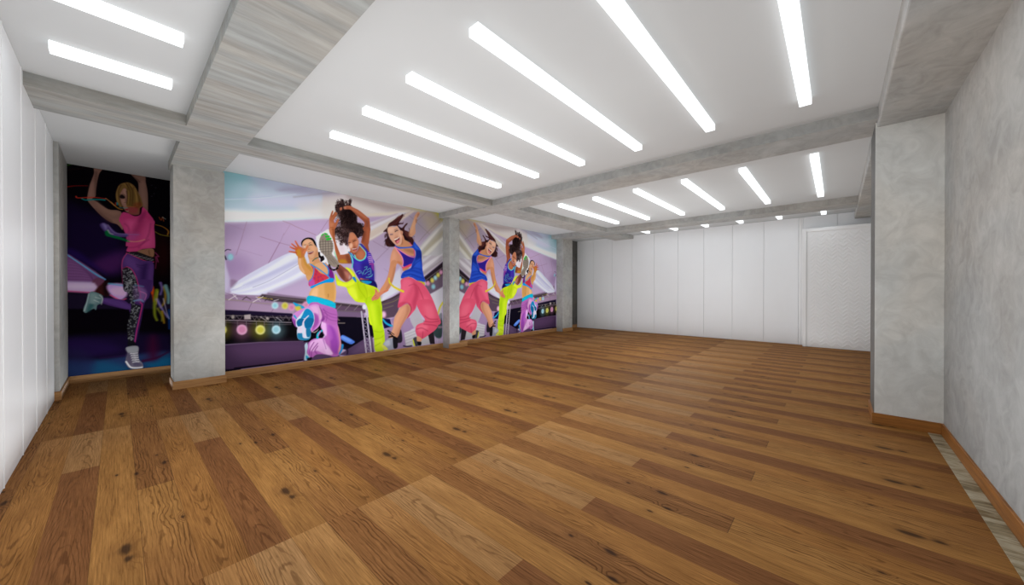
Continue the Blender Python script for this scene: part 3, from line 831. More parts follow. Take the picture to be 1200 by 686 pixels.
P 36 120 160 17 100 1|1004 593 1063 588 1084 507 1164 491 1196 528 1164 464 1049 472 1001 515
P 30 110 150 17 100 1|1128 646 1194 648 1196 528 1142 517
P 206 196 214 16 100 1|1000 690 1060 692 1075 599 1007 597
S 206 196 214 17 100 1 17 32|1165 874 1099 798 1081 713 1110 631 1099 521
P 170 190 206 14 100 1|1106 378 1142 413 1156 340 1141 246 1192 143 1127 113 1098 141 1113 266
P 40 150 190 17 100 1|1127 200 1185 144 1178 121 1134 135
P 24 20 28 20 100 1|1149 149 1222 155 1200 110 1148 117
S 40 130 190 22 100 1 44 27|1733 307 1725 240 1683 160
P 46 32 32 22 100 1|1617 2829 1635 2859 1674 2884 1709 2926 1740 2978 1758 2935 1789 2877 1834 2876 1862 2936 1880 2995 1899 2961 1885 2876 1917 2826 1973 2751 1991 2708 2010 2598 2076 2579 2105 2536 2144 2446 1629 2382 1708 2519 1647 2717 1621 2758
P 50 36 36 32 100 1|1608 2441 2163 2514 2158 2437 2134 2358 2086 2381 2047 2320 2019 2298 1991 2323 1944 2383 1879 2384 1852 2326 1833 2250 1797 2264 1761 2270 1717 2292 1682 2342 1629 2363
P 92 70 70 77 55 1|1599 2431 1879 2467 1861 2271 1833 2149 1788 2199 1743 2195 1703 2136 1681 2189 1629 2255 1608 2333
P 60 42 42 62 60 1|1626 2821 1674 2875 1727 2930 1798 2879 1862 2881 1843 2813 1709 2754 1630 2741
P 24 14 16 95 90 1|1771 2783 1880 2810 1954 2758 1991 2661 1916 2548 1789 2530 1744 2651
P 28 16 18 80 80 1|1788 2465 1991 2491 2048 2423 1991 2351 1916 2407
P 90 66 64 61 55 1|1630 2813 1683 2858 1709 2809 1709 2646 1656 2656 1639 2743
S 30 20 22 15 60 1 10 5|1724 2487 1739 2465 1742 2447
S 94 72 70 15 60 1 10 5|1626 2563 1647 2558 1654 2554
S 30 20 22 15 60 1 10 5|1699 2645 1702 2642 1665 2624
S 94 72 70 15 60 1 10 5|1667 2423 1680 2444 1688 2412
S 30 20 22 15 60 1 10 5|1724 2688 1699 2664 1703 2668
S 94 72 70 16 60 1 10 5|1786 2453 1775 2426 1788 2419
S 30 20 22 15 60 1 10 5|1655 2413 1664 2389 1682 2397
S 94 72 70 15 60 1 10 5|1681 2669 1664 2689 1667 2636
S 30 20 22 15 60 1 10 5|1622 2494 1614 2503 1643 2471
S 94 72 70 15 60 1 10 5|1673 2565 1683 2590 1707 2560
S 30 20 22 15 60 1 10 5|1745 2457 1721 2438 1736 2425
S 94 72 70 15 60 1 10 5|1623 2698 1607 2671 1601 2659
S 30 20 22 16 60 1 10 5|1777 2429 1769 2436 1778 2392
S 94 72 70 15 60 1 10 5|1639 2474 1653 2456 1606 2427
S 30 20 22 15 60 1 10 5|1636 2605 1642 2583 1625 2561
S 94 72 70 15 60 1 10 5|1712 2626 1702 2642 1682 2607
S 30 20 22 15 60 1 10 5|1736 2405 1719 2428 1770 2381
S 94 72 70 15 60 1 10 5|1688 2647 1693 2630 1686 2622
S 30 20 22 15 60 1 10 5|1630 2418 1607 2416 1654 2408
S 94 72 70 15 60 1 10 5|1743 2422 1749 2407 1715 2394
S 30 20 22 15 60 1 10 5|1645 2443 1635 2445 1680 2408
S 94 72 70 16 60 1 10 5|1784 2591 1784 2578 1783 2570
S 30 20 22 15 60 1 10 5|1688 2676 1682 2649 1721 2649
S 94 72 70 15 60 1 10 5|1704 2616 1684 2626 1723 2578
S 30 20 22 15 60 1 10 5|1681 2467 1694 2458 1692 2432
S 94 72 70 15 60 1 10 5|1681 2493 1670 2493 1700 2462
S 30 20 22 15 60 1 10 5|1669 2414 1676 2411 1635 2381
S 94 72 70 15 60 1 10 5|1663 2502 1661 2484 1672 2465
S 30 20 22 15 60 1 10 5|1678 2513 1690 2496 1668 2472
S 94 72 70 16 60 1 10 5|1766 2510 1790 2489 1768 2482
S 30 20 22 15 60 1 10 5|1649 2447 1670 2450 1662 2413
S 94 72 70 15 60 1 10 5|1743 2676 1757 2674 1755 2654
S 30 20 22 15 60 1 10 5|1725 2477 1731 2466 1691 2458
S 94 72 70 15 60 1 10 5|1694 2513 1680 2501 1703 2504
S 30 20 22 15 60 1 10 5|1700 2652 1678 2669 1687 2634
S 94 72 70 15 60 1 10 5|1653 2707 1652 2713 1661 2678
S 30 20 22 15 60 1 10 5|1660 2426 1635 2429 1644 2400
S 94 72 70 15 60 1 10 5|1640 2447 1634 2472 1648 2436
S 30 20 22 15 60 1 10 5|1712 2617 1716 2592 1734 2596
S 94 72 70 15 60 1 10 5|1756 2525 1750 2543 1763 2495
S 30 20 22 16 60 1 10 5|1781 2421 1787 2429 1809 2415
S 94 72 70 15 60 1 10 5|1639 2533 1644 2553 1648 2493
S 30 20 22 15 60 1 10 5|1683 2583 1670 2592 1716 2564
S 94 72 70 16 60 1 10 5|1782 2439 1787 2452 1816 2415
S 30 20 22 15 60 1 10 5|1690 2620 1714 2625 1675 2592
S 94 72 70 15 60 1 10 5|1641 2515 1638 2526 1661 2479
S 30 20 22 15 60 1 10 5|1624 2541 1612 2516 1643 2526
S 94 72 70 15 60 1 10 5|1666 2670 1689 2685 1673 2645
S 30 20 22 15 60 1 10 5|1729 2533 1740 2556 1746 2516
S 94 72 70 15 60 1 10 5|1709 2618 1700 2614 1708 2596
S 30 20 22 15 60 1 10 5|1746 2539 1723 2550 1742 2497
S 94 72 70 15 60 1 10 5|1770 2558 1746 2539 1764 2527
S 30 20 22 15 60 1 10 5|1739 2525 1738 2503 1730 2501
S 94 72 70 15 60 1 10 5|1764 2671 1753 2652 1732 2627
S 30 20 22 15 60 1 10 5|1737 2590 1726 2573 1766 2580
S 94 72 70 15 60 1 10 5|1700 2547 1700 2556 1676 2513
S 30 20 22 15 60 1 10 5|1757 2712 1743 2693 1778 2683
S 94 72 70 15 60 1 10 5|1625 2480 1649 2457 1639 2471
S 30 20 22 16 60 1 10 5|1762 2664 1769 2640 1777 2652
S 94 72 70 15 60 1 10 5|1669 2423 1652 2415 1663 2407
S 30 20 22 15 60 1 10 5|1725 2715 1705 2719 1695 2700
S 94 72 70 15 60 1 10 5|1716 2486 1735 2509 1712 2465
S 30 20 22 15 60 1 10 5|1721 2570 1743 2579 1690 2531
S 94 72 70 15 60 1 10 5|1646 2513 1646 2490 1649 2482
S 30 20 22 15 60 1 10 5|1664 2541 1652 2525 1665 2527
S 94 72 70 15 60 1 10 5|1660 2599 1672 2618 1675 2568
S 30 20 22 15 60 1 10 5|1635 2500 1615 2517 1642 2483
S 94 72 70 15 60 1 10 5|1768 2579 1759 2561 1734 2539
S 30 20 22 15 60 1 10 5|1630 2666 1652 2660 1611 2649
S 94 72 70 16 60 1 10 5|1784 2521 1800 2543 1793 2499
S 30 20 22 15 65 1 10 5|1678 2339 1684 2348 1670 2324
S 108 82 84 16 65 1 10 5|1805 2282 1821 2287 1831 2256
S 30 20 22 15 65 1 10 5|1754 2293 1767 2300 1726 2279
S 108 82 84 15 65 1 10 5|1672 2404 1690 2407 1690 2397
S 30 20 22 15 65 1 10 5|1728 2219 1734 2223 1725 2206
S 108 82 84 15 65 1 10 5|1661 2376 1655 2381 1689 2365
S 30 20 22 15 65 1 10 5|1682 2352 1666 2361 1664 2323
S 108 82 84 15 65 1 10 5|1636 2201 1629 2177 1649 2169
S 30 20 22 15 65 1 10 5|1728 2206 1709 2195 1714 2171
S 108 82 84 16 65 1 10 5|1784 2390 1769 2415 1764 2376
S 30 20 22 15 65 1 10 5|1713 2198 1707 2207 1711 2178
S 108 82 84 16 65 1 10 5|1784 2264 1767 2276 1797 2221
S 30 20 22 15 65 1 10 5|1766 2327 1790 2357 1734 2286
S 108 82 84 15 65 1 10 5|1715 2409 1718 2382 1717 2387
S 30 20 22 15 65 1 10 5|1649 2394 1669 2397 1679 2387
S 108 82 84 15 65 1 10 5|1680 2402 1676 2426 1663 2377
S 30 20 22 15 65 1 10 5|1693 2404 1671 2376 1671 2374
S 108 82 84 15 65 1 10 5|1714 2298 1693 2306 1686 2266
S 30 20 22 16 65 1 10 5|1825 2295 1843 2314 1791 2263
S 108 82 84 15 65 1 10 5|1732 2291 1726 2284 1748 2251
S 30 20 22 15 65 1 10 5|1694 2315 1710 2331 1667 2291
S 108 82 84 15 65 1 10 5|1647 2236 1663 2248 1621 2222
S 30 20 22 15 65 1 10 5|1681 2395 1677 2390 1662 2381
S 108 82 84 16 65 1 10 5|1778 2416 1762 2426 1769 2402
S 30 20 22 15 65 1 10 5|1718 2348 1730 2346 1746 2318
S 108 82 84 16 65 1 10 5|1790 2297 1787 2279 1802 2254
S 30 20 22 16 65 1 10 5|1784 2267 1772 2249 1775 2252
S 108 82 84 15 65 1 10 5|1643 2372 1632 2361 1628 2358
S 30 20 22 16 65 1 10 5|1791 2301 1768 2323 1765 2275
S 108 82 84 16 65 1 10 5|1811 2214 1818 2229 1807 2190
S 30 20 22 15 65 1 10 5|1698 2414 1703 2396 1714 2403
S 108 82 84 15 65 1 10 5|1741 2383 1752 2387 1772 2348
S 30 20 22 15 65 1 10 5|1654 2340 1675 2344 1649 2314
S 108 82 84 16 65 1 10 5|1792 2214 1793 2189 1799 2202
S 30 20 22 16 65 1 10 5|1802 2334 1779 2304 1768 2300
S 108 82 84 15 65 1 10 5|1731 2221 1725 2236 1715 2203
S 30 20 22 15 65 1 10 5|1748 2342 1760 2357 1737 2322
S 108 82 84 16 65 1 10 5|1839 2241 1856 2237 1831 2226
S 30 20 22 16 65 1 10 5|1806 2318 1783 2333 1777 2280
S 108 82 84 16 65 1 10 5|1821 2386 1836 2398 1834 2347
S 30 20 22 15 65 1 10 5|1761 2242 1755 2268 1761 2211
S 108 82 84 15 65 1 10 5|1668 2325 1659 2349 1654 2300
S 30 20 22 15 65 1 10 5|1729 2261 1725 2234 1752 2220
S 108 82 84 16 65 1 10 5|1775 2273 1777 2258 1766 2242
S 30 20 22 15 65 1 10 5|1773 2306 1762 2329 1743 2281
S 108 82 84 16 65 1 10 5|1751 2250 1762 2262 1783 2234
S 96 76 78 16 70 0 11 7|2100 2477 2112 2457
S 34 22 24 17 70 0 11 7|2137 2372 2146 2348
S 34 22 24 16 70 0 11 7|2103 2406 2090 2385
S 96 76 78 16 70 0 11 7|2127 2459 2150 2442
S 34 22 24 16 70 0 10 7|2050 2480 2046 2466
S 34 22 24 16 70 0 11 7|2090 2366 2109 2347
S 96 76 78 16 70 0 10 7|2050 2466 2058 2447
S 34 22 24 16 70 0 11 7|2099 2437 2118 2425
S 34 22 24 16 70 0 10 7|2037 2444 2043 2418
S 96 76 78 16 70 0 10 7|2016 2392 2028 2381
S 34 22 24 16 70 0 10 7|2000 2400 2015 2375
S 34 22 24 16 70 0 11 7|2101 2432 2098 2412
S 96 76 78 16 70 0 11 7|2129 2450 2119 2428
S 34 22 24 16 70 0 11 7|2139 2467 2117 2452
S 34 22 24 16 70 0 10 7|2076 2404 2062 2389
S 96 76 78 16 70 0 10 7|2081 2399 2090 2376
S 34 22 24 16 70 0 10 7|2000 2410 2015 2385
S 34 22 24 16 70 0 10 7|2039 2367 2045 2340
S 96 76 78 16 70 0 10 7|2026 2385 2041 2369
S 34 22 24 16 70 0 10 7|2006 2449 1991 2436
S 34 22 24 16 70 0 10 7|2013 2395 1995 2369
S 96 76 78 16 70 0 11 7|2103 2379 2117 2357
S 34 22 24 16 70 0 11 7|2132 2363 2138 2337
S 34 22 24 16 70 0 10 7|2007 2461 1987 2445
S 96 76 78 16 70 0 10 7|2048 2420 2056 2397
S 34 22 24 16 70 0 10 7|2003 2422 2005 2405
S 34 22 24 16 70 0 10 7|2009 2396 2003 2374
S 96 76 78 16 70 0 10 7|2066 2355 2087 2347
S 34 22 24 16 70 0 11 7|2107 2392 2097 2379
S 34 22 24 16 70 0 10 7|2064 2435 2074 2410
S 96 76 78 16 70 0 10 7|2049 2441 2048 2419
S 34 22 24 16 70 0 11 7|2111 2411 2101 2395
S 34 22 24 16 70 0 11 7|2120 2420 2099 2400
S 96 76 78 16 70 0 10 7|2027 2390 2008 2372
S 34 22 24 16 70 0 10 7|2005 2412 2028 2395
S 34 22 24 16 70 0 10 7|2049 2357 2030 2339
S 96 76 78 16 70 0 11 7|2115 2488 2126 2473
S 34 22 24 16 70 0 10 7|1994 2440 1992 2423
S 34 22 24 16 70 0 10 7|2070 2476 2056 2446
S 96 76 78 16 70 0 10 7|2058 2419 2039 2402
S 84 60 60 19 55 1 8 4|1886 2877 1886 2887 1879 2923
S 52 36 38 19 55 1 8 4|1737 2862 1752 2887 1745 2882
S 84 60 60 18 55 1 8 4|1624 2821 1621 2848 1641 2875
S 52 36 38 18 55 1 8 4|1721 2811 1730 2841 1703 2854
S 84 60 60 19 55 1 8 4|1734 2817 1752 2833 1729 2843
S 52 36 38 19 55 1 8 4|1747 2900 1753 2913 1729 2931
S 84 60 60 18 55 1 8 4|1637 2868 1651 2900 1622 2884
S 52 36 38 19 55 1 8 4|1849 2837 1853 2850 1834 2887
S 84 60 60 19 55 1 8 4|1880 2954 1869 2971 1867 2998
S 52 36 38 18 55 1 8 4|1720 2837 1708 2856 1745 2885
S 84 60 60 18 55 1 8 4|1642 2901 1647 2919 1635 2935
S 52 36 38 19 55 1 8 4|1778 2824 1769 2845 1766 2860
S 84 60 60 19 55 1 8 4|1821 2932 1821 2956 1795 2972
S 52 36 38 18 55 1 8 4|1733 2871 1737 2898 1709 2903
S 84 60 60 18 55 1 8 4|1628 2867 1622 2875 1617 2899
S 52 36 38 19 55 1 8 4|1799 2833 1795 2853 1811 2888
S 84 60 60 19 55 1 8 4|1884 2841 1876 2852 1908 2866
S 52 36 38 19 55 1 8 4|1741 2845 1742 2863 1764 2878
S 84 60 60 19 55 1 8 4|1770 2839 1757 2854 1769 2878
S 52 36 38 18 55 1 8 4|1674 2867 1659 2875 1666 2889
S 84 60 60 19 55 1 8 4|1889 2928 1881 2954 1902 2958
S 52 36 38 19 55 1 8 4|1849 2878 1845 2900 1835 2903
S 84 60 60 19 55 1 8 4|1863 2902 1877 2918 1843 2919
S 52 36 38 19 55 1 8 4|1824 2881 1805 2888 1841 2920
S 84 60 60 19 55 1 8 4|1861 2950 1865 2963 1874 2993
S 52 36 38 19 55 1 8 4|1787 2914 1804 2929 1764 2954
S 84 60 60 18 55 1 8 4|1642 2906 1642 2929 1664 2954
S 52 36 38 18 55 1 8 4|1636 2838 1648 2851 1649 2868
S 84 60 60 18 55 1 8 4|1699 2925 1708 2946 1721 2963
S 52 36 38 18 55 1 8 4|1660 2892 1651 2920 1644 2910
S 84 60 60 18 55 1 8 4|1714 2918 1712 2941 1722 2944
S 52 36 38 18 55 1 8 4|1655 2859 1662 2879 1659 2911
S 84 60 60 18 55 1 8 4|1657 2885 1656 2906 1678 2927
S 52 36 38 19 55 1 8 4|1802 2893 1812 2923 1790 2914
S 84 60 60 18 55 1 8 4|1689 2881 1702 2898 1695 2923
S 52 36 38 19 55 1 8 4|1886 2945 1896 2964 1864 2983
S 84 60 60 19 55 1 8 4|1854 2883 1837 2912 1847 2924
S 52 36 38 19 55 1 8 4|1819 2916 1815 2931 1797 2933
S 84 60 60 19 55 1 8 4|1817 2898 1831 2910 1806 2921
S 52 36 38 19 55 1 8 4|1882 2863 1897 2886 1860 2894
S 84 60 60 18 55 1 8 4|1679 2918 1682 2933 1659 2951
S 52 36 38 19 55 1 8 4|1879 2844 1878 2855 1894 2870
S 84 60 60 19 55 1 8 4|1766 2927 1784 2951 1763 2955
S 52 36 38 19 55 1 8 4|1770 2823 1768 2836 1770 2874
S 84 60 60 18 55 1 8 4|1722 2855 1737 2873 1739 2895
S 52 36 38 18 55 1 8 4|1656 2910 1670 2932 1653 2961
S 84 60 60 19 55 1 8 4|1777 2880 1769 2904 1763 2913
S 52 36 38 19 55 1 8 4|1829 2876 1815 2887 1840 2924
S 84 60 60 18 55 1 8 4|1645 2798 1633 2808 1624 2828
S 52 36 38 19 55 1 8 4|1789 2840 1778 2862 1768 2875
S 84 60 60 18 55 1 8 4|1686 2881 1670 2902 1667 2922
S 52 36 38 18 55 1 8 4|1710 2857 1715 2878 1729 2912
S 84 60 60 18 55 1 8 4|1695 2885 1708 2899 1691 2917
S 52 36 38 19 55 1 8 4|1892 2945 1898 2971 1904 2965
S 84 60 60 19 55 1 8 4|1882 2921 1895 2947 1877 2970
S 52 36 38 19 55 1 8 4|1805 2904 1814 2926 1817 2946
S 84 60 60 19 55 1 8 4|1840 2931 1840 2941 1856 2981
S 52 36 38 19 55 1 8 4|1852 2947 1853 2968 1831 2969
S 84 60 60 19 55 1 8 4|1891 2858 1881 2883 1899 2892
S 52 36 38 19 55 1 8 4|1796 2915 1788 2923 1805 2956
S 66 46 44 19 45 0 7 5|1928 2617 1926 2626
S 66 46 44 19 45 0 7 5|1927 2667 1931 2656
S 66 46 44 19 45 0 7 5|1857 2539 1837 2547
S 66 46 44 19 45 0 7 5|1953 2757 1932 2776
S 66 46 44 19 45 0 7 5|1934 2769 1932 2772
S 66 46 44 19 45 0 7 5|1943 2630 1944 2652
S 66 46 44 19 45 0 7 5|1941 2519 1947 2504
S 66 46 44 19 45 0 7 5|1898 2532 1913 2530
S 66 46 44 19 45 0 7 5|1757 2450 1779 2467
S 66 46 44 19 45 0 7 5|1768 2656 1750 2658
S 66 46 44 19 45 0 7 5|1774 2701 1751 2700
S 66 46 44 19 45 0 7 5|1823 2517 1817 2532
S 66 46 44 19 45 0 8 5|1980 2475 1988 2489
S 66 46 44 19 45 0 7 5|1848 2625 1843 2647
S 66 46 44 19 45 0 7 5|1859 2507 1868 2492
S 66 46 44 19 45 0 7 5|1914 2517 1931 2499
S 66 46 44 19 45 0 7 5|1941 2652 1948 2646
S 66 46 44 19 45 0 7 5|1963 2542 1960 2556
S 66 46 44 19 45 0 7 5|1830 2698 1838 2687
S 66 46 44 19 45 0 7 5|1798 2587 1813 2596
S 66 46 44 19 45 0 7 5|1775 2557 1769 2573
S 66 46 44 19 45 0 7 5|1821 2788 1804 2789
S 66 46 44 19 45 0 7 5|1777 2782 1780 2762
S 66 46 44 19 45 0 7 5|1951 2688 1971 2711
S 66 46 44 19 45 0 7 5|1788 2783 1768 2775
S 66 46 44 19 45 0 7 5|1932 2628 1946 2633
S 66 46 44 19 45 0 7 5|1971 2584 1973 2599
S 66 46 44 19 45 0 7 5|1853 2630 1868 2645
S 66 46 44 19 45 0 7 5|1822 2484 1802 2480
S 66 46 44 19 45 0 7 5|1804 2538 1808 2558
S 66 46 44 19 45 0 7 5|1926 2654 1917 2636
S 66 46 44 19 45 0 7 5|1937 2693 1945 2712
S 66 46 44 19 45 0 7 5|1875 2769 1882 2751
S 66 46 44 19 45 0 7 5|1903 2789 1904 2791
S 66 46 44 19 45 0 7 5|1857 2740 1847 2741
S 66 46 44 19 45 0 7 5|1769 2531 1758 2538
S 66 46 44 19 45 0 7 5|1774 2670 1793 2682
S 66 46 44 19 45 0 7 5|1775 2654 1795 2676
S 66 46 44 19 45 0 7 5|1833 2714 1841 2717
S 66 46 44 19 45 0 7 5|1776 2461 1768 2451
S 66 46 44 19 45 0 7 5|1859 2469 1839 2478
S 66 46 44 19 45 0 7 5|1820 2692 1834 2693
S 66 46 44 19 45 0 7 5|1834 2602 1849 2602
S 66 46 44 19 45 0 7 5|1858 2550 1864 2554
S 66 46 44 19 45 0 7 5|1853 2747 1851 2729
S 66 46 44 19 45 0 7 5|1825 2654 1829 2651
S 66 46 44 19 45 0 7 5|1794 2619 1804 2642
S 66 46 44 19 45 0 7 5|1778 2501 1797 2524
S 66 46 44 19 45 0 7 5|1772 2549 1762 2540
S 66 46 44 19 45 0 7 5|1761 2611 1746 2616
S 44 30 32 18 90 1 12 16|1635 2841 1623 2803 1630 2741
S 44 30 32 19 90 1 13 16|1745 2969 1749 2916 1736 2850
S 44 30 32 19 90 0 13 16|1807 2963 1800 2916
S 44 30 32 19 90 1 13 17|1889 2978 1880 2912 1887 2886
S 44 30 32 18 90 1 12 16|1683 2894 1709 2854 1682 2813
S 60 44 46 18 100 1 8 11|1603 2239 1664 2239 1726 2266
S 60 44 46 18 100 1 9 12|1595 2368 1647 2356 1708 2345
S 38 24 24 15 70 1 8 5|1646 2863 1650 2845 1638 2827 1625 2829
S 38 24 24 15 70 1 8 5|1657 2897 1642 2896 1639 2911 1648 2925
S 74 54 54 15 70 1 8 5|1753 2873 1734 2863 1723 2876 1729 2898
S 38 24 24 16 70 1 8 5|1826 2879 1820 2856 1802 2847 1794 2862
S 118 92 90 16 70 1 8 5|1881 2931 1874 2918 1864 2917 1861 2929
S 38 24 24 15 70 1 8 5|1626 2783 1631 2797 1642 2802 1647 2791
S 38 24 24 15 70 1 8 5|1691 2554 1687 2538 1675 2531 1668 2541
S 74 54 54 15 70 1 8 5|1664 2407 1669 2426 1684 2433 1691 2421
S 38 24 24 15 70 1 8 5|1647 2795 1634 2778 1618 2781 1618 2801
S 118 92 90 15 70 1 8 5|1657 2895 1667 2912 1681 2914 1684 2897
S 38 24 24 15 70 1 8 5|1699 2931 1708 2923 1704 2907 1693 2903
S 38 24 24 16 70 1 8 5|1832 2857 1812 2854 1805 2872 1816 2892
S 74 54 54 16 70 1 8 5|1886 2935 1875 2944 1879 2963 1892 2970
S 38 24 24 15 70 1 8 5|1665 2712 1654 2693 1639 2691 1634 2708
S 118 92 90 15 70 1 8 5|1681 2535 1672 2525 1663 2527 1663 2539
S 38 24 24 15 70 1 8 5|1713 2349 1706 2359 1712 2373 1722 2374
S 38 24 24 15 70 1 8 5|1662 2803 1652 2785 1636 2783 1633 2800
S 74 54 54 15 70 1 8 5|1723 2927 1732 2920 1728 2905 1718 2901
S 38 24 24 15 70 1 8 5|1776 2903 1764 2893 1755 2898 1757 2912
S 118 92 90 16 70 1 8 5|1851 2933 1842 2919 1830 2919 1828 2933
S 38 24 24 16 70 1 8 5|1886 3014 1902 3008 1901 2988 1889 2975
S 38 24 24 15 70 1 8 5|1638 2735 1637 2751 1649 2764 1659 2759
S 74 54 54 15 70 1 8 5|1662 2564 1651 2571 1654 2588 1665 2595
S 38 24 24 15 70 1 8 5|1692 2453 1681 2459 1684 2475 1693 2482
S 118 92 90 15 70 1 8 5|1662 2837 1668 2821 1658 2803 1645 2803
S 38 24 24 15 70 1 8 5|1655 2883 1655 2898 1665 2908 1674 2902
S 38 24 24 15 70 1 8 5|1722 2979 1730 2969 1725 2955 1715 2951
S 74 54 54 16 70 1 8 5|1834 2908 1846 2917 1855 2910 1853 2896
S 38 24 24 16 70 1 8 5|1888 2946 1877 2949 1877 2963 1887 2972
S 118 92 90 15 70 1 8 5|1628 2747 1616 2758 1622 2778 1635 2784
S 38 24 24 15 70 1 8 5|1692 2469 1677 2461 1668 2473 1674 2491
S 38 24 24 15 70 1 8 5|1646 2543 1657 2563 1674 2565 1678 2547
S 74 54 54 15 70 1 8 5|1637 2840 1626 2830 1617 2836 1620 2850
S 38 24 24 15 70 1 8 5|1669 2866 1653 2855 1642 2865 1646 2885
S 118 92 90 15 70 1 8 5|1717 2893 1730 2911 1746 2910 1748 2890
S 38 24 24 16 70 1 8 5|1816 2883 1834 2893 1844 2881 1839 2862
S 38 24 24 16 70 1 8 5|1861 2934 1868 2953 1884 2958 1889 2944
S 74 54 54 15 70 1 8 5|1620 2726 1625 2744 1639 2751 1646 2739
S 38 24 24 15 70 1 8 5|1679 2577 1676 2565 1667 2560 1662 2566
S 118 92 90 15 70 1 8 5|1666 2474 1656 2462 1645 2464 1644 2478
S 38 24 24 15 70 1 8 5|1654 2784 1654 2771 1645 2764 1639 2770
S 38 24 24 15 70 1 8 5|1654 2859 1664 2863 1669 2856 1666 2845
S 74 54 54 15 70 1 8 5|1769 2913 1769 2896 1757 2885 1748 2892
S 38 24 24 16 70 1 8 5|1829 2874 1836 2888 1846 2889 1850 2878
S 118 92 90 16 70 1 8 5|1857 2982 1866 3000 1880 3004 1885 2989
S 38 24 24 15 70 1 8 5|1634 2834 1644 2839 1650 2832 1647 2821
S 38 24 24 15 70 1 8 5|1618 2573 1611 2589 1620 2606 1633 2606
S 74 54 54 15 70 1 8 5|1636 2439 1653 2446 1662 2434 1656 2416
S 38 24 24 15 70 1 8 5|1651 2851 1668 2849 1669 2830 1657 2816
S 118 92 90 15 70 1 8 5|1678 2860 1690 2866 1695 2858 1690 2845
S 38 24 24 15 70 1 8 5|1738 2944 1747 2961 1761 2963 1764 2948
S 38 24 24 16 70 1 8 5|1814 2936 1823 2958 1841 2965 1848 2948
S 74 54 54 16 70 1 8 5|1886 2950 1877 2935 1866 2933 1862 2946
S 38 24 24 15 70 1 8 5|1649 2817 1632 2805 1620 2814 1624 2835
S 118 92 90 15 70 1 8 5|1651 2666 1663 2653 1655 2632 1641 2626
S 38 24 24 15 70 1 8 5|1693 2452 1710 2459 1720 2446 1713 2427
S 38 24 24 15 70 1 8 5|1665 2837 1670 2827 1664 2816 1655 2816
S 74 54 54 15 70 1 8 5|1655 2863 1649 2843 1634 2835 1626 2848
S 38 24 24 15 70 1 8 5|1713 2877 1726 2892 1740 2889 1741 2871
S 118 92 90 16 70 1 8 5|1798 2955 1818 2951 1818 2928 1805 2913
S 38 24 24 16 70 1 8 5|1862 2969 1879 2972 1885 2957 1877 2941
S 38 24 24 15 70 1 8 5|1657 2669 1650 2683 1658 2698 1669 2700
S 74 54 54 15 70 1 8 5|1693 2595 1691 2580 1679 2573 1672 2581
S 38 24 24 15 70 1 8 5|1663 2380 1649 2387 1651 2406 1663 2416
S 118 92 90 15 70 1 8 5|1602 2829 1609 2843 1621 2847 1624 2835
S 38 24 24 15 70 1 8 5|1693 2865 1686 2853 1676 2852 1674 2863
S 38 24 24 16 70 1 8 5|1770 2928 1785 2917 1779 2894 1763 2885
S 74 54 54 16 70 1 8 5|1824 2871 1814 2882 1821 2901 1834 2906
S 38 24 24 16 70 1 8 5|1863 2956 1873 2969 1884 2967 1885 2953
S 118 92 90 15 70 1 8 5|1662 2648 1647 2640 1638 2649 1643 2666
S 38 24 24 15 70 1 8 5|1678 2673 1680 2659 1670 2648 1661 2652
S 38 24 24 15 70 1 8 5|1704 2496 1704 2480 1692 2470 1684 2477
S 74 54 54 15 70 1 8 5|1666 2811 1656 2792 1641 2790 1637 2806
S 38 24 24 15 70 1 8 5|1693 2930 1684 2916 1673 2915 1670 2928
S 118 92 90 15 70 1 8 5|1706 2910 1706 2896 1696 2888 1690 2894
S 38 24 24 16 70 1 8 5|1879 2903 1873 2912 1878 2924 1887 2926
S 38 24 24 16 70 1 8 5|1858 2938 1864 2953 1876 2959 1881 2948
S 74 54 54 15 70 1 8 5|1643 2715 1633 2729 1642 2749 1656 2752
S 38 24 24 15 70 1 8 5|1676 2531 1664 2524 1656 2532 1660 2546
S 118 92 90 15 70 1 8 5|1714 2487 1726 2503 1740 2501 1742 2483
S 38 24 24 15 70 1 8 5|1624 2833 1622 2844 1630 2854 1638 2852
S 38 24 24 15 70 1 8 5|1685 2878 1686 2889 1694 2897 1700 2891
S 74 54 54 15 70 1 8 5|1744 2935 1732 2939 1733 2954 1743 2963
S 38 24 24 16 70 1 8 5|1832 2915 1836 2900 1826 2886 1815 2888
S 118 92 90 16 70 1 8 5|1897 2969 1897 2950 1884 2938 1874 2944
S 38 24 24 15 70 1 8 5|1653 2643 1638 2627 1622 2632 1623 2653
S 38 24 24 15 70 1 8 5|1715 2628 1702 2616 1691 2619 1692 2636
S 74 54 54 15 70 1 8 5|1710 2522 1698 2524 1697 2538 1706 2547
S 38 24 24 15 70 1 8 5|1659 2778 1644 2777 1641 2792 1650 2806
S 118 92 90 15 70 1 8 5|1703 2919 1714 2939 1730 2941 1734 2924
S 38 24 24 16 70 1 8 5|1807 2892 1811 2876 1799 2862 1789 2865
S 38 24 24 16 70 1 8 5|1877 2926 1870 2911 1858 2908 1854 2921
S 74 54 54 16 70 1 8 5|1911 2991 1906 2970 1889 2961 1881 2973
S 38 24 24 15 70 1 8 5|1635 2716 1654 2720 1661 2702 1652 2683
S 118 92 90 15 70 1 8 5|1653 2594 1649 2608 1658 2621 1668 2619
S 38 24 24 15 70 1 8 5|1679 2452 1689 2465 1701 2464 1703 2449
S 38 24 24 15 70 1 8 5|1654 2777 1648 2759 1633 2752 1627 2764
S 74 54 54 15 70 1 8 5|1703 2940 1688 2922 1672 2924 1671 2945
S 38 24 24 16 70 1 8 5|1767 2935 1782 2929 1780 2909 1767 2897
S 118 92 90 16 70 1 8 5|1815 2933 1828 2930 1828 2914 1817 2902
S 38 24 24 16 70 1 8 5|1890 2938 1879 2932 1874 2939 1877 2952
S 38 24 24 15 70 1 8 5|1654 2739 1650 2753 1660 2766 1670 2764
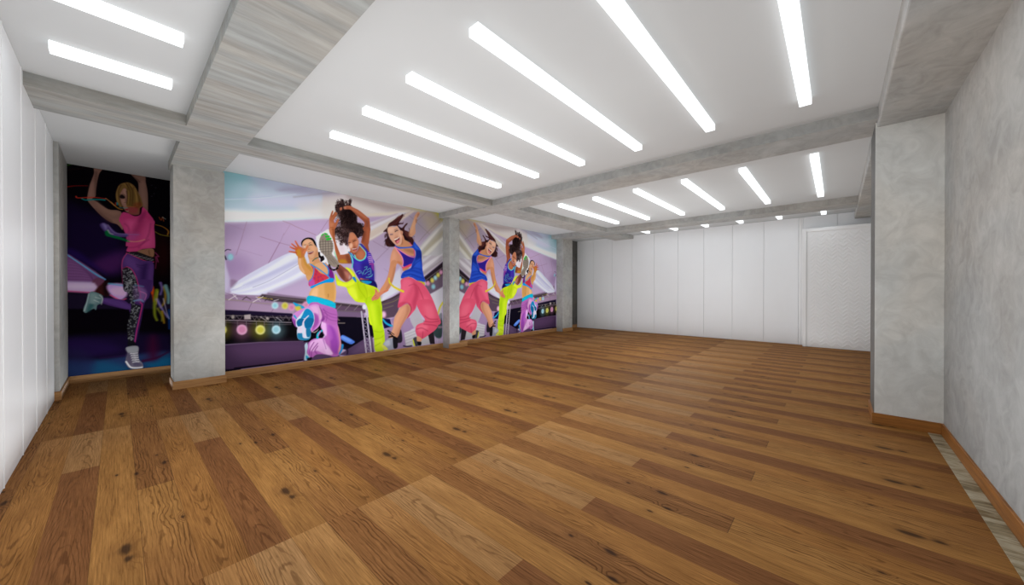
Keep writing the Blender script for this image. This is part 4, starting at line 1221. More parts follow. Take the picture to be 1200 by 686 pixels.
S 74 54 54 15 70 1 8 5|1644 2497 1650 2510 1661 2511 1664 2500
S 38 24 24 15 70 1 8 5|1757 2554 1745 2541 1733 2546 1734 2562
S 118 92 90 15 70 1 8 5|1633 2744 1630 2757 1640 2769 1648 2766
S 38 24 24 15 70 1 8 5|1657 2851 1667 2866 1680 2868 1683 2852
S 38 24 24 15 70 1 8 5|1755 2963 1751 2946 1737 2939 1731 2951
S 74 54 54 16 70 1 8 5|1850 2972 1867 2980 1876 2967 1869 2950
S 38 24 24 16 70 1 8 5|1889 2979 1874 2979 1872 2994 1881 3007
S 118 92 90 15 70 1 8 5|1634 2720 1647 2721 1650 2707 1642 2695
S 38 24 24 15 70 1 8 5|1682 2581 1669 2565 1655 2567 1654 2585
S 38 24 24 15 70 1 8 5|1649 2456 1669 2456 1673 2437 1662 2420
S 74 54 54 15 70 1 8 5|1648 2833 1641 2820 1631 2818 1628 2829
S 38 24 24 15 70 1 8 5|1649 2876 1637 2889 1644 2910 1659 2916
S 118 92 90 15 70 1 8 5|1734 2937 1714 2931 1707 2947 1715 2966
S 38 24 24 16 70 1 8 5|1833 2886 1844 2881 1843 2866 1833 2857
S 38 24 24 16 70 1 8 5|1898 2944 1888 2924 1873 2921 1868 2937
S 74 54 54 15 70 1 8 5|1618 2713 1631 2716 1635 2704 1629 2692
S 38 24 24 15 70 1 8 5|1661 2590 1677 2601 1687 2593 1684 2574
S 118 92 90 15 70 1 8 5|1744 2514 1749 2493 1735 2474 1721 2478
S 38 24 24 15 70 1 8 5|1612 2797 1619 2813 1631 2817 1635 2804
S 38 24 24 15 70 1 8 5|1699 2905 1679 2896 1670 2910 1677 2932
S 74 54 54 15 70 1 8 5|1694 2928 1707 2942 1720 2938 1720 2920
S 38 24 24 16 70 1 8 5|1843 2897 1824 2889 1815 2903 1824 2923
S 118 92 90 16 70 1 8 5|1886 2967 1895 2952 1886 2933 1871 2931
S 38 24 24 15 70 1 8 5|1652 2749 1634 2741 1626 2756 1634 2775
S 38 24 24 15 70 1 8 5|1668 2529 1681 2528 1683 2514 1674 2503
S 74 54 54 15 70 1 8 5|1733 2502 1744 2490 1737 2472 1725 2468
S 38 24 24 15 70 1 8 5|1646 2825 1659 2820 1657 2803 1647 2795
S 118 92 90 15 70 1 8 5|1668 2876 1654 2880 1655 2898 1666 2909
S 38 24 24 15 70 1 8 5|1695 2966 1711 2976 1720 2967 1715 2949
S 38 24 24 16 70 1 8 5|1806 2918 1808 2933 1819 2942 1826 2935
S 74 54 54 16 70 1 8 5|1889 2976 1880 2965 1870 2968 1869 2981
S 38 24 24 15 70 1 8 5|1619 2673 1635 2677 1640 2662 1632 2647
S 118 92 90 15 70 1 8 5|1663 2622 1659 2640 1670 2657 1682 2654
S 38 24 24 15 70 1 8 5|1674 2528 1675 2517 1667 2509 1660 2513
S 38 24 24 15 70 1 8 5|1624 2828 1626 2815 1616 2805 1609 2810
S 74 54 54 15 70 1 8 5|1706 2922 1702 2907 1691 2900 1684 2909
S 38 24 24 15 70 1 8 5|1748 2964 1740 2949 1728 2946 1725 2959
S 118 92 90 16 70 1 8 5|1826 2905 1838 2905 1840 2895 1834 2884
S 38 24 24 16 70 1 8 5|1890 2950 1870 2950 1866 2971 1879 2989
S 38 24 24 15 70 1 8 5|1613 2700 1610 2712 1618 2724 1626 2723
S 74 54 54 15 70 1 8 5|1621 2456 1603 2457 1599 2477 1611 2494
S 38 24 24 15 70 1 8 5|1720 2511 1707 2521 1711 2542 1724 2549
S 118 92 90 15 70 1 8 5|1655 2818 1641 2822 1641 2840 1652 2852
S 38 24 24 15 70 1 8 5|1720 2890 1707 2886 1703 2897 1708 2910
S 38 24 24 15 70 1 8 5|1762 2935 1753 2919 1741 2919 1738 2933
S 74 54 54 16 70 1 8 5|1857 2872 1842 2860 1831 2867 1833 2886
S 38 24 24 16 70 1 8 5|1863 2981 1878 2992 1889 2984 1886 2966
S 118 92 90 15 70 1 8 5|1632 2785 1647 2790 1654 2777 1647 2760
S 38 24 24 16 70 1 8 5|2008 2689 1990 2680 1980 2693 1987 2712
S 74 54 54 16 70 1 9 5|2081 2574 2082 2557 2069 2546 2059 2553
S 38 24 24 16 70 1 9 5|2128 2528 2127 2539 2136 2549 2143 2545
S 38 24 24 16 70 1 8 5|1945 2797 1950 2811 1961 2814 1966 2803
S 74 54 54 16 70 1 8 5|1956 2589 1961 2602 1971 2606 1976 2596
S 38 24 24 16 70 1 9 5|2141 2565 2129 2565 2127 2576 2133 2586
S 38 24 24 16 70 1 9 5|2095 2521 2102 2539 2118 2543 2124 2529
S 74 54 54 16 70 1 8 5|1953 2708 1942 2710 1940 2723 1948 2732
S 38 24 24 16 70 1 8 5|1985 2700 1986 2688 1976 2680 1970 2685
S 38 24 24 16 70 1 9 5|2077 2562 2074 2572 2080 2583 2089 2582
S 74 54 54 16 70 1 9 5|2076 2407 2072 2425 2085 2441 2097 2436
S 38 24 24 16 70 1 8 5|1997 2758 1983 2758 1980 2771 1989 2784
S 38 24 24 16 70 1 8 5|1991 2638 1986 2649 1993 2660 2002 2660
S 74 54 54 16 70 1 9 5|2051 2576 2043 2584 2048 2597 2057 2600
S 38 24 24 16 70 1 9 5|2112 2484 2115 2495 2125 2501 2129 2493
S 38 24 24 16 70 1 8 5|1937 2771 1946 2764 1943 2750 1933 2745
S 74 54 54 16 70 1 8 5|2025 2779 2022 2766 2012 2760 2006 2767
S 38 24 24 16 70 1 9 5|2103 2588 2104 2573 2094 2562 2084 2567
S 38 24 24 16 70 1 9 5|2098 2517 2109 2510 2106 2495 2096 2488
S 74 54 54 16 70 1 8 5|1973 2786 1975 2797 1984 2802 1989 2796
S 38 24 24 16 70 1 8 5|1978 2618 1976 2633 1987 2646 1998 2642
S 38 24 24 16 70 1 9 5|2111 2576 2111 2556 2096 2542 2083 2550
S 74 54 54 16 70 1 9 5|2085 2547 2105 2559 2117 2546 2111 2524
S 38 24 24 16 70 1 8 5|1941 2785 1952 2805 1969 2807 1973 2789
S 38 24 24 16 70 1 8 5|1966 2680 1957 2693 1965 2710 1977 2712
S 74 54 54 16 70 1 8 5|2028 2549 2016 2530 1998 2528 1995 2547
S 38 24 24 16 70 1 9 5|2134 2498 2122 2489 2112 2495 2114 2510
S 38 24 24 16 70 1 8 5|1968 2780 1960 2786 1961 2797 1970 2803
S 74 54 54 16 70 1 8 5|2002 2643 1985 2638 1978 2652 1986 2669
S 38 24 24 16 70 1 9 5|2064 2550 2075 2555 2081 2547 2076 2535
S 38 24 24 16 70 1 9 5|2145 2552 2147 2534 2133 2520 2123 2526
S 74 54 54 16 70 1 8 5|1939 2771 1942 2785 1953 2793 1960 2785
S 38 24 24 16 70 1 8 5|1949 2601 1953 2621 1969 2629 1977 2617
S 38 24 24 16 70 1 9 5|2064 2552 2049 2555 2049 2571 2059 2582
S 74 54 54 16 70 1 9 5|2119 2505 2108 2512 2110 2527 2121 2534
S 38 24 24 16 70 1 8 5|1944 2756 1941 2739 1928 2730 1919 2740
S 38 24 24 16 70 1 8 5|1977 2635 1985 2647 1994 2647 1996 2635
S 74 54 54 16 70 1 9 5|2049 2566 2068 2570 2075 2553 2065 2535
S 38 24 24 16 70 1 9 5|2127 2513 2126 2529 2139 2541 2149 2535
S 38 24 24 16 70 1 8 5|1925 2762 1937 2775 1948 2773 1948 2757
S 74 54 54 16 70 1 8 5|2005 2648 2011 2634 2001 2618 1989 2618
S 38 24 24 16 70 1 9 5|2047 2550 2063 2555 2070 2543 2064 2528
S 38 24 24 16 70 1 9 5|2093 2457 2094 2474 2108 2484 2117 2476
S 74 54 54 16 70 1 8 5|1956 2780 1968 2793 1980 2791 1980 2775
S 38 24 24 16 70 1 8 5|1986 2690 1971 2698 1973 2718 1988 2728
S 38 24 24 16 70 1 9 5|2089 2513 2077 2521 2081 2536 2092 2544
S 74 54 54 16 70 1 9 5|2108 2474 2088 2473 2083 2492 2095 2509
S 38 24 24 16 70 1 8 5|1966 2770 1977 2765 1976 2750 1966 2742
S 38 24 24 16 70 1 8 5|2012 2608 2006 2596 1996 2593 1992 2604
S 74 54 54 16 70 1 9 5|2076 2588 2067 2572 2053 2571 2050 2586
S 38 24 24 16 70 1 9 5|2153 2519 2137 2515 2130 2525 2136 2540
S 38 24 24 16 70 1 8 5|1967 2764 1948 2752 1936 2762 1940 2784
S 74 54 54 16 70 1 8 5|2027 2709 2012 2697 2000 2703 2002 2721
S 38 24 24 16 70 1 9 5|2107 2583 2121 2580 2121 2564 2111 2554
S 38 24 24 16 70 1 9 5|2068 2541 2075 2552 2084 2552 2086 2542
S 74 54 54 16 70 1 8 5|1986 2727 2004 2724 2004 2704 1992 2690
S 38 24 24 16 70 1 8 5|1989 2675 2003 2675 2006 2661 1998 2649
S 38 24 24 16 70 1 9 5|2051 2570 2064 2561 2060 2541 2047 2534
S 74 54 54 16 70 1 9 5|2097 2526 2104 2540 2117 2541 2121 2529
S 38 24 24 16 70 1 8 5|1914 2742 1922 2763 1939 2767 1945 2752
S 38 24 24 16 70 1 8 5|1985 2719 2003 2721 2008 2704 1998 2687
S 74 54 54 16 70 1 9 5|2048 2511 2045 2500 2035 2495 2031 2502
S 38 24 24 16 70 1 9 5|2083 2511 2090 2528 2104 2532 2109 2519
S 38 24 24 16 70 1 8 5|1986 2801 1986 2789 1976 2779 1969 2784
S 74 54 54 16 70 1 8 5|2003 2709 1986 2709 1982 2727 1992 2741
S 38 24 24 16 70 1 9 5|2063 2577 2063 2561 2052 2551 2043 2558
S 38 24 24 16 70 1 9 5|2076 2554 2070 2567 2078 2581 2090 2582
S 74 54 54 16 70 1 8 5|1916 2763 1931 2780 1946 2776 1946 2755
S 38 24 24 16 70 1 8 5|1981 2727 1997 2728 2000 2713 1990 2698
S 38 24 24 16 70 1 9 5|2029 2511 2027 2528 2039 2542 2052 2536
S 70 48 46 15 45 1 6 4|1724 2536 1716 2546 1722 2561 1731 2563
S 58 40 38 16 45 1 6 4|1789 2522 1793 2499 1776 2480 1761 2487
S 70 48 46 16 45 1 6 4|1807 2645 1809 2622 1792 2605 1779 2613
S 58 40 38 16 45 1 6 4|1777 2482 1785 2495 1797 2495 1799 2483
S 70 48 46 16 45 1 6 4|1873 2580 1859 2575 1853 2584 1858 2598
S 58 40 38 15 45 1 6 4|1766 2567 1763 2542 1745 2528 1733 2542
S 70 48 46 16 45 1 6 4|1812 2736 1825 2728 1821 2711 1810 2703
S 58 40 38 16 45 1 6 4|1827 2598 1847 2596 1849 2575 1837 2558
S 70 48 46 16 45 1 6 4|1796 2779 1792 2791 1800 2804 1809 2803
S 58 40 38 15 45 1 6 4|1697 2413 1685 2400 1674 2404 1673 2419
S 70 48 46 16 45 1 6 4|1820 2590 1823 2576 1813 2565 1804 2569
S 58 40 38 16 45 1 6 4|1787 2506 1780 2524 1792 2543 1807 2542
S 70 48 46 15 45 1 6 4|1716 2613 1726 2629 1740 2629 1741 2612
S 58 40 38 16 45 1 6 4|1793 2528 1786 2506 1769 2499 1761 2514
S 70 48 46 16 45 1 6 4|1893 2660 1904 2648 1898 2628 1884 2624
S 58 40 38 16 45 1 6 4|1801 2606 1780 2600 1772 2618 1782 2639
S 70 48 46 16 45 1 6 4|1856 2647 1873 2638 1870 2614 1855 2603
S 58 40 38 16 45 1 6 4|1767 2491 1779 2486 1779 2469 1768 2460
S 70 48 46 15 45 1 6 4|1624 2530 1603 2523 1592 2539 1601 2563
S 58 40 38 16 45 1 7 4|1954 2661 1943 2667 1944 2683 1955 2691
S 70 48 46 16 45 1 6 4|1813 2651 1810 2631 1795 2620 1785 2632
S 58 40 38 16 45 1 6 4|1806 2585 1819 2608 1839 2610 1844 2588
S 70 48 46 16 45 1 6 4|1896 2648 1902 2629 1889 2612 1876 2616
S 58 40 38 16 45 1 6 4|1832 2732 1846 2721 1840 2700 1827 2692
S 70 48 46 16 45 1 6 4|1847 2753 1833 2757 1833 2773 1844 2784
S 58 40 38 16 45 1 6 4|1877 2569 1862 2552 1847 2555 1846 2576
S 70 48 46 16 45 1 7 4|1942 2685 1952 2703 1967 2705 1971 2689
S 58 40 38 15 45 1 6 4|1708 2572 1720 2595 1739 2598 1744 2577
S 70 48 46 16 45 1 7 4|1949 2799 1968 2793 1967 2771 1953 2757
S 58 40 38 16 45 1 6 4|1811 2458 1800 2466 1804 2482 1815 2487
S 70 48 46 16 45 1 6 4|1909 2715 1919 2698 1908 2675 1893 2674
S 58 40 38 16 45 1 6 4|1786 2505 1767 2504 1763 2523 1773 2540
S 70 48 46 16 45 1 6 4|1812 2744 1826 2753 1834 2744 1830 2729
S 58 40 38 15 45 1 6 4|1732 2620 1745 2608 1739 2588 1724 2583
S 70 48 46 16 45 1 6 4|1837 2651 1825 2660 1829 2678 1841 2685
S 58 40 38 16 45 1 6 4|1830 2532 1823 2510 1806 2504 1798 2519
S 70 48 46 15 45 1 6 4|1742 2712 1745 2694 1732 2677 1719 2683
S 58 40 38 15 45 1 6 4|1755 2505 1745 2481 1725 2476 1718 2496
S 70 48 46 16 45 1 7 4|1921 2565 1938 2570 1944 2556 1937 2540
S 58 40 38 16 45 1 6 4|1771 2588 1786 2580 1783 2560 1770 2550
S 70 48 46 16 45 1 6 4|1839 2693 1838 2668 1819 2653 1806 2664
S 58 40 38 16 45 1 6 4|1790 2589 1801 2586 1801 2571 1792 2562
S 70 48 46 16 45 1 6 4|1757 2672 1764 2688 1776 2692 1782 2679
S 58 40 38 16 45 1 6 4|1851 2499 1839 2504 1840 2520 1850 2527
S 70 48 46 16 45 1 6 4|1846 2626 1829 2604 1810 2607 1808 2631
S 58 40 38 16 45 1 6 4|1903 2499 1905 2514 1917 2521 1924 2513
S 70 48 46 15 45 1 6 4|1773 2607 1758 2593 1745 2598 1746 2619
S 58 40 38 16 45 1 6 4|1837 2556 1857 2552 1857 2529 1843 2513
S 70 48 46 16 45 1 6 4|1895 2603 1890 2586 1876 2580 1869 2591
S 58 40 38 16 45 1 6 4|1835 2521 1837 2504 1826 2491 1816 2495
S 70 48 46 15 45 1 6 4|1736 2826 1751 2832 1757 2822 1752 2807
S 58 40 38 15 45 1 6 4|1715 2511 1724 2531 1740 2534 1746 2518
S 70 48 46 16 45 1 7 4|1946 2702 1960 2723 1979 2723 1983 2703
S 58 40 38 15 45 1 6 4|1740 2538 1755 2540 1759 2526 1751 2512
S 70 48 46 16 45 1 6 4|1849 2586 1857 2599 1867 2601 1870 2589
S 58 40 38 15 45 1 6 4|1671 2409 1681 2424 1694 2424 1697 2408
S 70 48 46 15 45 1 6 4|1706 2612 1716 2628 1730 2629 1732 2612
S 58 40 38 15 45 1 6 4|1738 2559 1754 2560 1757 2544 1747 2529
S 70 48 46 16 45 1 6 4|1813 2746 1827 2751 1833 2739 1827 2725
S 58 40 38 15 45 1 6 4|1730 2514 1721 2502 1709 2503 1708 2516
S 38 24 24 15 75 1 9 5|1613 2375 1621 2361 1614 2344 1601 2342
S 74 54 54 15 75 1 9 5|1748 2392 1737 2393 1736 2404 1743 2413
S 38 24 24 16 75 1 9 5|1810 2191 1798 2191 1795 2205 1803 2215
S 118 92 90 16 75 1 9 5|1837 2128 1826 2131 1826 2144 1833 2152
S 38 24 24 15 75 1 9 5|1715 2212 1703 2200 1692 2203 1692 2219
S 38 24 24 15 75 1 9 5|1589 2330 1600 2346 1614 2345 1616 2327
S 74 54 54 15 75 1 9 5|1691 2419 1686 2428 1691 2437 1698 2436
S 38 24 24 15 75 1 9 5|1701 2317 1715 2322 1720 2310 1715 2296
S 118 92 90 16 75 1 9 5|1768 2321 1781 2316 1780 2298 1768 2289
S 38 24 24 16 75 1 9 5|1782 2153 1794 2156 1799 2146 1794 2134
S 38 24 24 15 75 1 9 5|1729 2218 1738 2228 1747 2226 1748 2213
S 74 54 54 15 75 1 9 5|1652 2375 1666 2367 1663 2348 1651 2339
S 38 24 24 15 75 1 9 5|1607 2371 1612 2383 1621 2386 1626 2377
S 118 92 90 15 75 1 9 5|1747 2389 1740 2381 1732 2383 1732 2394
S 38 24 24 15 75 1 9 5|1746 2233 1750 2247 1760 2252 1766 2244
S 38 24 24 16 75 1 9 5|1791 2143 1809 2155 1821 2145 1818 2124
S 74 54 54 15 75 1 9 5|1719 2179 1736 2186 1745 2173 1739 2156
S 38 24 24 15 75 1 9 5|1612 2307 1611 2323 1622 2333 1631 2328
S 118 92 90 15 75 1 9 5|1724 2406 1729 2391 1719 2374 1706 2376
S 38 24 24 15 75 1 9 5|1693 2304 1699 2288 1689 2273 1678 2274
S 38 24 24 15 75 1 9 5|1753 2241 1763 2237 1762 2223 1754 2216
S 74 54 54 16 75 1 9 5|1799 2181 1814 2180 1817 2165 1807 2151
S 38 24 24 15 75 1 9 5|1732 2205 1741 2225 1757 2226 1761 2209
S 118 92 90 15 75 1 9 5|1673 2306 1666 2292 1655 2291 1653 2303
S 38 24 24 15 75 1 9 5|1690 2366 1678 2351 1665 2354 1664 2371
S 38 24 24 15 75 1 9 5|1674 2279 1678 2270 1673 2261 1666 2262
S 74 54 54 15 75 1 9 5|1761 2208 1754 2213 1756 2224 1763 2228
S 38 24 24 16 75 1 9 5|1791 2156 1796 2172 1809 2177 1815 2165
S 118 92 90 15 75 1 9 5|1747 2182 1729 2177 1721 2192 1728 2211
S 38 24 24 15 75 1 9 5|1624 2276 1614 2290 1622 2309 1636 2312
S 38 24 24 15 75 1 9 5|1717 2389 1705 2382 1697 2390 1700 2404
S 74 54 54 15 75 1 9 5|1704 2340 1695 2348 1699 2363 1709 2367
S 38 24 24 16 75 1 9 5|1805 2247 1811 2235 1803 2222 1793 2222
S 118 92 90 16 75 1 9 5|1791 2200 1803 2196 1804 2183 1795 2173
S 38 24 24 15 75 1 9 5|1697 2149 1691 2157 1695 2167 1703 2169
S 38 24 24 15 75 1 9 5|1623 2357 1613 2347 1603 2351 1604 2364
S 74 54 54 15 75 1 9 5|1687 2394 1688 2406 1696 2413 1702 2407
S 38 24 24 15 75 1 9 5|1721 2272 1719 2255 1706 2245 1698 2255
S 118 92 90 16 75 1 9 5|1812 2249 1802 2240 1792 2245 1793 2259
S 38 24 24 16 75 1 9 5|1818 2176 1800 2164 1789 2174 1792 2194
S 38 24 24 15 75 1 9 5|1750 2195 1732 2183 1720 2193 1725 2214
S 74 54 54 15 75 1 9 5|1651 2298 1640 2301 1641 2314 1649 2321
S 38 24 24 15 75 1 9 5|1705 2386 1711 2379 1708 2368 1700 2365
S 118 92 90 15 75 1 9 5|1705 2326 1717 2314 1710 2294 1696 2290
S 38 24 24 16 75 1 9 5|1807 2263 1791 2259 1784 2272 1792 2289
S 38 24 24 16 75 1 9 5|1831 2152 1821 2166 1829 2185 1842 2188
S 74 54 54 15 75 1 9 5|1707 2148 1713 2159 1724 2159 1726 2148
S 38 24 24 15 75 1 9 5|1619 2311 1604 2310 1600 2323 1607 2336
S 118 92 90 15 75 1 9 5|1603 2364 1598 2378 1607 2392 1618 2390
S 38 24 24 15 75 1 9 5|1729 2252 1716 2259 1718 2278 1729 2287
S 38 24 24 16 75 1 9 5|1791 2214 1780 2206 1771 2211 1773 2225
S 74 54 54 16 75 1 9 5|1806 2186 1788 2178 1778 2192 1785 2211
S 38 24 24 15 75 1 9 5|1706 2163 1707 2181 1720 2192 1731 2184
S 118 92 90 15 75 1 9 5|1625 2388 1635 2399 1644 2395 1644 2382
S 38 24 24 15 75 1 9 5|1645 2390 1662 2390 1665 2373 1654 2358
S 38 24 24 16 75 1 9 5|1755 2364 1773 2368 1779 2352 1771 2335
S 74 54 54 15 75 1 9 5|1770 2186 1751 2185 1746 2201 1756 2219
S 38 24 24 16 75 1 9 5|1810 2196 1801 2180 1788 2178 1783 2193
S 118 92 90 15 75 1 9 5|1724 2153 1739 2158 1746 2146 1739 2130
S 38 24 24 15 75 1 9 5|1652 2331 1642 2340 1647 2356 1657 2361
S 38 24 24 15 75 1 9 5|1668 2335 1674 2347 1683 2349 1687 2338
S 74 54 54 15 75 1 9 5|1713 2303 1729 2315 1742 2307 1739 2286
S 38 24 24 16 75 1 9 5|1771 2312 1786 2324 1799 2317 1797 2297
S 118 92 90 16 75 1 9 5|1807 2172 1806 2158 1797 2151 1790 2157
S 38 24 24 15 75 1 9 5|1722 2213 1709 2200 1698 2206 1699 2222
S 38 24 24 15 75 1 9 5|1638 2373 1641 2393 1655 2403 1665 2392
S 74 54 54 15 75 1 9 5|1731 2386 1748 2386 1752 2370 1742 2355
S 38 24 24 15 75 1 9 5|1684 2302 1689 2292 1683 2280 1674 2280
S 118 92 90 16 75 1 9 5|1800 2204 1801 2192 1792 2183 1784 2187
S 38 24 24 16 75 1 9 5|1777 2184 1767 2198 1776 2216 1789 2217
S 38 24 24 15 75 1 9 5|1709 2139 1710 2151 1719 2157 1724 2151
S 74 54 54 15 75 1 9 5|1660 2328 1651 2323 1645 2330 1647 2340
S 38 24 24 15 75 1 9 5|1669 2356 1652 2353 1646 2369 1655 2387
S 118 92 90 15 75 1 9 5|1718 2243 1709 2246 1709 2256 1715 2263
S 38 24 24 16 75 1 9 5|1799 2250 1794 2235 1782 2230 1776 2241
S 38 24 24 16 75 1 9 5|1798 2191 1810 2194 1816 2184 1810 2171
S 74 54 54 15 75 1 9 5|1731 2180 1743 2177 1743 2163 1735 2154
S 38 24 24 15 75 1 9 5|1614 2335 1621 2342 1628 2339 1627 2329
S 118 92 90 15 75 1 9 5|1723 2419 1736 2429 1745 2422 1743 2407
S 38 24 24 15 75 1 9 5|1663 2276 1677 2286 1688 2278 1685 2260
S 38 24 24 15 75 1 9 5|1740 2240 1749 2236 1749 2225 1741 2217
S 74 54 54 16 75 1 9 5|1803 2153 1786 2157 1785 2176 1797 2189
S 38 24 24 15 75 1 9 5|1731 2146 1716 2132 1702 2138 1702 2158
S 118 92 90 15 75 1 9 5|1608 2306 1593 2299 1585 2309 1589 2325
S 38 24 24 15 75 1 9 5|1686 2392 1674 2385 1666 2393 1669 2406
S 38 24 24 15 75 1 9 5|1735 2368 1724 2359 1715 2364 1716 2378
S 74 54 54 16 75 1 9 5|1807 2252 1791 2241 1779 2251 1783 2270
S 38 24 24 16 75 1 9 5|1810 2241 1826 2239 1828 2222 1817 2209
S 118 92 90 15 75 1 9 5|1730 2227 1745 2220 1744 2201 1732 2190
S 38 24 24 15 75 1 9 5|1631 2347 1631 2367 1645 2380 1656 2372
S 38 24 24 15 75 1 9 5|1710 2385 1721 2402 1736 2401 1739 2384
S 74 54 54 15 75 1 9 5|1752 2333 1737 2328 1730 2341 1736 2356
S 38 24 24 16 75 1 9 5|1775 2227 1788 2238 1798 2232 1796 2216
S 118 92 90 16 75 1 9 5|1795 2243 1792 2230 1781 2225 1775 2235
S 38 24 24 15 75 1 9 5|1732 2186 1727 2202 1738 2218 1749 2215
S 38 24 24 15 75 1 9 5|1674 2354 1683 2341 1676 2323 1664 2320
S 74 54 54 15 75 1 9 5|1654 2344 1651 2334 1643 2330 1639 2336
S 38 24 24 15 75 1 9 5|1748 2267 1759 2277 1769 2271 1767 2257
S 118 92 90 16 75 1 9 5|1787 2269 1775 2266 1769 2277 1775 2289
S 38 24 24 16 75 1 9 5|1798 2238 1803 2248 1812 2248 1814 2239
S 38 24 24 15 75 1 9 5|1731 2176 1719 2188 1725 2206 1737 2211
S 74 54 54 15 75 1 9 5|1662 2335 1661 2352 1674 2365 1683 2359
S 38 24 24 15 75 1 9 5|1645 2420 1654 2409 1649 2394 1638 2390
S 118 92 90 15 75 1 9 5|1696 2325 1704 2319 1700 2307 1692 2304
S 38 24 24 16 75 1 9 5|1823 2218 1809 2203 1794 2208 1795 2228
S 38 24 24 16 75 1 9 5|1813 2143 1802 2151 1805 2166 1816 2173
S 74 54 54 15 75 1 9 5|1698 2207 1712 2223 1727 2217 1727 2197
S 38 24 24 15 75 1 9 5|1652 2304 1642 2305 1641 2316 1647 2325
S 118 92 90 15 75 1 9 5|1763 2386 1759 2375 1750 2372 1747 2380
S 38 24 24 15 75 1 9 5|1742 2337 1725 2340 1724 2359 1736 2372
S 38 24 24 16 75 1 9 5|1795 2229 1811 2230 1815 2214 1806 2199
S 74 54 54 16 75 1 9 5|1799 2182 1810 2186 1817 2176 1811 2163
S 38 24 24 15 75 1 9 5|1717 2216 1704 2202 1691 2206 1690 2223
S 118 92 90 15 75 1 9 5|1653 2339 1664 2347 1673 2342 1671 2328
S 38 24 24 15 75 1 9 5|1694 2384 1680 2377 1672 2386 1676 2401
S 38 24 24 15 75 1 9 5|1685 2272 1668 2276 1667 2294 1679 2308
S 74 54 54 15 75 1 9 5|1741 2257 1749 2253 1747 2242 1740 2237
S 38 24 24 16 75 1 9 5|1839 2211 1828 2218 1830 2233 1841 2240
S 118 92 90 15 75 1 9 5|1774 2189 1767 2173 1754 2170 1749 2184
S 38 24 24 15 75 1 9 5|1679 2350 1682 2332 1670 2318 1659 2323
S 38 24 24 15 75 1 9 5|1689 2394 1696 2403 1704 2403 1705 2393
S 74 54 54 15 75 1 9 5|1716 2323 1729 2331 1740 2324 1737 2307
S 38 24 24 16 75 1 9 5|1780 2208 1774 2215 1779 2225 1786 2227
S 118 92 90 16 75 1 9 5|1787 2187 1801 2183 1801 2166 1791 2155
S 38 24 24 15 75 1 9 5|1762 2199 1750 2206 1754 2223 1765 2231
S 38 24 24 15 75 1 9 5|1630 2361 1617 2358 1612 2369 1618 2381
S 74 54 54 15 75 1 9 5|1653 2397 1651 2383 1641 2375 1634 2383
S 38 24 24 15 75 1 9 5|1729 2336 1728 2316 1714 2303 1704 2313
S 118 92 90 16 75 1 9 5|1807 2271 1814 2253 1803 2236 1790 2237
S 38 24 24 16 75 1 9 5|1802 2201 1821 2202 1827 2184 1817 2167
S 38 24 24 16 75 1 9 5|1755 2199 1768 2200 1773 2187 1765 2173
S 74 54 54 15 75 1 9 5|1646 2304 1653 2315 1662 2316 1664 2304
S 38 24 24 15 75 1 9 5|1719 2396 1704 2394 1699 2409 1707 2422
S 118 92 90 15 75 1 9 5|1677 2357 1668 2339 1653 2336 1647 2352
S 38 24 24 16 75 1 9 5|1810 2222 1793 2219 1787 2234 1795 2250
S 38 24 24 16 75 1 9 5|1827 2174 1842 2181 1850 2169 1845 2153
S 74 54 54 16 75 1 9 5|1761 2231 1775 2225 1773 2209 1762 2199
S 38 24 24 15 75 1 9 5|1619 2333 1611 2323 1602 2325 1602 2337
S 118 92 90 15 75 1 9 5|1634 2393 1640 2412 1655 2418 1662 2405
S 38 24 24 15 75 1 9 5|1686 2285 1695 2271 1688 2253 1675 2251
S 38 24 24 16 75 1 9 5|1759 2194 1766 2210 1779 2214 1783 2201
S 74 54 54 16 75 1 9 5|1818 2165 1803 2173 1806 2191 1819 2200
S 38 24 24 15 75 1 9 5|1718 2227 1732 2234 1740 2224 1735 2209
S 118 92 90 15 75 1 9 5|1608 2314 1602 2331 1613 2347 1626 2345
S 38 24 24 15 75 1 9 5|1690 2376 1673 2369 1664 2382 1670 2400
S 38 24 24 15 75 1 9 5|1665 2296 1679 2303 1688 2293 1683 2277
S 74 54 54 16 75 1 9 5|1793 2266 1795 2254 1787 2243 1779 2247
S 38 24 24 16 75 1 9 5|1803 2181 1815 2197 1829 2195 1831 2177
S 118 92 90 15 75 1 9 5|1686 2212 1673 2212 1671 2225 1679 2236
S 38 24 24 15 75 1 9 5|1602 2353 1615 2352 1617 2337 1608 2326
S 38 24 24 17 75 1 10 6|2143 2406 2149 2399 2145 2389 2138 2386
S 74 54 54 16 75 1 10 6|2128 2392 2143 2392 2146 2377 2137 2366
S 38 24 24 16 75 1 9 6|2064 2335 2052 2343 2055 2358 2067 2364
S 38 24 24 16 75 1 9 6|2015 2318 2001 2317 1997 2331 2005 2344
S 74 54 54 16 75 1 10 6|2107 2411 2096 2411 2095 2421 2101 2429
S 38 24 24 16 75 1 10 6|2149 2375 2143 2362 2132 2360 2128 2371
S 38 24 24 16 75 1 10 6|2056 2383 2064 2393 2073 2393 2074 2381
S 74 54 54 16 75 1 9 6|2051 2337 2045 2321 2031 2316 2025 2329
S 38 24 24 16 75 1 10 6|2128 2447 2120 2432 2106 2431 2103 2444
S 38 24 24 16 75 1 10 6|2101 2383 2107 2401 2122 2408 2130 2395
S 74 54 54 16 75 1 10 6|2117 2362 2104 2358 2098 2369 2104 2383
S 38 24 24 16 75 1 9 6|2039 2347 2039 2331 2026 2320 2017 2327
S 38 24 24 16 75 1 10 6|2113 2425 2130 2425 2133 2408 2123 2395
S 74 54 54 17 75 1 10 6|2152 2391 2158 2379 2150 2365 2139 2367
S 38 24 24 16 75 1 9 6|2066 2341 2057 2337 2051 2343 2054 2353
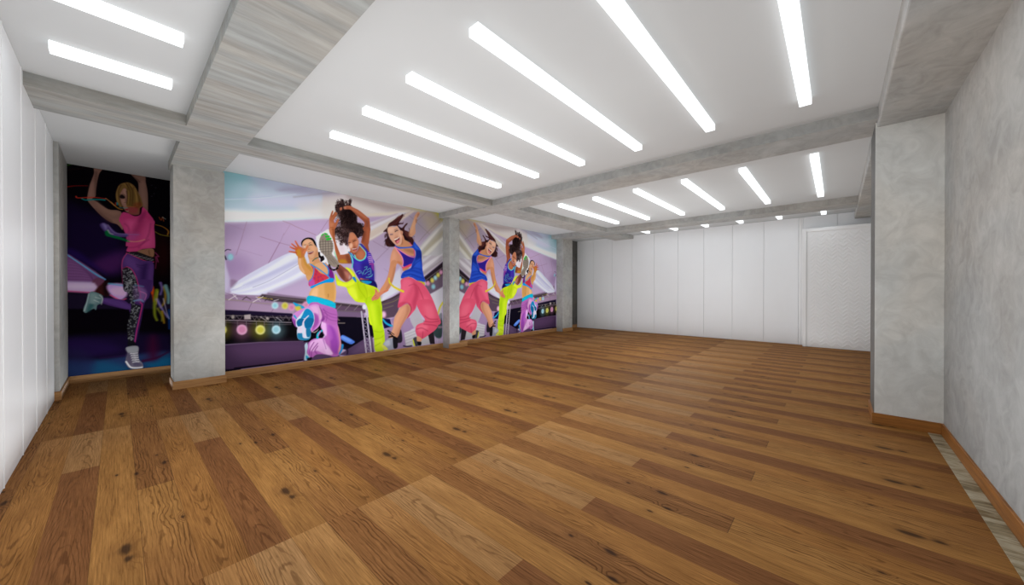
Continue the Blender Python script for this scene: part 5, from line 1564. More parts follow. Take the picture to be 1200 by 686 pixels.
S 38 24 24 16 75 1 9 6|2026 2312 2015 2314 2014 2326 2022 2335
S 74 54 54 16 75 1 10 6|2116 2395 2101 2403 2105 2423 2119 2430
S 38 24 24 16 75 1 10 6|2100 2362 2114 2376 2128 2372 2128 2353
S 38 24 24 16 75 1 10 6|2095 2421 2098 2405 2087 2392 2076 2398
S 74 54 54 16 75 1 9 6|2026 2344 2038 2350 2045 2341 2041 2329
S 38 24 24 16 75 1 10 6|2134 2447 2127 2437 2118 2437 2116 2447
S 38 24 24 16 75 1 10 6|2112 2345 2121 2352 2129 2347 2128 2335
S 74 54 54 16 75 1 10 6|2095 2317 2082 2319 2081 2333 2090 2343
S 38 24 24 16 75 1 9 6|2025 2340 2030 2351 2039 2353 2042 2344
S 38 24 24 16 75 1 10 6|2130 2465 2143 2465 2147 2455 2139 2443
S 74 54 54 16 75 1 10 6|2136 2390 2124 2389 2121 2401 2128 2411
S 38 24 24 16 75 1 10 6|2054 2404 2064 2419 2077 2418 2079 2403
S 38 24 24 16 75 1 9 6|2055 2340 2049 2329 2040 2327 2036 2336
S 74 54 54 16 75 1 10 6|2121 2484 2134 2494 2144 2487 2142 2472
S 38 24 24 16 75 1 10 6|2152 2371 2140 2357 2125 2361 2124 2378
S 38 24 24 16 75 1 9 6|2032 2331 2037 2350 2051 2356 2059 2344
S 74 54 54 16 75 1 9 6|2021 2349 2031 2352 2036 2343 2031 2332
S 38 24 24 16 75 1 10 6|2131 2449 2129 2434 2119 2426 2111 2434
S 38 24 24 17 75 1 10 6|2162 2309 2147 2311 2146 2326 2155 2338
S 74 54 54 16 75 1 10 6|2070 2365 2081 2353 2074 2335 2062 2332
S 38 24 24 16 75 1 9 6|2035 2350 2045 2352 2049 2344 2045 2334
S 38 24 24 16 75 1 10 6|2121 2440 2131 2443 2135 2435 2130 2426
S 74 54 54 16 75 1 10 6|2115 2345 2120 2358 2132 2361 2136 2350
S 38 24 24 16 75 1 10 6|2056 2365 2068 2368 2073 2358 2067 2346
S 38 24 24 16 75 1 9 6|2029 2332 2045 2333 2048 2318 2040 2304
S 74 54 54 16 75 1 10 6|2084 2429 2098 2434 2105 2423 2100 2408
S 38 24 24 16 75 1 10 6|2089 2355 2087 2369 2096 2379 2105 2375
S 38 24 24 16 75 1 10 6|2079 2349 2069 2350 2067 2361 2074 2369
S 74 54 54 16 75 1 9 6|2044 2330 2042 2314 2029 2306 2022 2315
S 38 24 24 16 75 1 10 6|2069 2406 2058 2417 2065 2435 2077 2439
S 38 24 24 16 75 1 10 6|2142 2403 2135 2394 2128 2395 2127 2405
S 74 54 54 16 75 1 10 6|2107 2354 2097 2342 2086 2345 2086 2358
S 38 24 24 16 75 1 9 6|2012 2310 2002 2323 2009 2341 2023 2343
S 38 24 24 17 75 1 10 6|2128 2455 2142 2470 2157 2466 2156 2448
S 74 54 54 16 75 1 10 6|2138 2387 2127 2384 2123 2392 2127 2402
S 38 24 24 16 75 1 10 6|2071 2354 2082 2359 2089 2352 2085 2340
S 38 24 24 16 75 1 9 6|2021 2315 2027 2333 2042 2338 2048 2325
S 74 54 54 16 75 1 10 6|2140 2462 2127 2471 2131 2489 2144 2496
S 38 24 24 16 75 1 10 6|2119 2346 2128 2355 2137 2353 2137 2341
S 38 24 24 16 75 1 9 6|2057 2374 2064 2366 2059 2354 2050 2352
S 74 54 54 16 75 1 9 6|2043 2337 2034 2325 2024 2326 2022 2338
S 38 24 24 16 75 1 10 6|2131 2456 2121 2463 2123 2477 2133 2484
S 38 24 24 16 75 1 10 6|2121 2334 2115 2341 2118 2351 2127 2354
S 74 54 54 16 75 1 10 6|2079 2352 2067 2348 2062 2358 2067 2370
S 38 24 24 16 75 1 9 6|2010 2308 2017 2318 2025 2319 2028 2309
S 80 56 52 16 60 1 7 4|1944 2451 1934 2450 1932 2460 1937 2469
S 38 24 24 16 60 1 7 4|1836 2326 1851 2329 1857 2317 1851 2302
S 80 56 52 16 60 1 7 4|1916 2389 1916 2376 1906 2367 1898 2374
S 38 24 24 16 60 1 7 4|1833 2335 1842 2333 1842 2323 1835 2317
S 80 56 52 16 60 1 7 4|1845 2440 1839 2431 1831 2432 1830 2442
S 38 24 24 16 60 1 7 4|1835 2315 1840 2300 1830 2287 1819 2290
S 80 56 52 16 60 1 7 4|1881 2422 1889 2431 1898 2428 1898 2417
S 38 24 24 16 60 1 7 4|1808 2244 1801 2253 1805 2265 1814 2268
S 80 56 52 16 60 1 7 4|1851 2457 1839 2447 1829 2452 1830 2467
S 38 24 24 16 60 1 7 4|1827 2350 1816 2344 1810 2352 1813 2364
S 80 56 52 16 60 1 7 4|1866 2394 1861 2378 1848 2375 1843 2387
S 38 24 24 15 60 1 7 4|1764 2286 1761 2272 1750 2267 1745 2275
S 80 56 52 16 60 1 7 4|1844 2403 1830 2396 1822 2405 1826 2420
S 38 24 24 16 60 1 7 4|1804 2387 1819 2397 1830 2389 1826 2371
S 80 56 52 16 60 1 7 4|1848 2451 1850 2436 1838 2424 1829 2430
S 38 24 24 16 60 1 7 4|1776 2314 1774 2305 1766 2301 1762 2308
S 80 56 52 16 60 1 7 4|1942 2439 1943 2424 1933 2413 1923 2418
S 38 24 24 16 60 1 7 4|1826 2364 1820 2371 1823 2382 1831 2385
S 80 56 52 16 60 1 7 4|1925 2405 1910 2404 1905 2419 1914 2433
S 38 24 24 16 60 1 7 4|1792 2355 1785 2343 1775 2341 1771 2353
S 80 56 52 16 60 1 7 4|1961 2380 1948 2374 1940 2383 1945 2397
S 38 24 24 16 60 1 7 4|1830 2342 1819 2351 1823 2366 1833 2371
S 80 56 52 16 60 1 8 5|1989 2423 2000 2417 1998 2402 1988 2395
S 38 24 24 16 60 1 7 4|1834 2373 1838 2361 1830 2349 1821 2350
S 80 56 52 16 60 1 7 4|1814 2384 1817 2393 1825 2396 1828 2389
S 38 24 24 16 60 1 7 4|1813 2353 1822 2361 1829 2356 1828 2345
S 80 56 52 16 60 1 7 4|1844 2419 1858 2417 1859 2402 1851 2391
S 38 24 24 16 60 1 7 4|1816 2328 1822 2322 1819 2312 1812 2309
S 80 56 52 16 60 1 7 4|1815 2438 1824 2441 1828 2434 1824 2424
S 38 24 24 16 60 1 7 4|1857 2333 1866 2323 1861 2308 1851 2304
S 80 56 52 16 60 1 7 4|1968 2428 1971 2447 1986 2455 1995 2444
S 38 24 24 16 60 1 7 4|1818 2316 1818 2326 1825 2332 1830 2329
S 80 56 52 16 60 1 7 4|1841 2414 1828 2416 1825 2429 1834 2440
S 38 24 24 16 60 1 7 4|1793 2342 1802 2331 1796 2315 1785 2311
S 80 56 52 16 60 1 7 4|1875 2436 1888 2446 1898 2439 1895 2424
S 38 24 24 16 60 1 7 4|1821 2308 1829 2318 1838 2318 1839 2306
S 80 56 52 16 60 1 7 4|1923 2409 1925 2426 1938 2435 1947 2427
S 38 24 24 16 60 1 7 4|1884 2365 1884 2347 1871 2335 1861 2342
S 80 56 52 16 60 1 7 4|1836 2416 1825 2402 1814 2405 1813 2420
S 38 24 24 16 60 1 7 4|1828 2376 1837 2381 1843 2374 1840 2365
S 80 56 52 16 60 1 7 4|1941 2435 1946 2446 1955 2450 1959 2441
S 38 24 24 16 60 1 7 4|1854 2403 1854 2418 1865 2426 1873 2418
S 80 56 52 16 60 1 7 4|1866 2397 1882 2404 1890 2392 1885 2376
S 38 24 24 16 60 1 7 4|1861 2342 1857 2333 1849 2331 1846 2338
S 80 56 52 16 60 1 7 4|1868 2427 1857 2422 1852 2431 1855 2442
S 38 24 24 16 60 1 7 4|1824 2344 1832 2361 1846 2364 1851 2349
S 80 56 52 16 60 1 7 4|1895 2429 1909 2436 1917 2427 1913 2412
S 38 24 24 16 60 1 7 4|1870 2343 1880 2336 1876 2321 1866 2315
S 80 56 52 16 60 1 7 4|1907 2357 1891 2362 1891 2380 1903 2392
S 38 24 24 16 60 1 7 4|1762 2363 1773 2374 1784 2370 1784 2355
S 190 176 182 15 50 1 5 3|1687 2585 1680 2596 1687 2611 1698 2612
S 190 176 182 15 50 1 5 3|1695 2474 1698 2461 1690 2449 1681 2453
S 190 176 182 15 50 1 5 3|1689 2514 1677 2504 1668 2509 1669 2523
S 190 176 182 15 50 1 5 3|1721 2447 1729 2436 1724 2421 1713 2418
S 190 176 182 15 50 1 5 3|1707 2483 1699 2478 1694 2482 1696 2491
S 190 176 182 15 50 1 5 3|1680 2492 1692 2487 1691 2471 1681 2462
S 190 176 182 15 50 1 5 3|1663 2566 1663 2553 1653 2544 1646 2550
S 190 176 182 15 50 1 5 3|1706 2467 1708 2475 1715 2478 1718 2473
S 190 176 182 15 50 1 5 3|1707 2639 1694 2635 1689 2645 1694 2658
S 190 176 182 15 50 1 5 3|1674 2415 1666 2413 1663 2421 1668 2428
S 190 176 182 15 50 1 5 3|1640 2553 1652 2552 1653 2537 1644 2527
S 190 176 182 15 50 1 5 3|1710 2483 1700 2489 1702 2503 1712 2509
S 190 176 182 15 50 1 5 3|1686 2604 1677 2591 1665 2591 1664 2605
S 190 176 182 15 50 1 5 3|1708 2404 1705 2391 1696 2388 1691 2395
S 190 176 182 15 50 1 5 3|1678 2567 1665 2558 1657 2565 1659 2580
S 190 176 182 15 50 1 5 3|1662 2470 1654 2471 1653 2479 1657 2486
S 190 176 182 15 50 1 5 3|1687 2623 1676 2612 1666 2617 1667 2631
S 190 176 182 15 50 1 5 3|1657 2441 1666 2449 1673 2444 1672 2433
S 190 176 182 15 50 1 5 3|1644 2579 1651 2587 1658 2585 1658 2575
S 190 176 182 15 50 1 5 3|1610 2442 1601 2444 1601 2455 1607 2463
S 190 176 182 15 50 1 5 3|1646 2535 1643 2547 1650 2557 1657 2557
S 190 176 182 15 50 1 5 3|1673 2463 1677 2479 1690 2485 1696 2474
S 190 176 182 15 50 1 5 3|1695 2562 1693 2574 1701 2583 1708 2579
S 190 176 182 15 50 1 5 3|1681 2483 1670 2475 1663 2480 1663 2493
S 190 176 182 15 50 1 5 3|1705 2584 1702 2571 1693 2566 1687 2574
S 190 176 182 15 50 1 5 3|1657 2518 1666 2511 1663 2498 1655 2493
P 166 96 70 16 100 1|1762 2818 1789 2854 1871 2878 1954 2851 2048 2820 2203 2721 2248 2680 2257 2460 2134 2445 2149 2580 2134 2625 2048 2688 1954 2767 1880 2810 1798 2801
P 190 118 88 48 80 1|1789 2850 1871 2873 2048 2810 2203 2712 2144 2693 1991 2773 1862 2835
P 128 70 54 66 60 1|1954 2776 2144 2636 2173 2583 2144 2456 2203 2463 2233 2630 2144 2665
P 204 138 112 25 80 1|1758 2840 1798 2856 1807 2816 1771 2797
P 186 116 90 21 100 1|1691 2806 1727 2825 1731 2785 1700 2762
P 158 88 62 17 100 1|2115 2507 2257 2526 2257 2411 2232 2216 2222 2186 2246 2044 2202 2079 2134 2177 2085 2220 2105 2317 2144 2435
P 110 60 44 49 60 1|2105 2336 2144 2435 2173 2420 2144 2273 2114 2232
P 176 100 70 67 60 1|2193 2499 2247 2506 2247 2390 2212 2223 2192 2307
P 186 112 78 12 100 1|1506 2544 1518 2617 1544 2700 1565 2740 1578 2724 1565 2659 1608 2729 1626 2714 1647 2708 1639 2671 1604 2603 1586 2556 1608 2523 1630 2562 1656 2606 1678 2591 1647 2510 1616 2434 1586 2386 1518 2377
S 140 72 48 18 60 0 8 7|1553 2702 1540 2620
S 140 72 48 18 60 0 8 7|1600 2701 1561 2623
S 140 72 48 18 60 0 8 7|1630 2687 1587 2600
P 206 140 104 60 70 1|1510 2544 1544 2523 1586 2502 1552 2426 1518 2404
P 178 104 66 15 100 1|1514 2429 1595 2439 1599 2332 1616 2191 1663 2051 1698 1946 1681 1809 1654 1852 1603 2046 1586 2170 1552 2264 1514 2349
P 206 136 98 36 80 1|1514 2411 1552 2416 1560 2310 1586 2206 1569 2240 1518 2340
P 150 78 50 45 60 1|1569 2364 1595 2350 1620 2155 1681 1981 1646 2023 1594 2198
S 100 60 46 21 70 0 7 5|1552 2398 1595 2394
P 168 98 68 16 100 1|1690 1945 1752 1963 1842 1993 1897 2062 1990 2023 2066 2162 2105 2184 2163 2094 2182 1962 2123 1882 2009 1884 1934 1824 1681 1809
P 186 140 40 62 85 1|1681 1854 1734 1876 1805 1862 1832 1818 1681 1809
P 200 128 96 98 60 1|1990 1986 2085 2078 2153 2017 2143 1921 2047 1896
P 120 66 48 48 80 1|1915 2036 1971 1985 1952 1946 2037 2102 2047 2150 1990 2033
P 120 66 44 57 70 1|1796 1953 1842 1966 1906 1868 1915 1823 1832 1818
P 190 122 90 16 100 1|1870 2365 1916 2389 1962 2366 2009 2297 2038 2234 2028 2167 2009 2100 1990 2033 1943 2010 1888 2052 1869 2106 1842 2177 1851 2270
P 206 140 108 64 70 1|1874 2356 1925 2376 1972 2311 1925 2250 1870 2245
P 232 186 158 38 90 1|1860 2151 1897 2192 1925 2158 1915 2110 1879 2088 1851 2114
P 214 150 120 48 70 1|1972 2218 2019 2270 2028 2196 1990 2154
S 70 40 34 19 100 1 13 9|1934 2222 1972 2246 1990 2248
S 70 42 36 19 100 0 13 9|1853 2192 1879 2199
S 100 60 46 22 70 0 7 6|1916 2240 1972 2269
P 170 96 72 32 80 1|1934 2140 1971 2143 1981 2111 1943 2103
S 110 56 44 22 80 0 7 7|1939 2105 1976 2116
P 130 50 50 19 100 1|1911 2082 1953 2095 2000 2104 2004 2081 1971 2050 1943 2052
S 244 236 230 19 100 1 13 9|1920 2081 1962 2088 1990 2098
P 196 110 100 22 90 1|1943 2057 1990 2075 1999 2057 1962 2035
S 90 66 70 31 60 1 16 11|1833 2277 1820 2203 1842 2140
S 130 96 96 31 40 0 9 5|1819 2147 1833 2084
P 60 44 150 17 100 1|1882 1951 1952 1975 1971 1902 2047 1869 2143 1904 2192 2012 2222 2053 2281 2019 2331 1848 2341 1654 2351 1479 2402 1363 2280 1382 2103 1437 2036 1530 1971 1640 1924 1750
P 62 46 170 16 100 1|1860 2004 1915 1999 1971 1919 2066 1874 2143 1902 2182 1981 2172 2067 2066 2171 2085 2192 2173 2114 2241 2043 2311 1933 2321 1836 1924 1814 1915 1897
S 110 206 200 16 100 1 15 17|1869 1991 1915 1915 1929 1823
S 116 206 204 16 100 1 16 16|1892 2002 1952 1927 2028 1881 2085 1880 2143 1917 2177 1991 2163 2056 2085 2135 2052 2170
S 70 130 170 22 100 0 24 13|1851 2017 1888 1978
S 40 60 110 23 70 1 17 13|2047 2183 2105 2184 2202 2088
S 110 206 200 16 100 1 24 20|1893 1952 1924 1843 1911 1731
S 110 206 196 16 100 1 23 23|1962 1967 1990 1903 2066 1874 2143 1909 2178 1973
P 44 36 130 100 60 1|2104 1854 2321 1828 2341 1479 2221 1419 2084 1531
P 84 66 180 97 60 1|1952 1845 2066 1814 2065 1663 1971 1696
S 196 150 196 17 90 1 18 16|2214 1949 2265 1968 2305 1951
S 196 150 196 17 90 1 18 16|2223 1915 2271 1933 2311 1917
S 196 150 196 17 90 1 18 16|2233 1881 2277 1899 2317 1882
S 196 150 196 17 90 1 18 16|2243 1847 2283 1865 2323 1848
S 190 80 150 17 90 1 18 16|2253 1813 2289 1830 2329 1813
S 190 150 200 20 80 1 13 12|2220 2032 2256 2043 2286 2028
S 190 150 200 20 80 1 13 12|2225 1994 2264 2005 2292 1990
S 190 150 200 20 80 1 13 12|2231 1956 2272 1967 2298 1951
S 190 150 200 20 80 1 13 12|2237 1918 2280 1929 2304 1913
S 190 150 200 20 80 1 13 12|2243 1880 2288 1891 2310 1875
P 150 60 150 34 80 1|2281 1816 2325 1828 2337 1693 2297 1730
S 96 176 180 13 85 1 11 9|1989 1650 2046 1681 2094 1664
S 96 176 180 13 85 1 12 10|2113 1608 2142 1685 2191 1725
S 96 176 180 13 85 1 12 10|2152 1619 2201 1659 2261 1690
S 96 176 180 13 85 1 12 10|2201 1697 2261 1738 2281 1671
S 96 176 180 13 85 1 12 10|2221 1611 2281 1642 2261 1671
S 96 176 180 13 85 1 12 10|2152 1752 2201 1764 2182 1715
S 96 176 180 13 85 1 12 10|2181 1562 2241 1570 2311 1624
S 96 176 180 14 85 1 12 10|2241 1564 2291 1585 2301 1604
S 96 176 180 13 85 1 11 10|2037 1624 2075 1644 2123 1637
S 190 110 70 23 100 1 29 23|2075 1531 2142 1514 2221 1515
P 30 24 90 27 100 1|2103 1513 2341 1499 2402 1363 2280 1362 2142 1399 2065 1455
P 30 140 190 20 100 1|2084 1497 2280 1486 2270 1449 2201 1429 2132 1447
P 196 214 40 16 100 1|1787 1734 1878 1711 1952 1640 2008 1529 2103 1456 2402 1353 2464 1166 2495 1008 2494 632 2259 648 2220 901 2171 1056 2112 1076 1988 1098 1914 1174 1840 1267 1804 1359 1715 1395 1645 1403 1619 1501 1614 1609 1680 1503 1796 1460 1896 1508 1924 1555 1859 1655
P 176 206 30 17 100 1|2142 1122 2300 1196 2495 1036 2488 799 2526 579 2558 437 2546 119 2369 112 2339 320 2319 516 2259 792 2220 967
P 222 232 60 37 80 1|1645 1484 1786 1441 1933 1490 1951 1435 1804 1377 1662 1403
P 222 226 70 32 80 1|1796 1725 1869 1701 1952 1602 1933 1565 1859 1655
P 170 196 20 98 70 1|2008 1492 2181 1400 2181 1170 2064 1134 2008 1323
P 222 234 70 64 60 1|1841 1341 1951 1360 2007 1154 1914 1193
P 160 184 20 137 50 1|2220 1343 2423 1304 2464 1048 2280 1130
P 204 222 50 102 60 1|2240 1004 2340 1021 2380 648 2339 593
P 150 184 20 104 70 1|2402 999 2484 957 2484 641 2432 723
P 206 220 60 104 60 1|2359 318 2505 362 2525 162 2380 140
S 140 172 20 35 60 1 14 12|2339 515 2463 485 2547 517
S 140 172 20 35 60 1 14 12|2349 358 2463 366 2547 418
S 140 172 20 35 60 0 14 12|2359 220 2462 268
S 150 176 16 39 60 1 15 11|2008 1529 2046 1342 2181 1151
S 150 176 16 40 60 1 15 12|2142 1418 2200 1247 2181 1075
P 142 84 70 16 100 1|1619 1699 1680 1783 1751 1741 1841 1672 1905 1582 1896 1517 1805 1465 1742 1504 1680 1575
P 186 124 110 63 80 1|1760 1651 1841 1645 1881 1554 1832 1525 1796 1579
P 96 50 44 62 70 1|1645 1736 1751 1669 1769 1505 1698 1576
P 196 200 206 47 50 1|1868 1600 1892 1554 1850 1507
P 30 130 190 16 100 1|1914 1549 1961 1562 1989 1501 1985 1463 1952 1490
P 150 210 170 24 100 1|1588 2032 1619 1963 1653 1867 1627 1892 1597 1961
P 226 222 224 15 100 1|1330 2097 1334 2184 1359 2257 1408 2310 1450 2328 1500 2299 1550 2225 1589 2140 1597 2051 1575 1969 1584 1925 1679 1778 1482 1767 1449 1862 1399 1929 1358 1987
P 150 138 126 18 100 1|1338 2098 1344 2185 1367 2253 1408 2302 1450 2320 1491 2289 1538 2219 1576 2129 1571 2031 1550 1967 1567 1906 1653 1776 1507 1768 1465 1872 1416 1939 1366 1996
P 150 138 126 18 100 1|1491 2037 1567 1936 1671 1817 1662 1763 1592 1723 1516 1773 1482 1859 1449 1945
S 96 86 80 17 75 0 8 8|1359 2170 1366 2014
S 96 86 80 17 75 0 8 8|1400 2209 1407 1956
S 96 86 80 18 75 0 8 8|1445 2196 1449 1915
S 96 86 80 18 75 0 8 8|1491 2183 1495 1954
S 96 86 80 18 75 0 8 8|1537 2161 1541 2011
S 92 82 76 18 75 1 7 7|1344 2151 1449 2174 1572 2191
S 92 82 76 18 75 1 7 7|1344 2107 1449 2130 1572 2147
S 92 82 76 18 75 1 7 7|1344 2064 1449 2086 1571 2102
S 92 82 76 18 75 1 7 7|1344 2020 1449 2042 1571 2058
S 92 82 76 18 75 1 7 7|1368 1979 1449 1998 1558 2012
P 178 166 152 29 60 1|1392 2145 1389 2136 1380 2132 1371 2134 1368 2143 1371 2152 1380 2156 1389 2153
P 178 166 152 29 60 1|1437 2149 1433 2140 1424 2136 1415 2139 1412 2147 1416 2156 1424 2161 1433 2158
P 178 166 152 29 60 1|1483 2154 1480 2145 1471 2141 1462 2143 1458 2152 1462 2161 1471 2165 1480 2162
P 178 166 152 30 60 1|1529 2159 1525 2150 1516 2145 1507 2148 1504 2156 1507 2165 1516 2170 1525 2167
P 178 166 152 29 60 1|1392 2101 1388 2092 1380 2088 1371 2091 1367 2099 1371 2108 1380 2112 1388 2110
P 178 166 152 29 60 1|1437 2106 1433 2096 1424 2092 1415 2095 1412 2103 1415 2112 1424 2117 1433 2114
P 178 166 152 29 60 1|1483 2110 1480 2101 1471 2096 1462 2099 1458 2108 1462 2117 1471 2121 1480 2118
P 178 166 152 30 60 1|1529 2114 1525 2105 1516 2101 1507 2103 1504 2112 1507 2121 1516 2125 1525 2123
P 178 166 152 29 60 1|1392 2058 1388 2049 1380 2044 1371 2047 1367 2055 1371 2064 1380 2069 1388 2066
P 178 166 152 29 60 1|1437 2062 1433 2053 1424 2048 1415 2051 1412 2059 1415 2068 1424 2073 1433 2070
P 178 166 152 29 60 1|1483 2066 1480 2057 1471 2052 1462 2055 1458 2064 1462 2073 1471 2077 1480 2074
P 178 166 152 30 60 1|1529 2070 1525 2061 1516 2056 1507 2059 1503 2068 1507 2077 1516 2081 1525 2078
P 178 166 152 29 60 1|1392 2014 1388 2005 1380 2001 1371 2004 1367 2012 1371 2021 1380 2025 1388 2022
P 178 166 152 29 60 1|1436 2018 1433 2009 1424 2004 1415 2007 1412 2016 1415 2025 1424 2029 1433 2026
P 178 166 152 29 60 1|1483 2022 1479 2013 1471 2008 1462 2011 1458 2019 1462 2029 1471 2033 1479 2030
P 178 166 152 30 60 1|1529 2025 1525 2016 1516 2012 1507 2015 1503 2023 1507 2032 1516 2037 1525 2034
S 104 94 86 18 60 0 8 7|1449 1915 1516 1955
S 104 94 86 18 60 0 8 7|1469 1897 1534 1934
S 104 94 86 18 60 0 8 7|1489 1879 1553 1912
S 104 94 86 18 60 0 8 7|1509 1861 1572 1890
S 104 94 86 18 60 0 8 7|1529 1843 1591 1868
S 104 94 86 18 60 0 8 7|1550 1824 1610 1846
S 104 94 86 18 60 0 8 7|1570 1806 1629 1824
S 104 94 86 18 60 0 8 7|1591 1787 1648 1801
S 112 100 92 21 60 0 6 6|1474 1881 1549 1771
S 112 100 92 21 60 0 6 6|1516 1884 1592 1773
S 112 100 92 21 60 0 6 6|1558 1887 1636 1775
P 60 190 70 15 100 1|1371 2271 1404 2310 1412 2285 1383 2266
P 50 186 66 15 100 1|1425 2321 1462 2321 1483 2302 1449 2293 1429 2300
P 46 190 62 15 100 1|1441 2270 1504 2286 1517 2264 1449 2242
P 46 190 62 15 100 1|1458 2224 1533 2250 1540 2224 1470 2197
S 18 16 18 15 100 1 30 30|1507 1763 1532 1703 1583 1675 1644 1708 1662 1759
S 170 156 140 12 80 0 7 7|1512 1742 1529 1715
S 170 156 140 12 80 0 7 7|1544 1700 1561 1672
S 170 156 140 12 80 0 7 7|1609 1703 1627 1675
S 170 156 140 12 80 0 7 7|1648 1749 1665 1721
P 62 32 32 26 100 1|2627 2597 2659 2662 2758 2737 2847 2801 2915 2863 2973 2903 2961 2839 2927 2782 2881 2703 2961 2715 2973 2695 2892 2674 2858 2639 2938 2608 2996 2657 3054 2717 3072 2704 3019 2639 3007 2575 3101 2545 3149 2467 3209 2410 3227 2338 3196 2271 3101 2346 3030 2339 2961 2456 2915 2554 2847 2627 2747 2624 2648 2590 2626 2477 2670 2362 2768 2271 2790 2212 2615 2196 2573 2302 2616 2376 2605 2475 2541 2487 2616 2566
P 96 48 46 55 80 1|2637 2609 2780 2720 2915 2842 2938 2825 2836 2697 2703 2628
P 110 58 50 76 60 1|3007 2544 3089 2523 3148 2435 3077 2427
P 32 18 22 56 80 1|2847 2637 2938 2587 2961 2476 3030 2349 3148 2351 3007 2461 2915 2574
P 30 18 20 54 70 1|2616 2456 2659 2341 2746 2269 2779 2221 2713 2215 2637 2318
S 80 48 50 30 80 1 11 8|2904 2706 2949 2697 2984 2733
S 80 48 50 30 80 1 11 8|2996 2647 3042 2705 3078 2720
S 80 48 50 28 80 1 10 7|2541 2477 2594 2533 2627 2557
S 80 48 50 31 80 1 11 8|3113 2620 3125 2559 3101 2535
S 80 48 50 28 80 0 10 7|2583 2333 2562 2301
S 120 64 58 37 50 1 7 5|2670 2623 2780 2720 2915 2852
S 120 64 58 37 50 1 7 5|2692 2616 2836 2738 2950 2878
S 120 64 58 38 50 1 8 6|3030 2526 3101 2451 3196 2398
S 120 64 58 36 50 0 7 5|2648 2340 2713 2266
S 48 26 28 30 50 1 9 4|2842 2764 2875 2785 2926 2836
S 112 60 54 30 50 1 9 4|2827 2774 2860 2793 2894 2851
S 48 26 28 30 50 1 9 4|2816 2755 2845 2792 2906 2846
S 112 60 54 29 50 1 9 4|2787 2753 2815 2769 2862 2825
S 48 26 28 29 50 1 8 4|2679 2652 2718 2671 2772 2729
S 112 60 54 29 50 1 9 4|2794 2753 2844 2797 2865 2838
S 48 26 28 30 50 1 9 4|2855 2767 2895 2805 2952 2861
S 112 60 54 30 50 1 9 4|2863 2808 2914 2850 2958 2865
S 48 26 28 29 50 1 9 4|2741 2706 2784 2751 2822 2786
S 112 60 54 30 50 1 9 4|2836 2798 2882 2838 2919 2859
S 48 26 28 29 50 1 8 4|2703 2663 2748 2691 2796 2758
S 112 60 54 29 50 1 9 4|2762 2715 2812 2749 2833 2802
S 48 26 28 29 50 1 9 4|2777 2729 2803 2755 2871 2806
S 112 60 54 29 50 1 9 4|2778 2697 2830 2718 2866 2784
S 48 26 28 29 50 1 9 4|2754 2709 2802 2734 2845 2798
S 112 60 54 29 50 1 8 4|2718 2636 2754 2664 2793 2694
S 48 26 28 29 50 1 8 4|2660 2595 2710 2623 2731 2654
S 112 60 54 29 50 1 8 4|2715 2646 2762 2676 2802 2707
S 48 26 28 30 50 1 9 4|2864 2773 2912 2794 2952 2866
S 112 60 54 29 50 1 8 4|2711 2635 2740 2654 2798 2723
S 48 26 28 30 50 1 9 4|2896 2813 2929 2849 2983 2880
S 112 60 54 30 50 1 9 4|2813 2730 2849 2752 2912 2787
S 48 26 28 29 50 1 9 4|2774 2733 2815 2768 2860 2825
S 112 60 54 29 50 1 9 4|2736 2708 2766 2744 2816 2764
S 48 26 28 29 50 1 9 4|2758 2678 2798 2697 2829 2755
S 112 60 54 29 50 1 8 4|2702 2633 2743 2652 2779 2690
S 48 26 28 29 50 1 8 4|2702 2625 2730 2664 2799 2718
S 112 60 54 30 50 1 9 4|2915 2813 2945 2847 3009 2864
S 48 26 28 29 50 1 9 4|2802 2717 2840 2741 2863 2777
S 112 60 54 29 50 1 8 4|2715 2649 2748 2694 2790 2731
S 48 26 28 29 50 1 9 4|2793 2765 2831 2806 2865 2830
S 112 60 54 30 50 1 9 4|2855 2792 2895 2831 2939 2852
S 48 26 28 29 50 1 8 4|2721 2693 2767 2733 2810 2762
S 112 60 54 29 50 1 8 4|2683 2644 2735 2668 2767 2690
S 48 26 28 30 50 1 9 4|2924 2835 2976 2870 3022 2921
S 112 60 54 30 50 1 9 4|2911 2810 2961 2831 2999 2875
S 48 26 28 29 50 1 8 4|2688 2625 2717 2644 2778 2678
S 112 60 54 30 50 1 9 4|2856 2805 2899 2838 2951 2874
S 48 26 28 29 50 1 9 4|2767 2697 2815 2727 2840 2759
S 112 60 54 29 50 1 9 4|2810 2775 2844 2816 2889 2865
S 48 26 28 30 50 1 9 4|2862 2791 2894 2817 2954 2888
S 112 60 54 30 50 1 9 4|2854 2791 2906 2814 2938 2849
S 48 26 28 29 50 1 8 4|2708 2643 2753 2668 2783 2724
S 112 60 54 29 50 1 9 4|2759 2725 2803 2752 2842 2782
S 48 26 28 29 50 1 8 4|2735 2675 2782 2704 2799 2753
S 112 60 54 29 50 1 9 4|2741 2699 2786 2735 2807 2745
S 42 24 26 31 50 1 9 6|3117 2347 3144 2325 3145 2291
S 106 60 54 30 50 1 9 6|3010 2335 3036 2327 3034 2280
S 42 24 26 31 50 1 9 6|3122 2458 3148 2449 3158 2404
S 106 60 54 31 50 1 9 6|3120 2511 3146 2492 3152 2457
S 42 24 26 31 50 1 9 6|3102 2350 3128 2323 3155 2298
S 106 60 54 31 50 1 9 6|3169 2550 3195 2540 3226 2499
S 42 24 26 31 50 1 9 6|3099 2454 3125 2419 3132 2400
S 106 60 54 31 50 1 9 6|3096 2369 3122 2339 3121 2313
S 42 24 26 30 50 1 9 6|3050 2350 3076 2323 3088 2296
S 106 60 54 31 50 1 9 6|3187 2438 3213 2403 3219 2384
S 42 24 26 31 50 1 9 6|3125 2465 3151 2457 3175 2413
S 106 60 54 31 50 1 9 6|3104 2474 3131 2456 3144 2421
S 42 24 26 31 50 1 9 6|3129 2335 3155 2304 3192 2283
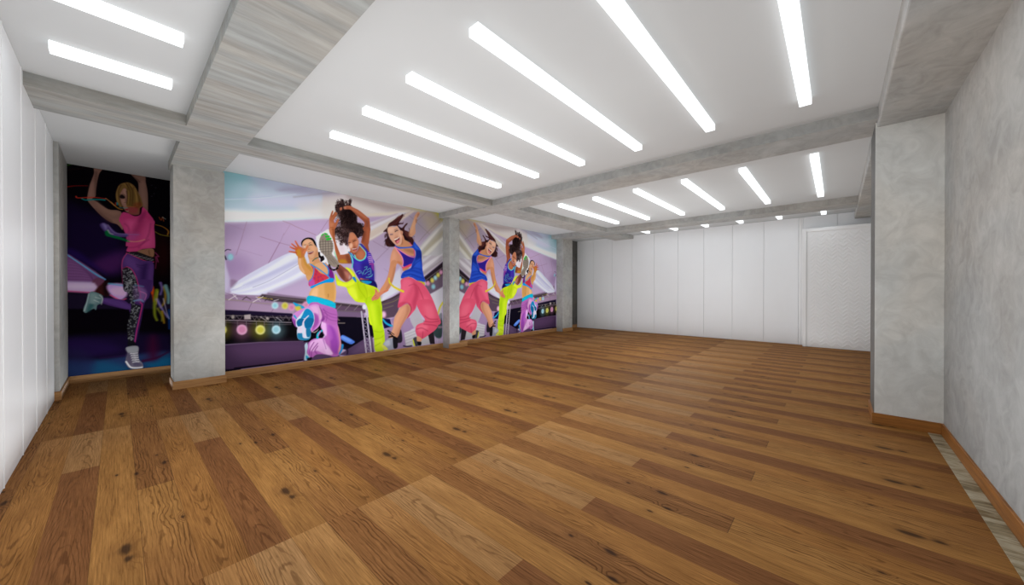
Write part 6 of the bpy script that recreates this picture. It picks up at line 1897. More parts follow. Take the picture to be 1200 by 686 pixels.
S 106 60 54 31 50 1 9 6|3060 2535 3086 2523 3116 2484
S 42 24 26 30 50 1 9 6|3016 2370 3042 2330 3070 2318
S 106 60 54 31 50 1 9 6|3099 2500 3125 2466 3128 2446
S 42 24 26 30 50 1 9 6|2996 2428 3022 2392 3059 2377
S 106 60 54 31 50 1 9 6|3103 2536 3129 2514 3144 2483
S 42 24 26 31 50 1 9 6|3134 2466 3160 2446 3193 2415
S 106 60 54 31 50 1 9 6|3164 2497 3191 2473 3188 2442
S 42 24 26 31 50 1 9 6|3101 2542 3127 2515 3139 2489
S 106 60 54 31 50 1 9 6|3194 2444 3221 2432 3249 2392
S 42 24 26 31 50 1 9 6|3077 2420 3103 2389 3116 2366
S 106 60 54 31 50 1 9 6|3107 2536 3133 2518 3132 2481
S 42 24 26 31 50 1 9 6|3100 2439 3126 2424 3136 2385
S 106 60 54 30 50 1 9 6|2997 2326 3023 2291 3031 2272
S 42 24 26 31 50 1 9 6|3206 2396 3233 2371 3241 2341
S 106 60 54 31 50 1 9 6|3144 2367 3170 2334 3184 2313
S 42 24 26 31 50 1 9 6|3181 2506 3207 2475 3245 2455
S 106 60 54 30 50 1 9 6|3004 2497 3029 2469 3054 2446
S 42 24 26 30 50 1 9 6|3025 2531 3050 2495 3088 2481
S 106 60 54 31 50 1 9 6|3189 2542 3216 2511 3231 2489
S 42 24 26 31 50 1 9 6|3073 2476 3098 2445 3112 2423
S 106 60 54 30 50 1 9 6|3030 2529 3056 2521 3069 2477
S 40 24 26 32 50 1 9 5|2651 2342 2648 2311 2643 2281
S 84 52 52 32 50 1 9 5|2668 2353 2654 2321 2654 2291
S 40 24 26 32 50 1 9 5|2640 2437 2627 2405 2618 2374
S 84 52 52 32 50 1 9 5|2625 2360 2611 2329 2608 2298
S 40 24 26 32 50 1 9 5|2606 2438 2604 2408 2594 2377
S 84 52 52 32 50 1 9 5|2602 2276 2595 2245 2575 2213
S 40 24 26 32 50 1 9 5|2603 2428 2576 2395 2572 2364
S 84 52 52 32 50 1 9 5|2670 2248 2658 2217 2667 2188
S 40 24 26 32 50 1 9 5|2578 2341 2575 2311 2548 2278
S 84 52 52 32 50 1 9 5|2575 2248 2563 2217 2570 2188
S 40 24 26 32 50 1 9 5|2581 2273 2568 2242 2574 2212
S 84 52 52 32 50 1 9 5|2606 2468 2595 2437 2579 2405
S 40 24 26 32 50 1 9 5|2590 2436 2564 2403 2573 2374
S 84 52 52 32 50 1 9 5|2657 2459 2633 2426 2647 2398
S 40 24 26 32 50 1 9 5|2598 2333 2576 2301 2590 2273
S 84 52 52 32 50 1 9 5|2635 2457 2616 2425 2620 2396
S 40 24 26 32 50 1 9 5|2598 2443 2580 2411 2559 2379
S 84 52 52 32 50 1 9 5|2579 2444 2559 2412 2570 2383
S 40 24 26 32 50 1 9 5|2668 2387 2660 2356 2660 2326
S 84 52 52 32 50 1 9 5|2677 2430 2667 2399 2672 2369
S 40 24 26 32 50 1 9 5|2653 2471 2647 2440 2641 2409
S 84 52 52 32 50 1 9 5|2637 2469 2611 2436 2596 2404
S 40 24 26 32 50 1 9 5|2632 2334 2607 2301 2623 2273
S 84 52 52 32 50 1 9 5|2617 2443 2604 2412 2586 2380
S 40 24 26 32 50 1 9 5|2595 2423 2588 2392 2559 2359
S 84 52 52 32 50 1 9 5|2598 2441 2588 2410 2583 2379
P 196 146 116 20 100 1|3289 2964 3332 3008 3375 2983 3344 2919 3307 2870 3294 2772 3264 2704 3270 2577 3257 2522 3172 2448 3113 2473 3125 2559 3173 2691 3221 2815 3246 2904
P 160 110 88 32 70 1|3319 2958 3369 2976 3338 2907 3307 2881
P 150 106 84 39 70 1|3270 2833 3313 2834 3288 2761 3270 2779
P 214 168 132 78 60 1|3221 2804 3258 2831 3245 2701 3197 2568 3149 2520 3173 2670
P 166 112 86 58 60 1|3101 2556 3149 2477 3101 2461
P 200 142 112 23 100 1|2915 2461 2972 2457 3030 2339 3172 2258 2892 2222 2892 2283
P 196 140 104 23 100 1|2907 2357 3008 2367 3111 2326 3171 2266 3185 2227 2964 2188 2879 2206 2808 2219
P 150 92 70 56 60 1|2926 2411 2961 2373 2960 2280 2926 2276
P 216 168 142 18 100 1|2627 2557 2670 2593 2780 2608 2836 2636 2892 2561 2961 2539 2961 2487 2938 2453 2949 2372 2926 2276 2858 2239 2779 2262 2724 2307 2680 2363 2648 2440 2626 2497
P 232 192 166 72 70 1|2637 2559 2758 2595 2746 2512 2670 2483
P 234 190 164 74 60 1|2892 2499 2938 2453 2926 2390 2892 2427
P 190 130 106 37 70 1|2915 2554 2961 2539 2961 2487 2926 2462
S 70 52 60 22 100 1 17 15|2791 2513 2824 2537 2852 2546
S 120 80 70 29 70 0 9 6|2780 2542 2836 2574
S 130 110 140 29 80 0 19 15|2686 2444 2730 2454
S 90 64 66 25 80 0 7 7|2686 2434 2735 2445
P 206 150 124 55 70 1|2780 2425 2835 2452 2858 2423 2802 2387
S 150 90 76 29 70 0 7 6|2779 2379 2847 2417
P 120 44 50 22 100 1|2779 2333 2802 2341 2881 2411 2892 2386 2880 2323 2846 2279 2813 2286
S 244 238 232 22 100 1 19 13|2785 2349 2835 2370 2881 2405
P 222 130 140 30 100 1|2813 2306 2869 2353 2886 2334 2846 2279
S 196 110 104 29 70 1 8 8|2790 2294 2835 2268 2892 2324
P 206 146 116 18 100 1|2773 2177 2850 2159 2921 2062 2964 1896 2964 1832 2850 1864 2808 1798 2766 1618 2710 1452 2602 1438 2629 1576 2677 1817 2684 1955 2725 2110
P 190 120 80 56 80 1|2822 1901 2907 1906 2950 1844 2907 1829
P 222 166 136 109 60 1|2711 2033 2780 2114 2822 2003 2752 1821 2697 1792
P 200 140 104 18 100 1|2700 1890 2811 1917 2799 1753 2743 1548 2677 1365 2570 1284 2464 1245 2464 1324 2548 1444 2634 1625
P 168 112 84 54 60 1|2766 1772 2799 1753 2743 1528 2634 1345 2591 1344 2699 1547
P 200 128 98 14 100 1|2351 1236 2382 1334 2433 1275 2548 1304 2634 1335 2634 1300 2548 1255 2474 1206 2433 1147 2361 1129 2300 1111 2290 1149 2320 1197
S 196 116 92 17 100 0 26 20|2381 1285 2361 1328
S 196 116 92 17 100 0 26 20|2340 1188 2296 1153
S 196 116 92 17 100 0 26 20|2361 1158 2310 1114
S 196 116 92 17 100 0 26 20|2422 1157 2371 1129
S 196 116 92 18 100 0 27 21|2548 1284 2634 1320
S 140 80 64 21 70 0 10 8|2351 1207 2381 1216
S 140 80 64 21 70 0 10 8|2361 1168 2402 1187
P 62 44 160 19 100 1|2808 2180 2864 2147 2950 2103 3081 2041 3246 2033 3170 1869 3022 1809 2978 1820 2978 1923 2935 2037
P 44 30 120 114 60 1|2964 2065 3200 2003 3155 1881 2993 1833 2979 1962
P 198 142 108 19 100 1|2893 2175 3140 2210 3231 2178 3246 2046 3081 2061 2964 2117
P 150 98 74 77 60 1|2993 2171 3216 2177 3231 2098 3111 2115
S 230 130 160 19 100 1 19 18|2822 2182 2964 2104 3110 2037 3231 2019
S 232 140 160 22 100 1 30 16|2787 2191 2893 2072 2957 1974 2971 1884 2950 1831
P 214 76 110 23 100 1|2921 1836 2978 1800 3155 1875 3170 1843 3110 1800 2978 1755 2949 1779
S 206 80 120 31 100 0 20 17|3133 2315 3186 2254
S 200 70 120 31 100 0 20 20|3231 2178 3246 2046
P 186 130 90 30 100 1|2964 1760 3110 1800 3066 1746 2978 1716
P 38 74 180 19 100 1|2780 2235 2893 2207 3170 2246 3231 2351 3277 2316 3401 2179 3424 1992 3440 1789 3479 1614 3511 1506 3353 1503 3155 1591 2935 1559 2942 1650 3007 1717 3155 1789 3185 1883 3261 2021 3277 2129 3216 2203 3140 2213 2907 2176 2822 2194
P 24 44 130 59 85 1|3292 2170 3401 2166 3416 2018 3354 2000 3215 1818 3170 1790 3246 1940 3276 2049
P 24 40 110 40 70 1|3393 2165 3424 1992 3432 1829 3400 1990
P 60 104 206 59 80 1|3246 2313 3323 2240 3385 2191 3307 2198 3246 2246
P 70 120 214 30 80 1|2794 2224 2907 2200 3155 2232 3155 2219 2907 2182
P 54 96 206 119 60 1|3261 1954 3385 1948 3400 1801 3230 1793
S 24 46 136 39 70 1 13 9|3155 1763 3261 1794 3416 1761
S 24 46 136 39 70 1 13 8|3007 1691 3170 1737 3416 1680
S 24 46 136 39 70 1 13 9|2964 1624 3140 1657 3353 1597 3479 1573
S 24 46 136 39 70 1 13 9|3185 1790 3292 1903 3385 1962
S 66 112 214 39 60 1 13 9|3022 1652 3185 1685 3416 1626
S 66 112 214 38 60 0 13 8|3007 1587 3155 1631
S 206 196 40 23 100 0 27 18|2992 1550 3110 1591
P 186 176 40 28 100 1|3303 1519 3479 1490 3492 1425 3378 1445
P 206 84 112 20 100 1|2923 1532 3110 1589 3303 1519 3479 1436 3687 1149 3848 786 3903 534 3377 571 3504 627 3440 849 3352 1046 3303 1026 3254 899 3061 718 3157 903 3109 1010 3038 1044 2854 956 2900 1222 2923 1387
P 226 112 140 114 60 1|2946 1491 3110 1557 3181 1432 2992 1138 2900 1057
P 222 104 130 164 60 1|3403 1132 3582 1151 3766 745 3530 845
P 170 56 84 98 60 1|3230 1475 3353 1326 3303 1048 3229 900 3181 1051 3254 1262
P 160 50 76 46 80 1|3109 1031 3181 902 3073 728 3109 863
P 180 60 88 45 60 1|2900 1057 3062 1064 3157 1009 3109 989 2854 952
S 170 56 80 48 70 1 21 14|3340 1369 3453 1153 3504 933 3581 667
S 176 60 86 39 70 1 14 11|3110 1410 3230 1443 3328 1391
P 204 82 108 20 100 1|3303 1078 3687 1092 3821 775 3889 635 3820 459 3633 341 3427 251 3327 304 3265 438 3302 564 3478 617 3504 680 3377 839
P 220 110 132 165 60 1|3478 965 3687 959 3766 710 3581 698
P 226 120 140 101 60 1|3302 521 3478 573 3581 478 3377 407
S 160 50 76 42 70 1 19 15|3478 638 3660 605 3875 614
S 160 50 76 42 70 1 19 15|3478 573 3713 535 3820 504
S 160 50 76 40 70 1 19 14|3302 478 3427 490 3581 412
S 160 50 76 42 70 1 19 15|3504 746 3633 673 3848 660
S 160 50 76 40 70 0 19 14|3439 271 3452 401
S 206 190 50 22 100 1 28 47|2656 1556 2667 1475 2743 1396 2855 1335 2974 1288
P 196 142 112 19 100 1|2922 962 3062 1020 3138 955 3133 850 3038 708 2922 549 2842 350 2654 348 2742 542 2764 724 2854 883
P 166 112 88 75 70 1|3062 1000 3133 945 3109 830 2945 589 2853 369 2808 374 2922 611 3038 833
P 216 164 134 111 50 1|2900 901 2992 939 2854 677 2742 420 2720 463 2809 741
P 150 152 166 18 100 1|2525 241 2632 330 2742 339 2808 292 2813 148 2719 108 2546 119
P 190 192 202 53 70 1|2547 259 2654 308 2676 205 2589 194
P 30 28 34 26 100 1|2742 360 2831 320 2842 145 2763 123 2741 217
P 206 206 90 25 100 1|2494 225 2525 231 2632 129 2568 113 2515 163
S 20 18 22 22 100 1 30 30|2654 368 2742 370 2831 310
S 24 20 26 18 100 1 15 15|2622 501 2665 458 2742 370
S 24 20 26 18 100 1 13 13|2633 440 2698 414 2742 380
S 24 20 26 18 100 0 13 13|2633 510 2764 408
P 204 150 116 24 100 1|3302 328 3427 251 3376 191 3290 222
P 70 68 74 24 100 1|3204 273 3290 307 3302 220 3402 177 3376 122 3240 124
S 200 206 60 23 100 0 25 32|3204 252 3240 131
P 24 22 26 28 100 1|3314 198 3407 188 3401 119 3339 126
"""
MURAL_SOLO = """
P 7 4 9 10 100 0|-134 3285 1197 3686 1185 -362 -146 -82
P 22 10 40 272 90 1|-44 2551 141 2515 345 2406 423 2301 -45 2235
P 24 12 44 281 95 1|-45 2281 345 2339 522 2157 561 1847 520 1561 352 1497 230 1650 -46 1842
P 58 26 76 165 80 1|211 1692 324 1815 521 1918 561 1892 510 1620 460 1559 362 1555
P 70 30 80 123 60 1|258 1695 480 1826 500 1679 362 1584
P 40 20 90 78 60 1|-3 1901 139 1815 343 1554 305 1582 -3 1804
P 30 8 8 229 80 1|859 2134 1029 2217 1027 1611 880 1574
P 36 8 10 184 60 1|903 1982 1017 2024 1016 1738 913 1732
P 30 22 44 63 90 0|-15 1272 1053 1268 1052 1003 -16 1043
P 8 4 12 21 100 0|-16 1043 1052 1003 1051 692 -16 775
P 24 14 44 149 95 1|-17 656 952 631 1051 485 1050 254 -18 398
P 36 20 66 177 80 1|-17 636 350 558 491 415 214 346 -18 438
P 34 48 84 83 100 1|-18 348 281 306 549 322 1050 323 1049 24 -19 60
P 20 84 112 143 60 1|267 277 549 149 461 -29 240 12
P 16 84 116 160 80 1|775 202 1050 254 1049 47 822 61
P 24 70 90 87 50 1|549 149 791 89 728 32 548 85
P 34 30 64 134 70 1|-18 477 148 457 214 285 -18 318
P 62 12 44 157 85 1|792 556 871 571 886 254 791 245
S 56 10 40 45 80 1 42 19|729 220 870 245 1000 318
S 44 16 60 42 70 1 16 12|295 325 520 326 668 349
P 98 62 104 20 100 0|-12 1818 14 1813 257 1580 342 1482 323 1409 256 1307 -14 1307
P 120 80 126 96 70 1|-12 1735 156 1647 229 1493 220 1421 -13 1431
S 74 44 84 15 50 1 4 4|-4 1708 93 1672 220 1521
S 74 44 84 15 50 1 4 4|-4 1666 113 1636 224 1504
S 74 44 84 15 50 1 5 5|-4 1625 132 1600 227 1487
S 74 44 84 15 50 1 5 5|-4 1583 152 1565 231 1470
S 74 44 84 15 50 1 5 5|-4 1542 172 1528 235 1453
S 74 44 84 16 50 1 5 5|-4 1500 192 1492 238 1436
S 74 44 84 16 50 1 5 5|-4 1459 212 1456 242 1419
S 80 130 170 14 100 1 15 23|-5 1804 138 1660 257 1537 342 1467
S 120 160 190 16 70 1 7 7|14 1785 183 1620 323 1489
P 96 56 80 20 100 1|215 1429 266 1487 333 1467 328 1409 266 1322 238 1350
P 150 130 168 39 100 0|-13 1438 220 1429 238 1307 -14 1307
P 176 150 184 39 100 0|-2 1421 244 1415 284 1312 204 1271 -2 1288
P 190 172 196 58 80 1|11 1395 231 1390 231 1333 10 1335
S 170 60 110 29 100 0 13 13|3 1296 204 1275
S 150 60 100 20 100 1 8 8|204 1275 271 1312 312 1395
P 56 24 24 30 100 1|257 1322 367 1449 374 1249 339 1229 271 1260
P 20 8 12 41 80 1|326 1396 374 1449 367 1239 332 1250
P 150 110 170 42 100 1|371 1380 519 1382 539 1293 390 1293
P 176 140 190 42 100 1|374 1396 538 1399 559 1248 494 1163 395 1249
P 200 170 206 63 70 1|395 1333 538 1356 552 1226 423 1249
S 80 150 180 31 90 0 21 14|381 1407 531 1377
S 206 70 120 21 100 1 11 11|394 1239 494 1163 552 1183
S 150 50 20 27 100 1 30 17|810 1358 833 1246 849 1134
P 180 70 24 34 100 1|853 1313 847 1266 833 1246 820 1266 815 1313 820 1360 834 1380 847 1361
S 120 130 30 36 90 1 42 29|881 1313 857 1134 856 932 880 840
S 150 120 30 37 90 1 31 22|954 1359 978 1245 962 1109 921 1042
S 110 90 150 37 90 1 34 24|922 1426 938 1336 921 1245
S 110 150 150 37 90 1 47 33|979 1382 1011 1245 1011 1107
S 130 120 180 37 90 1 31 22|881 1167 937 1019 1002 879
S 170 130 30 37 90 1 27 19|937 973 953 859 961 790
S 20 60 120 37 90 0 31 22|1019 993 1021 694
S 120 120 40 37 90 1 27 19|888 1020 936 905 936 826
S 180 170 190 23 70 1 14 12|954 1177 994 948 1018 855
S 190 170 60 23 70 0 11 9|892 1291 873 1088
S 120 110 30 18 100 1 8 11|865 2228 926 2189 1017 2176
S 150 100 30 18 100 1 8 16|871 2338 949 2318 1012 2262 1006 2198
S 60 110 30 15 100 1 9 7|4 3043 54 3076 107 3097
S 60 20 14 19 80 1 6 4|4 2980 125 3032 244 3090
S 120 20 16 15 100 1 12 7|3 2746 70 2774 183 2799
P 44 40 48 23 100 1|880 2919 878 2912 873 2908 867 2910 865 2916 867 2923 873 2927 878 2925
P 44 40 48 22 100 1|836 2778 833 2771 828 2767 823 2769 820 2775 823 2782 828 2785 834 2784
P 44 40 48 22 100 1|863 2822 861 2815 856 2811 850 2813 848 2819 850 2826 856 2830 861 2828
P 44 40 48 22 100 1|836 2948 834 2941 829 2937 823 2939 821 2945 823 2952 829 2956 834 2954
S 150 70 30 18 100 1 9 8|910 2463 932 2419 949 2469 961 2408
S 130 140 130 18 100 0 8 7|949 2469 983 2443
P 118 88 78 10 100 1|244 3090 319 3103 328 3076 295 3003 276 2898 261 2751 256 2664 224 2622 261 2593 375 2498 463 2498 512 2462 512 2313 423 2301 326 2374 232 2502 182 2593 182 2650 206 2825 243 2990
P 140 106 94 49 60 1|206 2811 243 2847 233 2645 191 2637
P 136 104 90 51 60 1|261 2608 375 2498 482 2472 423 2418 307 2487
P 78 56 50 40 60 1|253 2993 276 2998 266 2809 252 2678
P 80 56 50 51 60 1|260 2479 345 2391 423 2315 364 2322
S 90 64 56 16 60 1 8 7|253 3064 267 3089 281 3071
S 90 64 56 16 60 1 8 7|281 3079 302 3062 321 3081
P 124 92 80 13 100 1|413 2349 522 2365 522 2216 482 2270
P 112 84 74 11 100 1|596 3091 700 3109 759 3062 764 2979 785 2814 784 2521 752 2562 720 2617 688 2764 684 2945 647 3013
P 132 100 88 55 60 1|700 2949 753 2976 768 2780 762 2610 720 2679
P 70 50 44 32 70 1|627 3053 700 2979 689 2962 642 3019
P 116 64 58 17 100 1|562 2563 683 2636 697 2492 661 2455 604 2457 569 2482
P 138 54 60 43 60 1|576 2535 668 2571 676 2510 611 2478
P 108 82 46 15 100 1|452 2696 456 2767 487 2876 535 2922 591 2935 641 2899 676 2823 712 2726 730 2613 697 2566 675 2489 679 2583 555 2562 527 2567 492 2551 465 2617
P 136 100 88 13 100 1|489 2693 514 2800 545 2842 570 2781 569 2678 558 2604 583 2515 569 2487 544 2509 506 2604
P 158 122 108 32 70 1|528 2813 556 2829 566 2749 541 2744
P 150 114 100 32 60 1|507 2655 541 2683 552 2623 527 2608
P 24 16 18 21 100 1|490 2713 514 2739 545 2714 538 2687 507 2681 493 2689
S 60 44 36 17 70 1 7 5|493 2729 528 2746 545 2735
S 86 60 54 21 80 1 8 7|552 2685 556 2634 541 2626
P 130 40 50 17 100 1|544 2529 579 2540 576 2514 551 2510
P 100 76 40 17 100 1|563 2851 612 2882 676 2792 712 2663 683 2574 654 2590 604 2581 562 2594 573 2709 566 2790
S 150 116 60 25 75 1 11 7|542 2908 584 2814 576 2617
S 60 40 22 26 75 1 11 7|584 2918 626 2813 618 2594
S 142 108 56 26 75 1 11 7|605 2902 655 2798 661 2601
S 66 46 26 26 75 1 11 7|563 2903 598 2786 594 2600
S 70 48 28 26 75 1 11 7|634 2866 684 2751 705 2609
S 140 108 60 25 75 1 11 7|487 2855 469 2760 472 2629
S 64 44 26 25 75 1 11 7|507 2880 479 2783 486 2672
S 58 40 24 25 75 1 11 7|493 2663 506 2594 524 2562
S 150 116 64 26 75 1 11 7|648 2859 669 2728 672 2593
S 48 32 20 25 75 1 11 7|563 2800 569 2708 566 2615
S 60 42 26 25 75 1 11 7|549 2920 570 2884 577 2823
P 110 50 30 43 60 1|633 2627 683 2657 720 2643 712 2589 683 2563 640 2577
S 150 80 40 19 80 1 8 7|555 2562 597 2574 647 2578
S 60 120 120 19 90 1 10 7|486 2545 527 2542 569 2554
S 160 110 40 17 100 1 14 11|404 2606 445 2558 485 2524 520 2520
P 140 40 24 17 100 1|445 2603 458 2616 458 2575 448 2569
P 20 120 130 17 100 1|458 2611 472 2608 473 2573 462 2576
S 170 50 36 14 100 1 13 9|79 2629 96 2610 233 2645 356 2647
S 20 120 120 14 100 1 14 16|132 2605 168 2593 261 2619 346 2627
S 150 100 60 14 100 1 11 11|354 2654 404 2605 443 2561
P 168 54 104 13 100 1|512 2462 563 2477 645 2438 709 2478 730 2589 795 2507 838 2359 507 2312
P 168 58 106 13 100 1|517 2364 832 2411 854 2289 864 1995 837 1969 728 1944 665 1900 561 1892 572 1968 551 1981 557 2116 522 2246
P 196 84 134 107 60 1|563 2356 645 2353 624 2199 572 2208
P 190 80 128 111 60 1|707 2056 783 2342 827 2286 837 2023 728 1982
P 120 34 74 108 50 1|614 2198 687 2359 730 2365 665 2158
P 120 34 76 55 60 1|698 2461 762 2533 751 2439 687 2353
S 120 32 72 42 50 1 10 7|542 2308 583 2239 572 2043
S 120 32 72 44 50 1 10 8|816 2346 783 2141 686 1963
S 120 32 72 43 50 1 10 8|582 1954 665 1976 793 2096
P 150 70 130 86 60 1|562 2161 687 2176 644 2080 572 2058
P 76 60 110 31 100 1|297 2260 335 2294 383 2257 462 2164 562 2161 562 2116 442 2103 364 2152 326 2191
P 150 140 180 41 60 1|326 2278 364 2254 354 2195
S 130 110 150 21 70 1 10 6|374 2270 442 2162 562 2154 687 2161
P 10 90 50 25 100 1|345 2165 374 2183 402 2128 481 2107 582 2059 577 2036 511 2059 402 2091 354 2108
S 170 180 160 25 80 1 14 7|374 2190 393 2149 422 2137
S 190 150 110 22 85 1 11 9|572 2050 665 2052 750 2092
P 128 92 70 15 100 1|670 1904 728 1939 842 1958 847 1837 792 1841 717 1866
S 80 52 40 22 70 1 10 9|795 1926 799 1880 803 1865
P 30 26 30 15 100 1|561 1877 665 1897 792 1841 847 1814 841 1767 728 1775 561 1854
S 120 116 120 15 80 0 7 6|582 1866 590 1876
S 120 116 120 15 80 0 7 6|589 1853 597 1842
S 120 116 120 15 80 0 7 6|596 1841 604 1850
S 120 116 120 15 80 0 7 6|604 1861 612 1849
S 120 116 120 15 80 0 8 6|611 1848 620 1857
S 120 116 120 15 80 0 8 6|619 1835 627 1823
S 120 116 120 15 80 0 8 6|626 1853 634 1863
S 120 116 120 15 80 0 8 6|633 1840 641 1829
S 120 116 120 15 80 0 8 6|641 1829 650 1838
S 120 116 120 15 80 0 8 6|649 1847 657 1836
S 120 116 120 15 80 0 8 6|656 1834 664 1844
S 120 116 120 15 80 0 8 6|663 1821 672 1810
S 120 116 120 15 80 0 8 6|671 1840 679 1850
S 120 116 120 15 80 0 8 6|679 1828 688 1817
S 120 116 120 15 80 0 8 6|686 1815 695 1825
S 120 116 120 15 80 0 8 6|694 1834 702 1822
S 120 116 120 15 80 0 8 6|701 1821 710 1831
S 120 116 120 15 80 0 8 6|709 1808 717 1796
S 120 116 120 15 80 0 8 6|717 1828 726 1838
S 120 116 120 15 80 0 8 6|725 1815 733 1803
S 120 116 120 15 80 0 8 6|732 1802 741 1811
S 120 116 120 15 80 0 8 6|740 1820 748 1809
S 120 116 120 15 80 0 8 6|747 1807 756 1817
S 120 116 120 15 80 0 8 6|756 1795 764 1784
S 120 116 120 15 80 0 8 6|763 1814 772 1824
S 120 116 120 16 80 0 8 6|771 1801 779 1789
S 120 116 120 16 80 0 8 6|778 1788 787 1798
S 120 116 120 16 80 0 8 6|786 1807 795 1795
S 120 116 120 16 80 0 8 6|795 1795 803 1805
S 120 116 120 16 80 0 8 6|802 1782 811 1770
S 120 116 120 16 80 0 8 7|810 1801 819 1811
S 120 116 120 16 80 0 8 7|817 1787 826 1775
S 120 116 120 16 80 0 8 7|825 1774 834 1784
S 120 116 120 16 80 0 8 7|834 1794 843 1783
S 180 56 100 13 100 1 10 11|556 1869 644 1823 760 1762 847 1752
P 74 46 100 13 100 1|541 1845 582 1856 728 1768 841 1747 841 1510 823 1292 694 1293 663 1384 622 1549 561 1660 510 1635 510 1739
P 98 64 124 86 60 1|541 1816 643 1777 685 1628 622 1625 540 1711
P 40 22 66 88 80 1|717 1645 781 1709 759 1446 802 1308 716 1308
P 90 56 116 89 50 1|792 1633 836 1681 824 1386 791 1385
S 40 24 60 33 70 1 8 6|664 1703 706 1690 760 1708
S 40 24 60 26 60 0 6 5|669 1673 717 1652
S 170 56 100 15 100 1 7 7|561 1862 520 1769 510 1635 519 1412
P 66 40 92 13 100 1|642 1444 818 1469 826 1402 794 1202 747 1114 700 785 639 484 594 489 610 792 581 1010 551 1022 325 1114 318 1198 523 1162 596 1118
P 90 60 122 42 70 1|325 1187 494 1152 596 1074 581 1021 352 1124
P 36 22 60 44 70 1|701 1071 724 1026 669 568 654 614
P 120 80 130 65 70 1|641 1378 732 1357 763 1224 701 1137 641 1204
P 34 30 38 15 100 1|515 1620 561 1660 612 1609 653 1490 673 1369 663 1293 539 1293 519 1442
P 34 32 38 13 100 1|524 1484 642 1487 679 1313 686 1203 633 1117 701 1071 693 1005 647 724 624 529 572 535 562 752 588 923 603 1096 574 1269
S 136 136 140 13 85 1 7 5|588 1524 580 1511 575 1516
S 136 136 140 13 85 1 7 5|602 1434 594 1439 607 1430
S 136 136 140 13 85 1 7 5|552 1619 552 1604 554 1606
S 136 136 140 13 85 1 7 5|574 1386 567 1393 579 1375
S 136 136 140 13 85 1 7 5|581 1629 577 1638 576 1615
S 136 136 140 13 85 1 7 5|545 1335 552 1351 542 1329
S 136 136 140 13 85 1 7 5|606 1332 599 1348 595 1324
S 136 136 140 13 85 1 7 5|592 1321 591 1326 595 1326
S 136 136 140 13 85 1 7 5|606 1599 608 1582 595 1591
S 136 136 140 13 85 1 7 5|556 1294 566 1308 561 1278
S 136 136 140 13 85 1 7 5|552 1435 543 1439 556 1427
S 136 136 140 13 85 1 7 5|569 1342 570 1344 566 1326
S 136 136 140 13 85 1 7 5|583 1583 582 1589 572 1573
S 136 136 140 13 85 1 8 5|642 1479 647 1488 649 1475
S 136 136 140 13 85 1 7 5|550 1306 548 1311 558 1303
S 136 136 140 13 85 1 7 5|541 1312 550 1309 529 1317
S 136 136 140 13 85 1 7 5|547 1517 549 1501 544 1518
S 136 136 140 13 85 1 7 5|527 1455 531 1470 526 1445
S 136 136 140 13 85 1 8 5|635 1521 643 1534 641 1509
S 136 136 140 13 85 1 7 5|598 1598 600 1613 605 1599
S 136 136 140 13 85 1 7 5|586 1455 584 1467 585 1439
S 136 136 140 13 85 1 7 5|598 1314 590 1297 608 1308
S 136 136 140 13 85 1 7 5|597 1463 605 1480 601 1457
S 136 136 140 13 85 1 7 5|562 1393 566 1408 566 1389
S 136 136 140 13 85 1 7 5|592 1427 583 1423 588 1411
S 136 136 140 13 85 1 7 5|550 1357 554 1353 560 1363
S 136 136 140 13 85 1 7 5|609 1436 612 1439 598 1437
S 136 136 140 13 85 1 7 5|611 1596 602 1600 611 1588
S 136 136 140 13 85 1 7 5|567 1372 557 1356 569 1356
S 136 136 140 13 85 1 7 5|531 1531 527 1521 524 1531
S 136 136 140 13 85 1 7 5|532 1615 540 1597 529 1603
S 136 136 140 13 85 1 7 5|588 1469 585 1464 581 1468
S 136 136 140 13 85 1 7 5|596 1589 595 1573 585 1592
S 136 136 140 13 85 1 7 5|553 1347 555 1357 542 1347
S 136 136 140 13 85 1 7 5|562 1366 570 1356 571 1350
S 136 136 140 13 85 1 8 5|653 1323 662 1337 648 1323
S 136 136 140 13 85 1 7 5|610 1481 607 1468 607 1481
S 136 136 140 13 85 1 7 5|558 1490 560 1487 556 1492
S 136 136 140 13 85 1 7 5|577 1540 571 1539 570 1530
S 136 136 140 13 85 1 8 5|614 1537 612 1534 620 1522
S 136 136 140 13 85 1 7 5|600 1538 591 1536 599 1523
S 136 136 140 13 85 1 7 5|565 1354 565 1368 570 1353
S 136 136 140 13 85 1 7 5|522 1603 515 1617 529 1587
S 136 136 140 13 85 1 8 5|618 1516 625 1516 608 1505
S 136 136 140 13 85 1 7 5|571 1561 567 1566 563 1552
S 136 136 140 13 85 1 8 5|653 1452 643 1446 640 1447
S 136 136 140 13 85 1 8 5|652 1412 660 1403 646 1415
S 136 136 140 13 85 1 7 5|585 1410 580 1417 591 1409
S 136 136 140 13 85 1 7 5|609 1460 617 1478 602 1448
S 136 136 140 13 85 1 7 5|536 1581 537 1567 529 1582
S 136 136 140 13 85 1 8 5|623 1506 630 1488 634 1495
S 136 136 140 13 85 1 7 5|587 1428 596 1427 598 1412
S 136 136 140 13 85 1 7 5|528 1528 535 1520 539 1530
S 136 136 140 13 85 1 7 5|597 1317 598 1311 610 1320
S 136 136 140 13 85 1 7 5|606 1588 613 1596 597 1586
S 136 136 140 13 85 1 8 5|638 1496 647 1512 630 1497
S 136 136 140 13 85 1 7 5|605 1588 609 1588 607 1575
S 136 136 140 13 85 1 8 5|639 1321 633 1326 650 1318
S 136 136 140 13 85 1 7 5|559 1483 554 1471 563 1486
S 136 136 140 13 85 1 7 5|554 1435 562 1441 542 1436
S 136 136 140 13 85 1 7 5|563 1347 558 1365 562 1350
S 136 136 140 13 85 1 7 5|563 1577 557 1571 575 1575
S 136 136 140 13 85 1 8 5|616 1543 623 1542 604 1531
S 136 136 140 13 85 1 8 5|627 1530 628 1522 617 1519
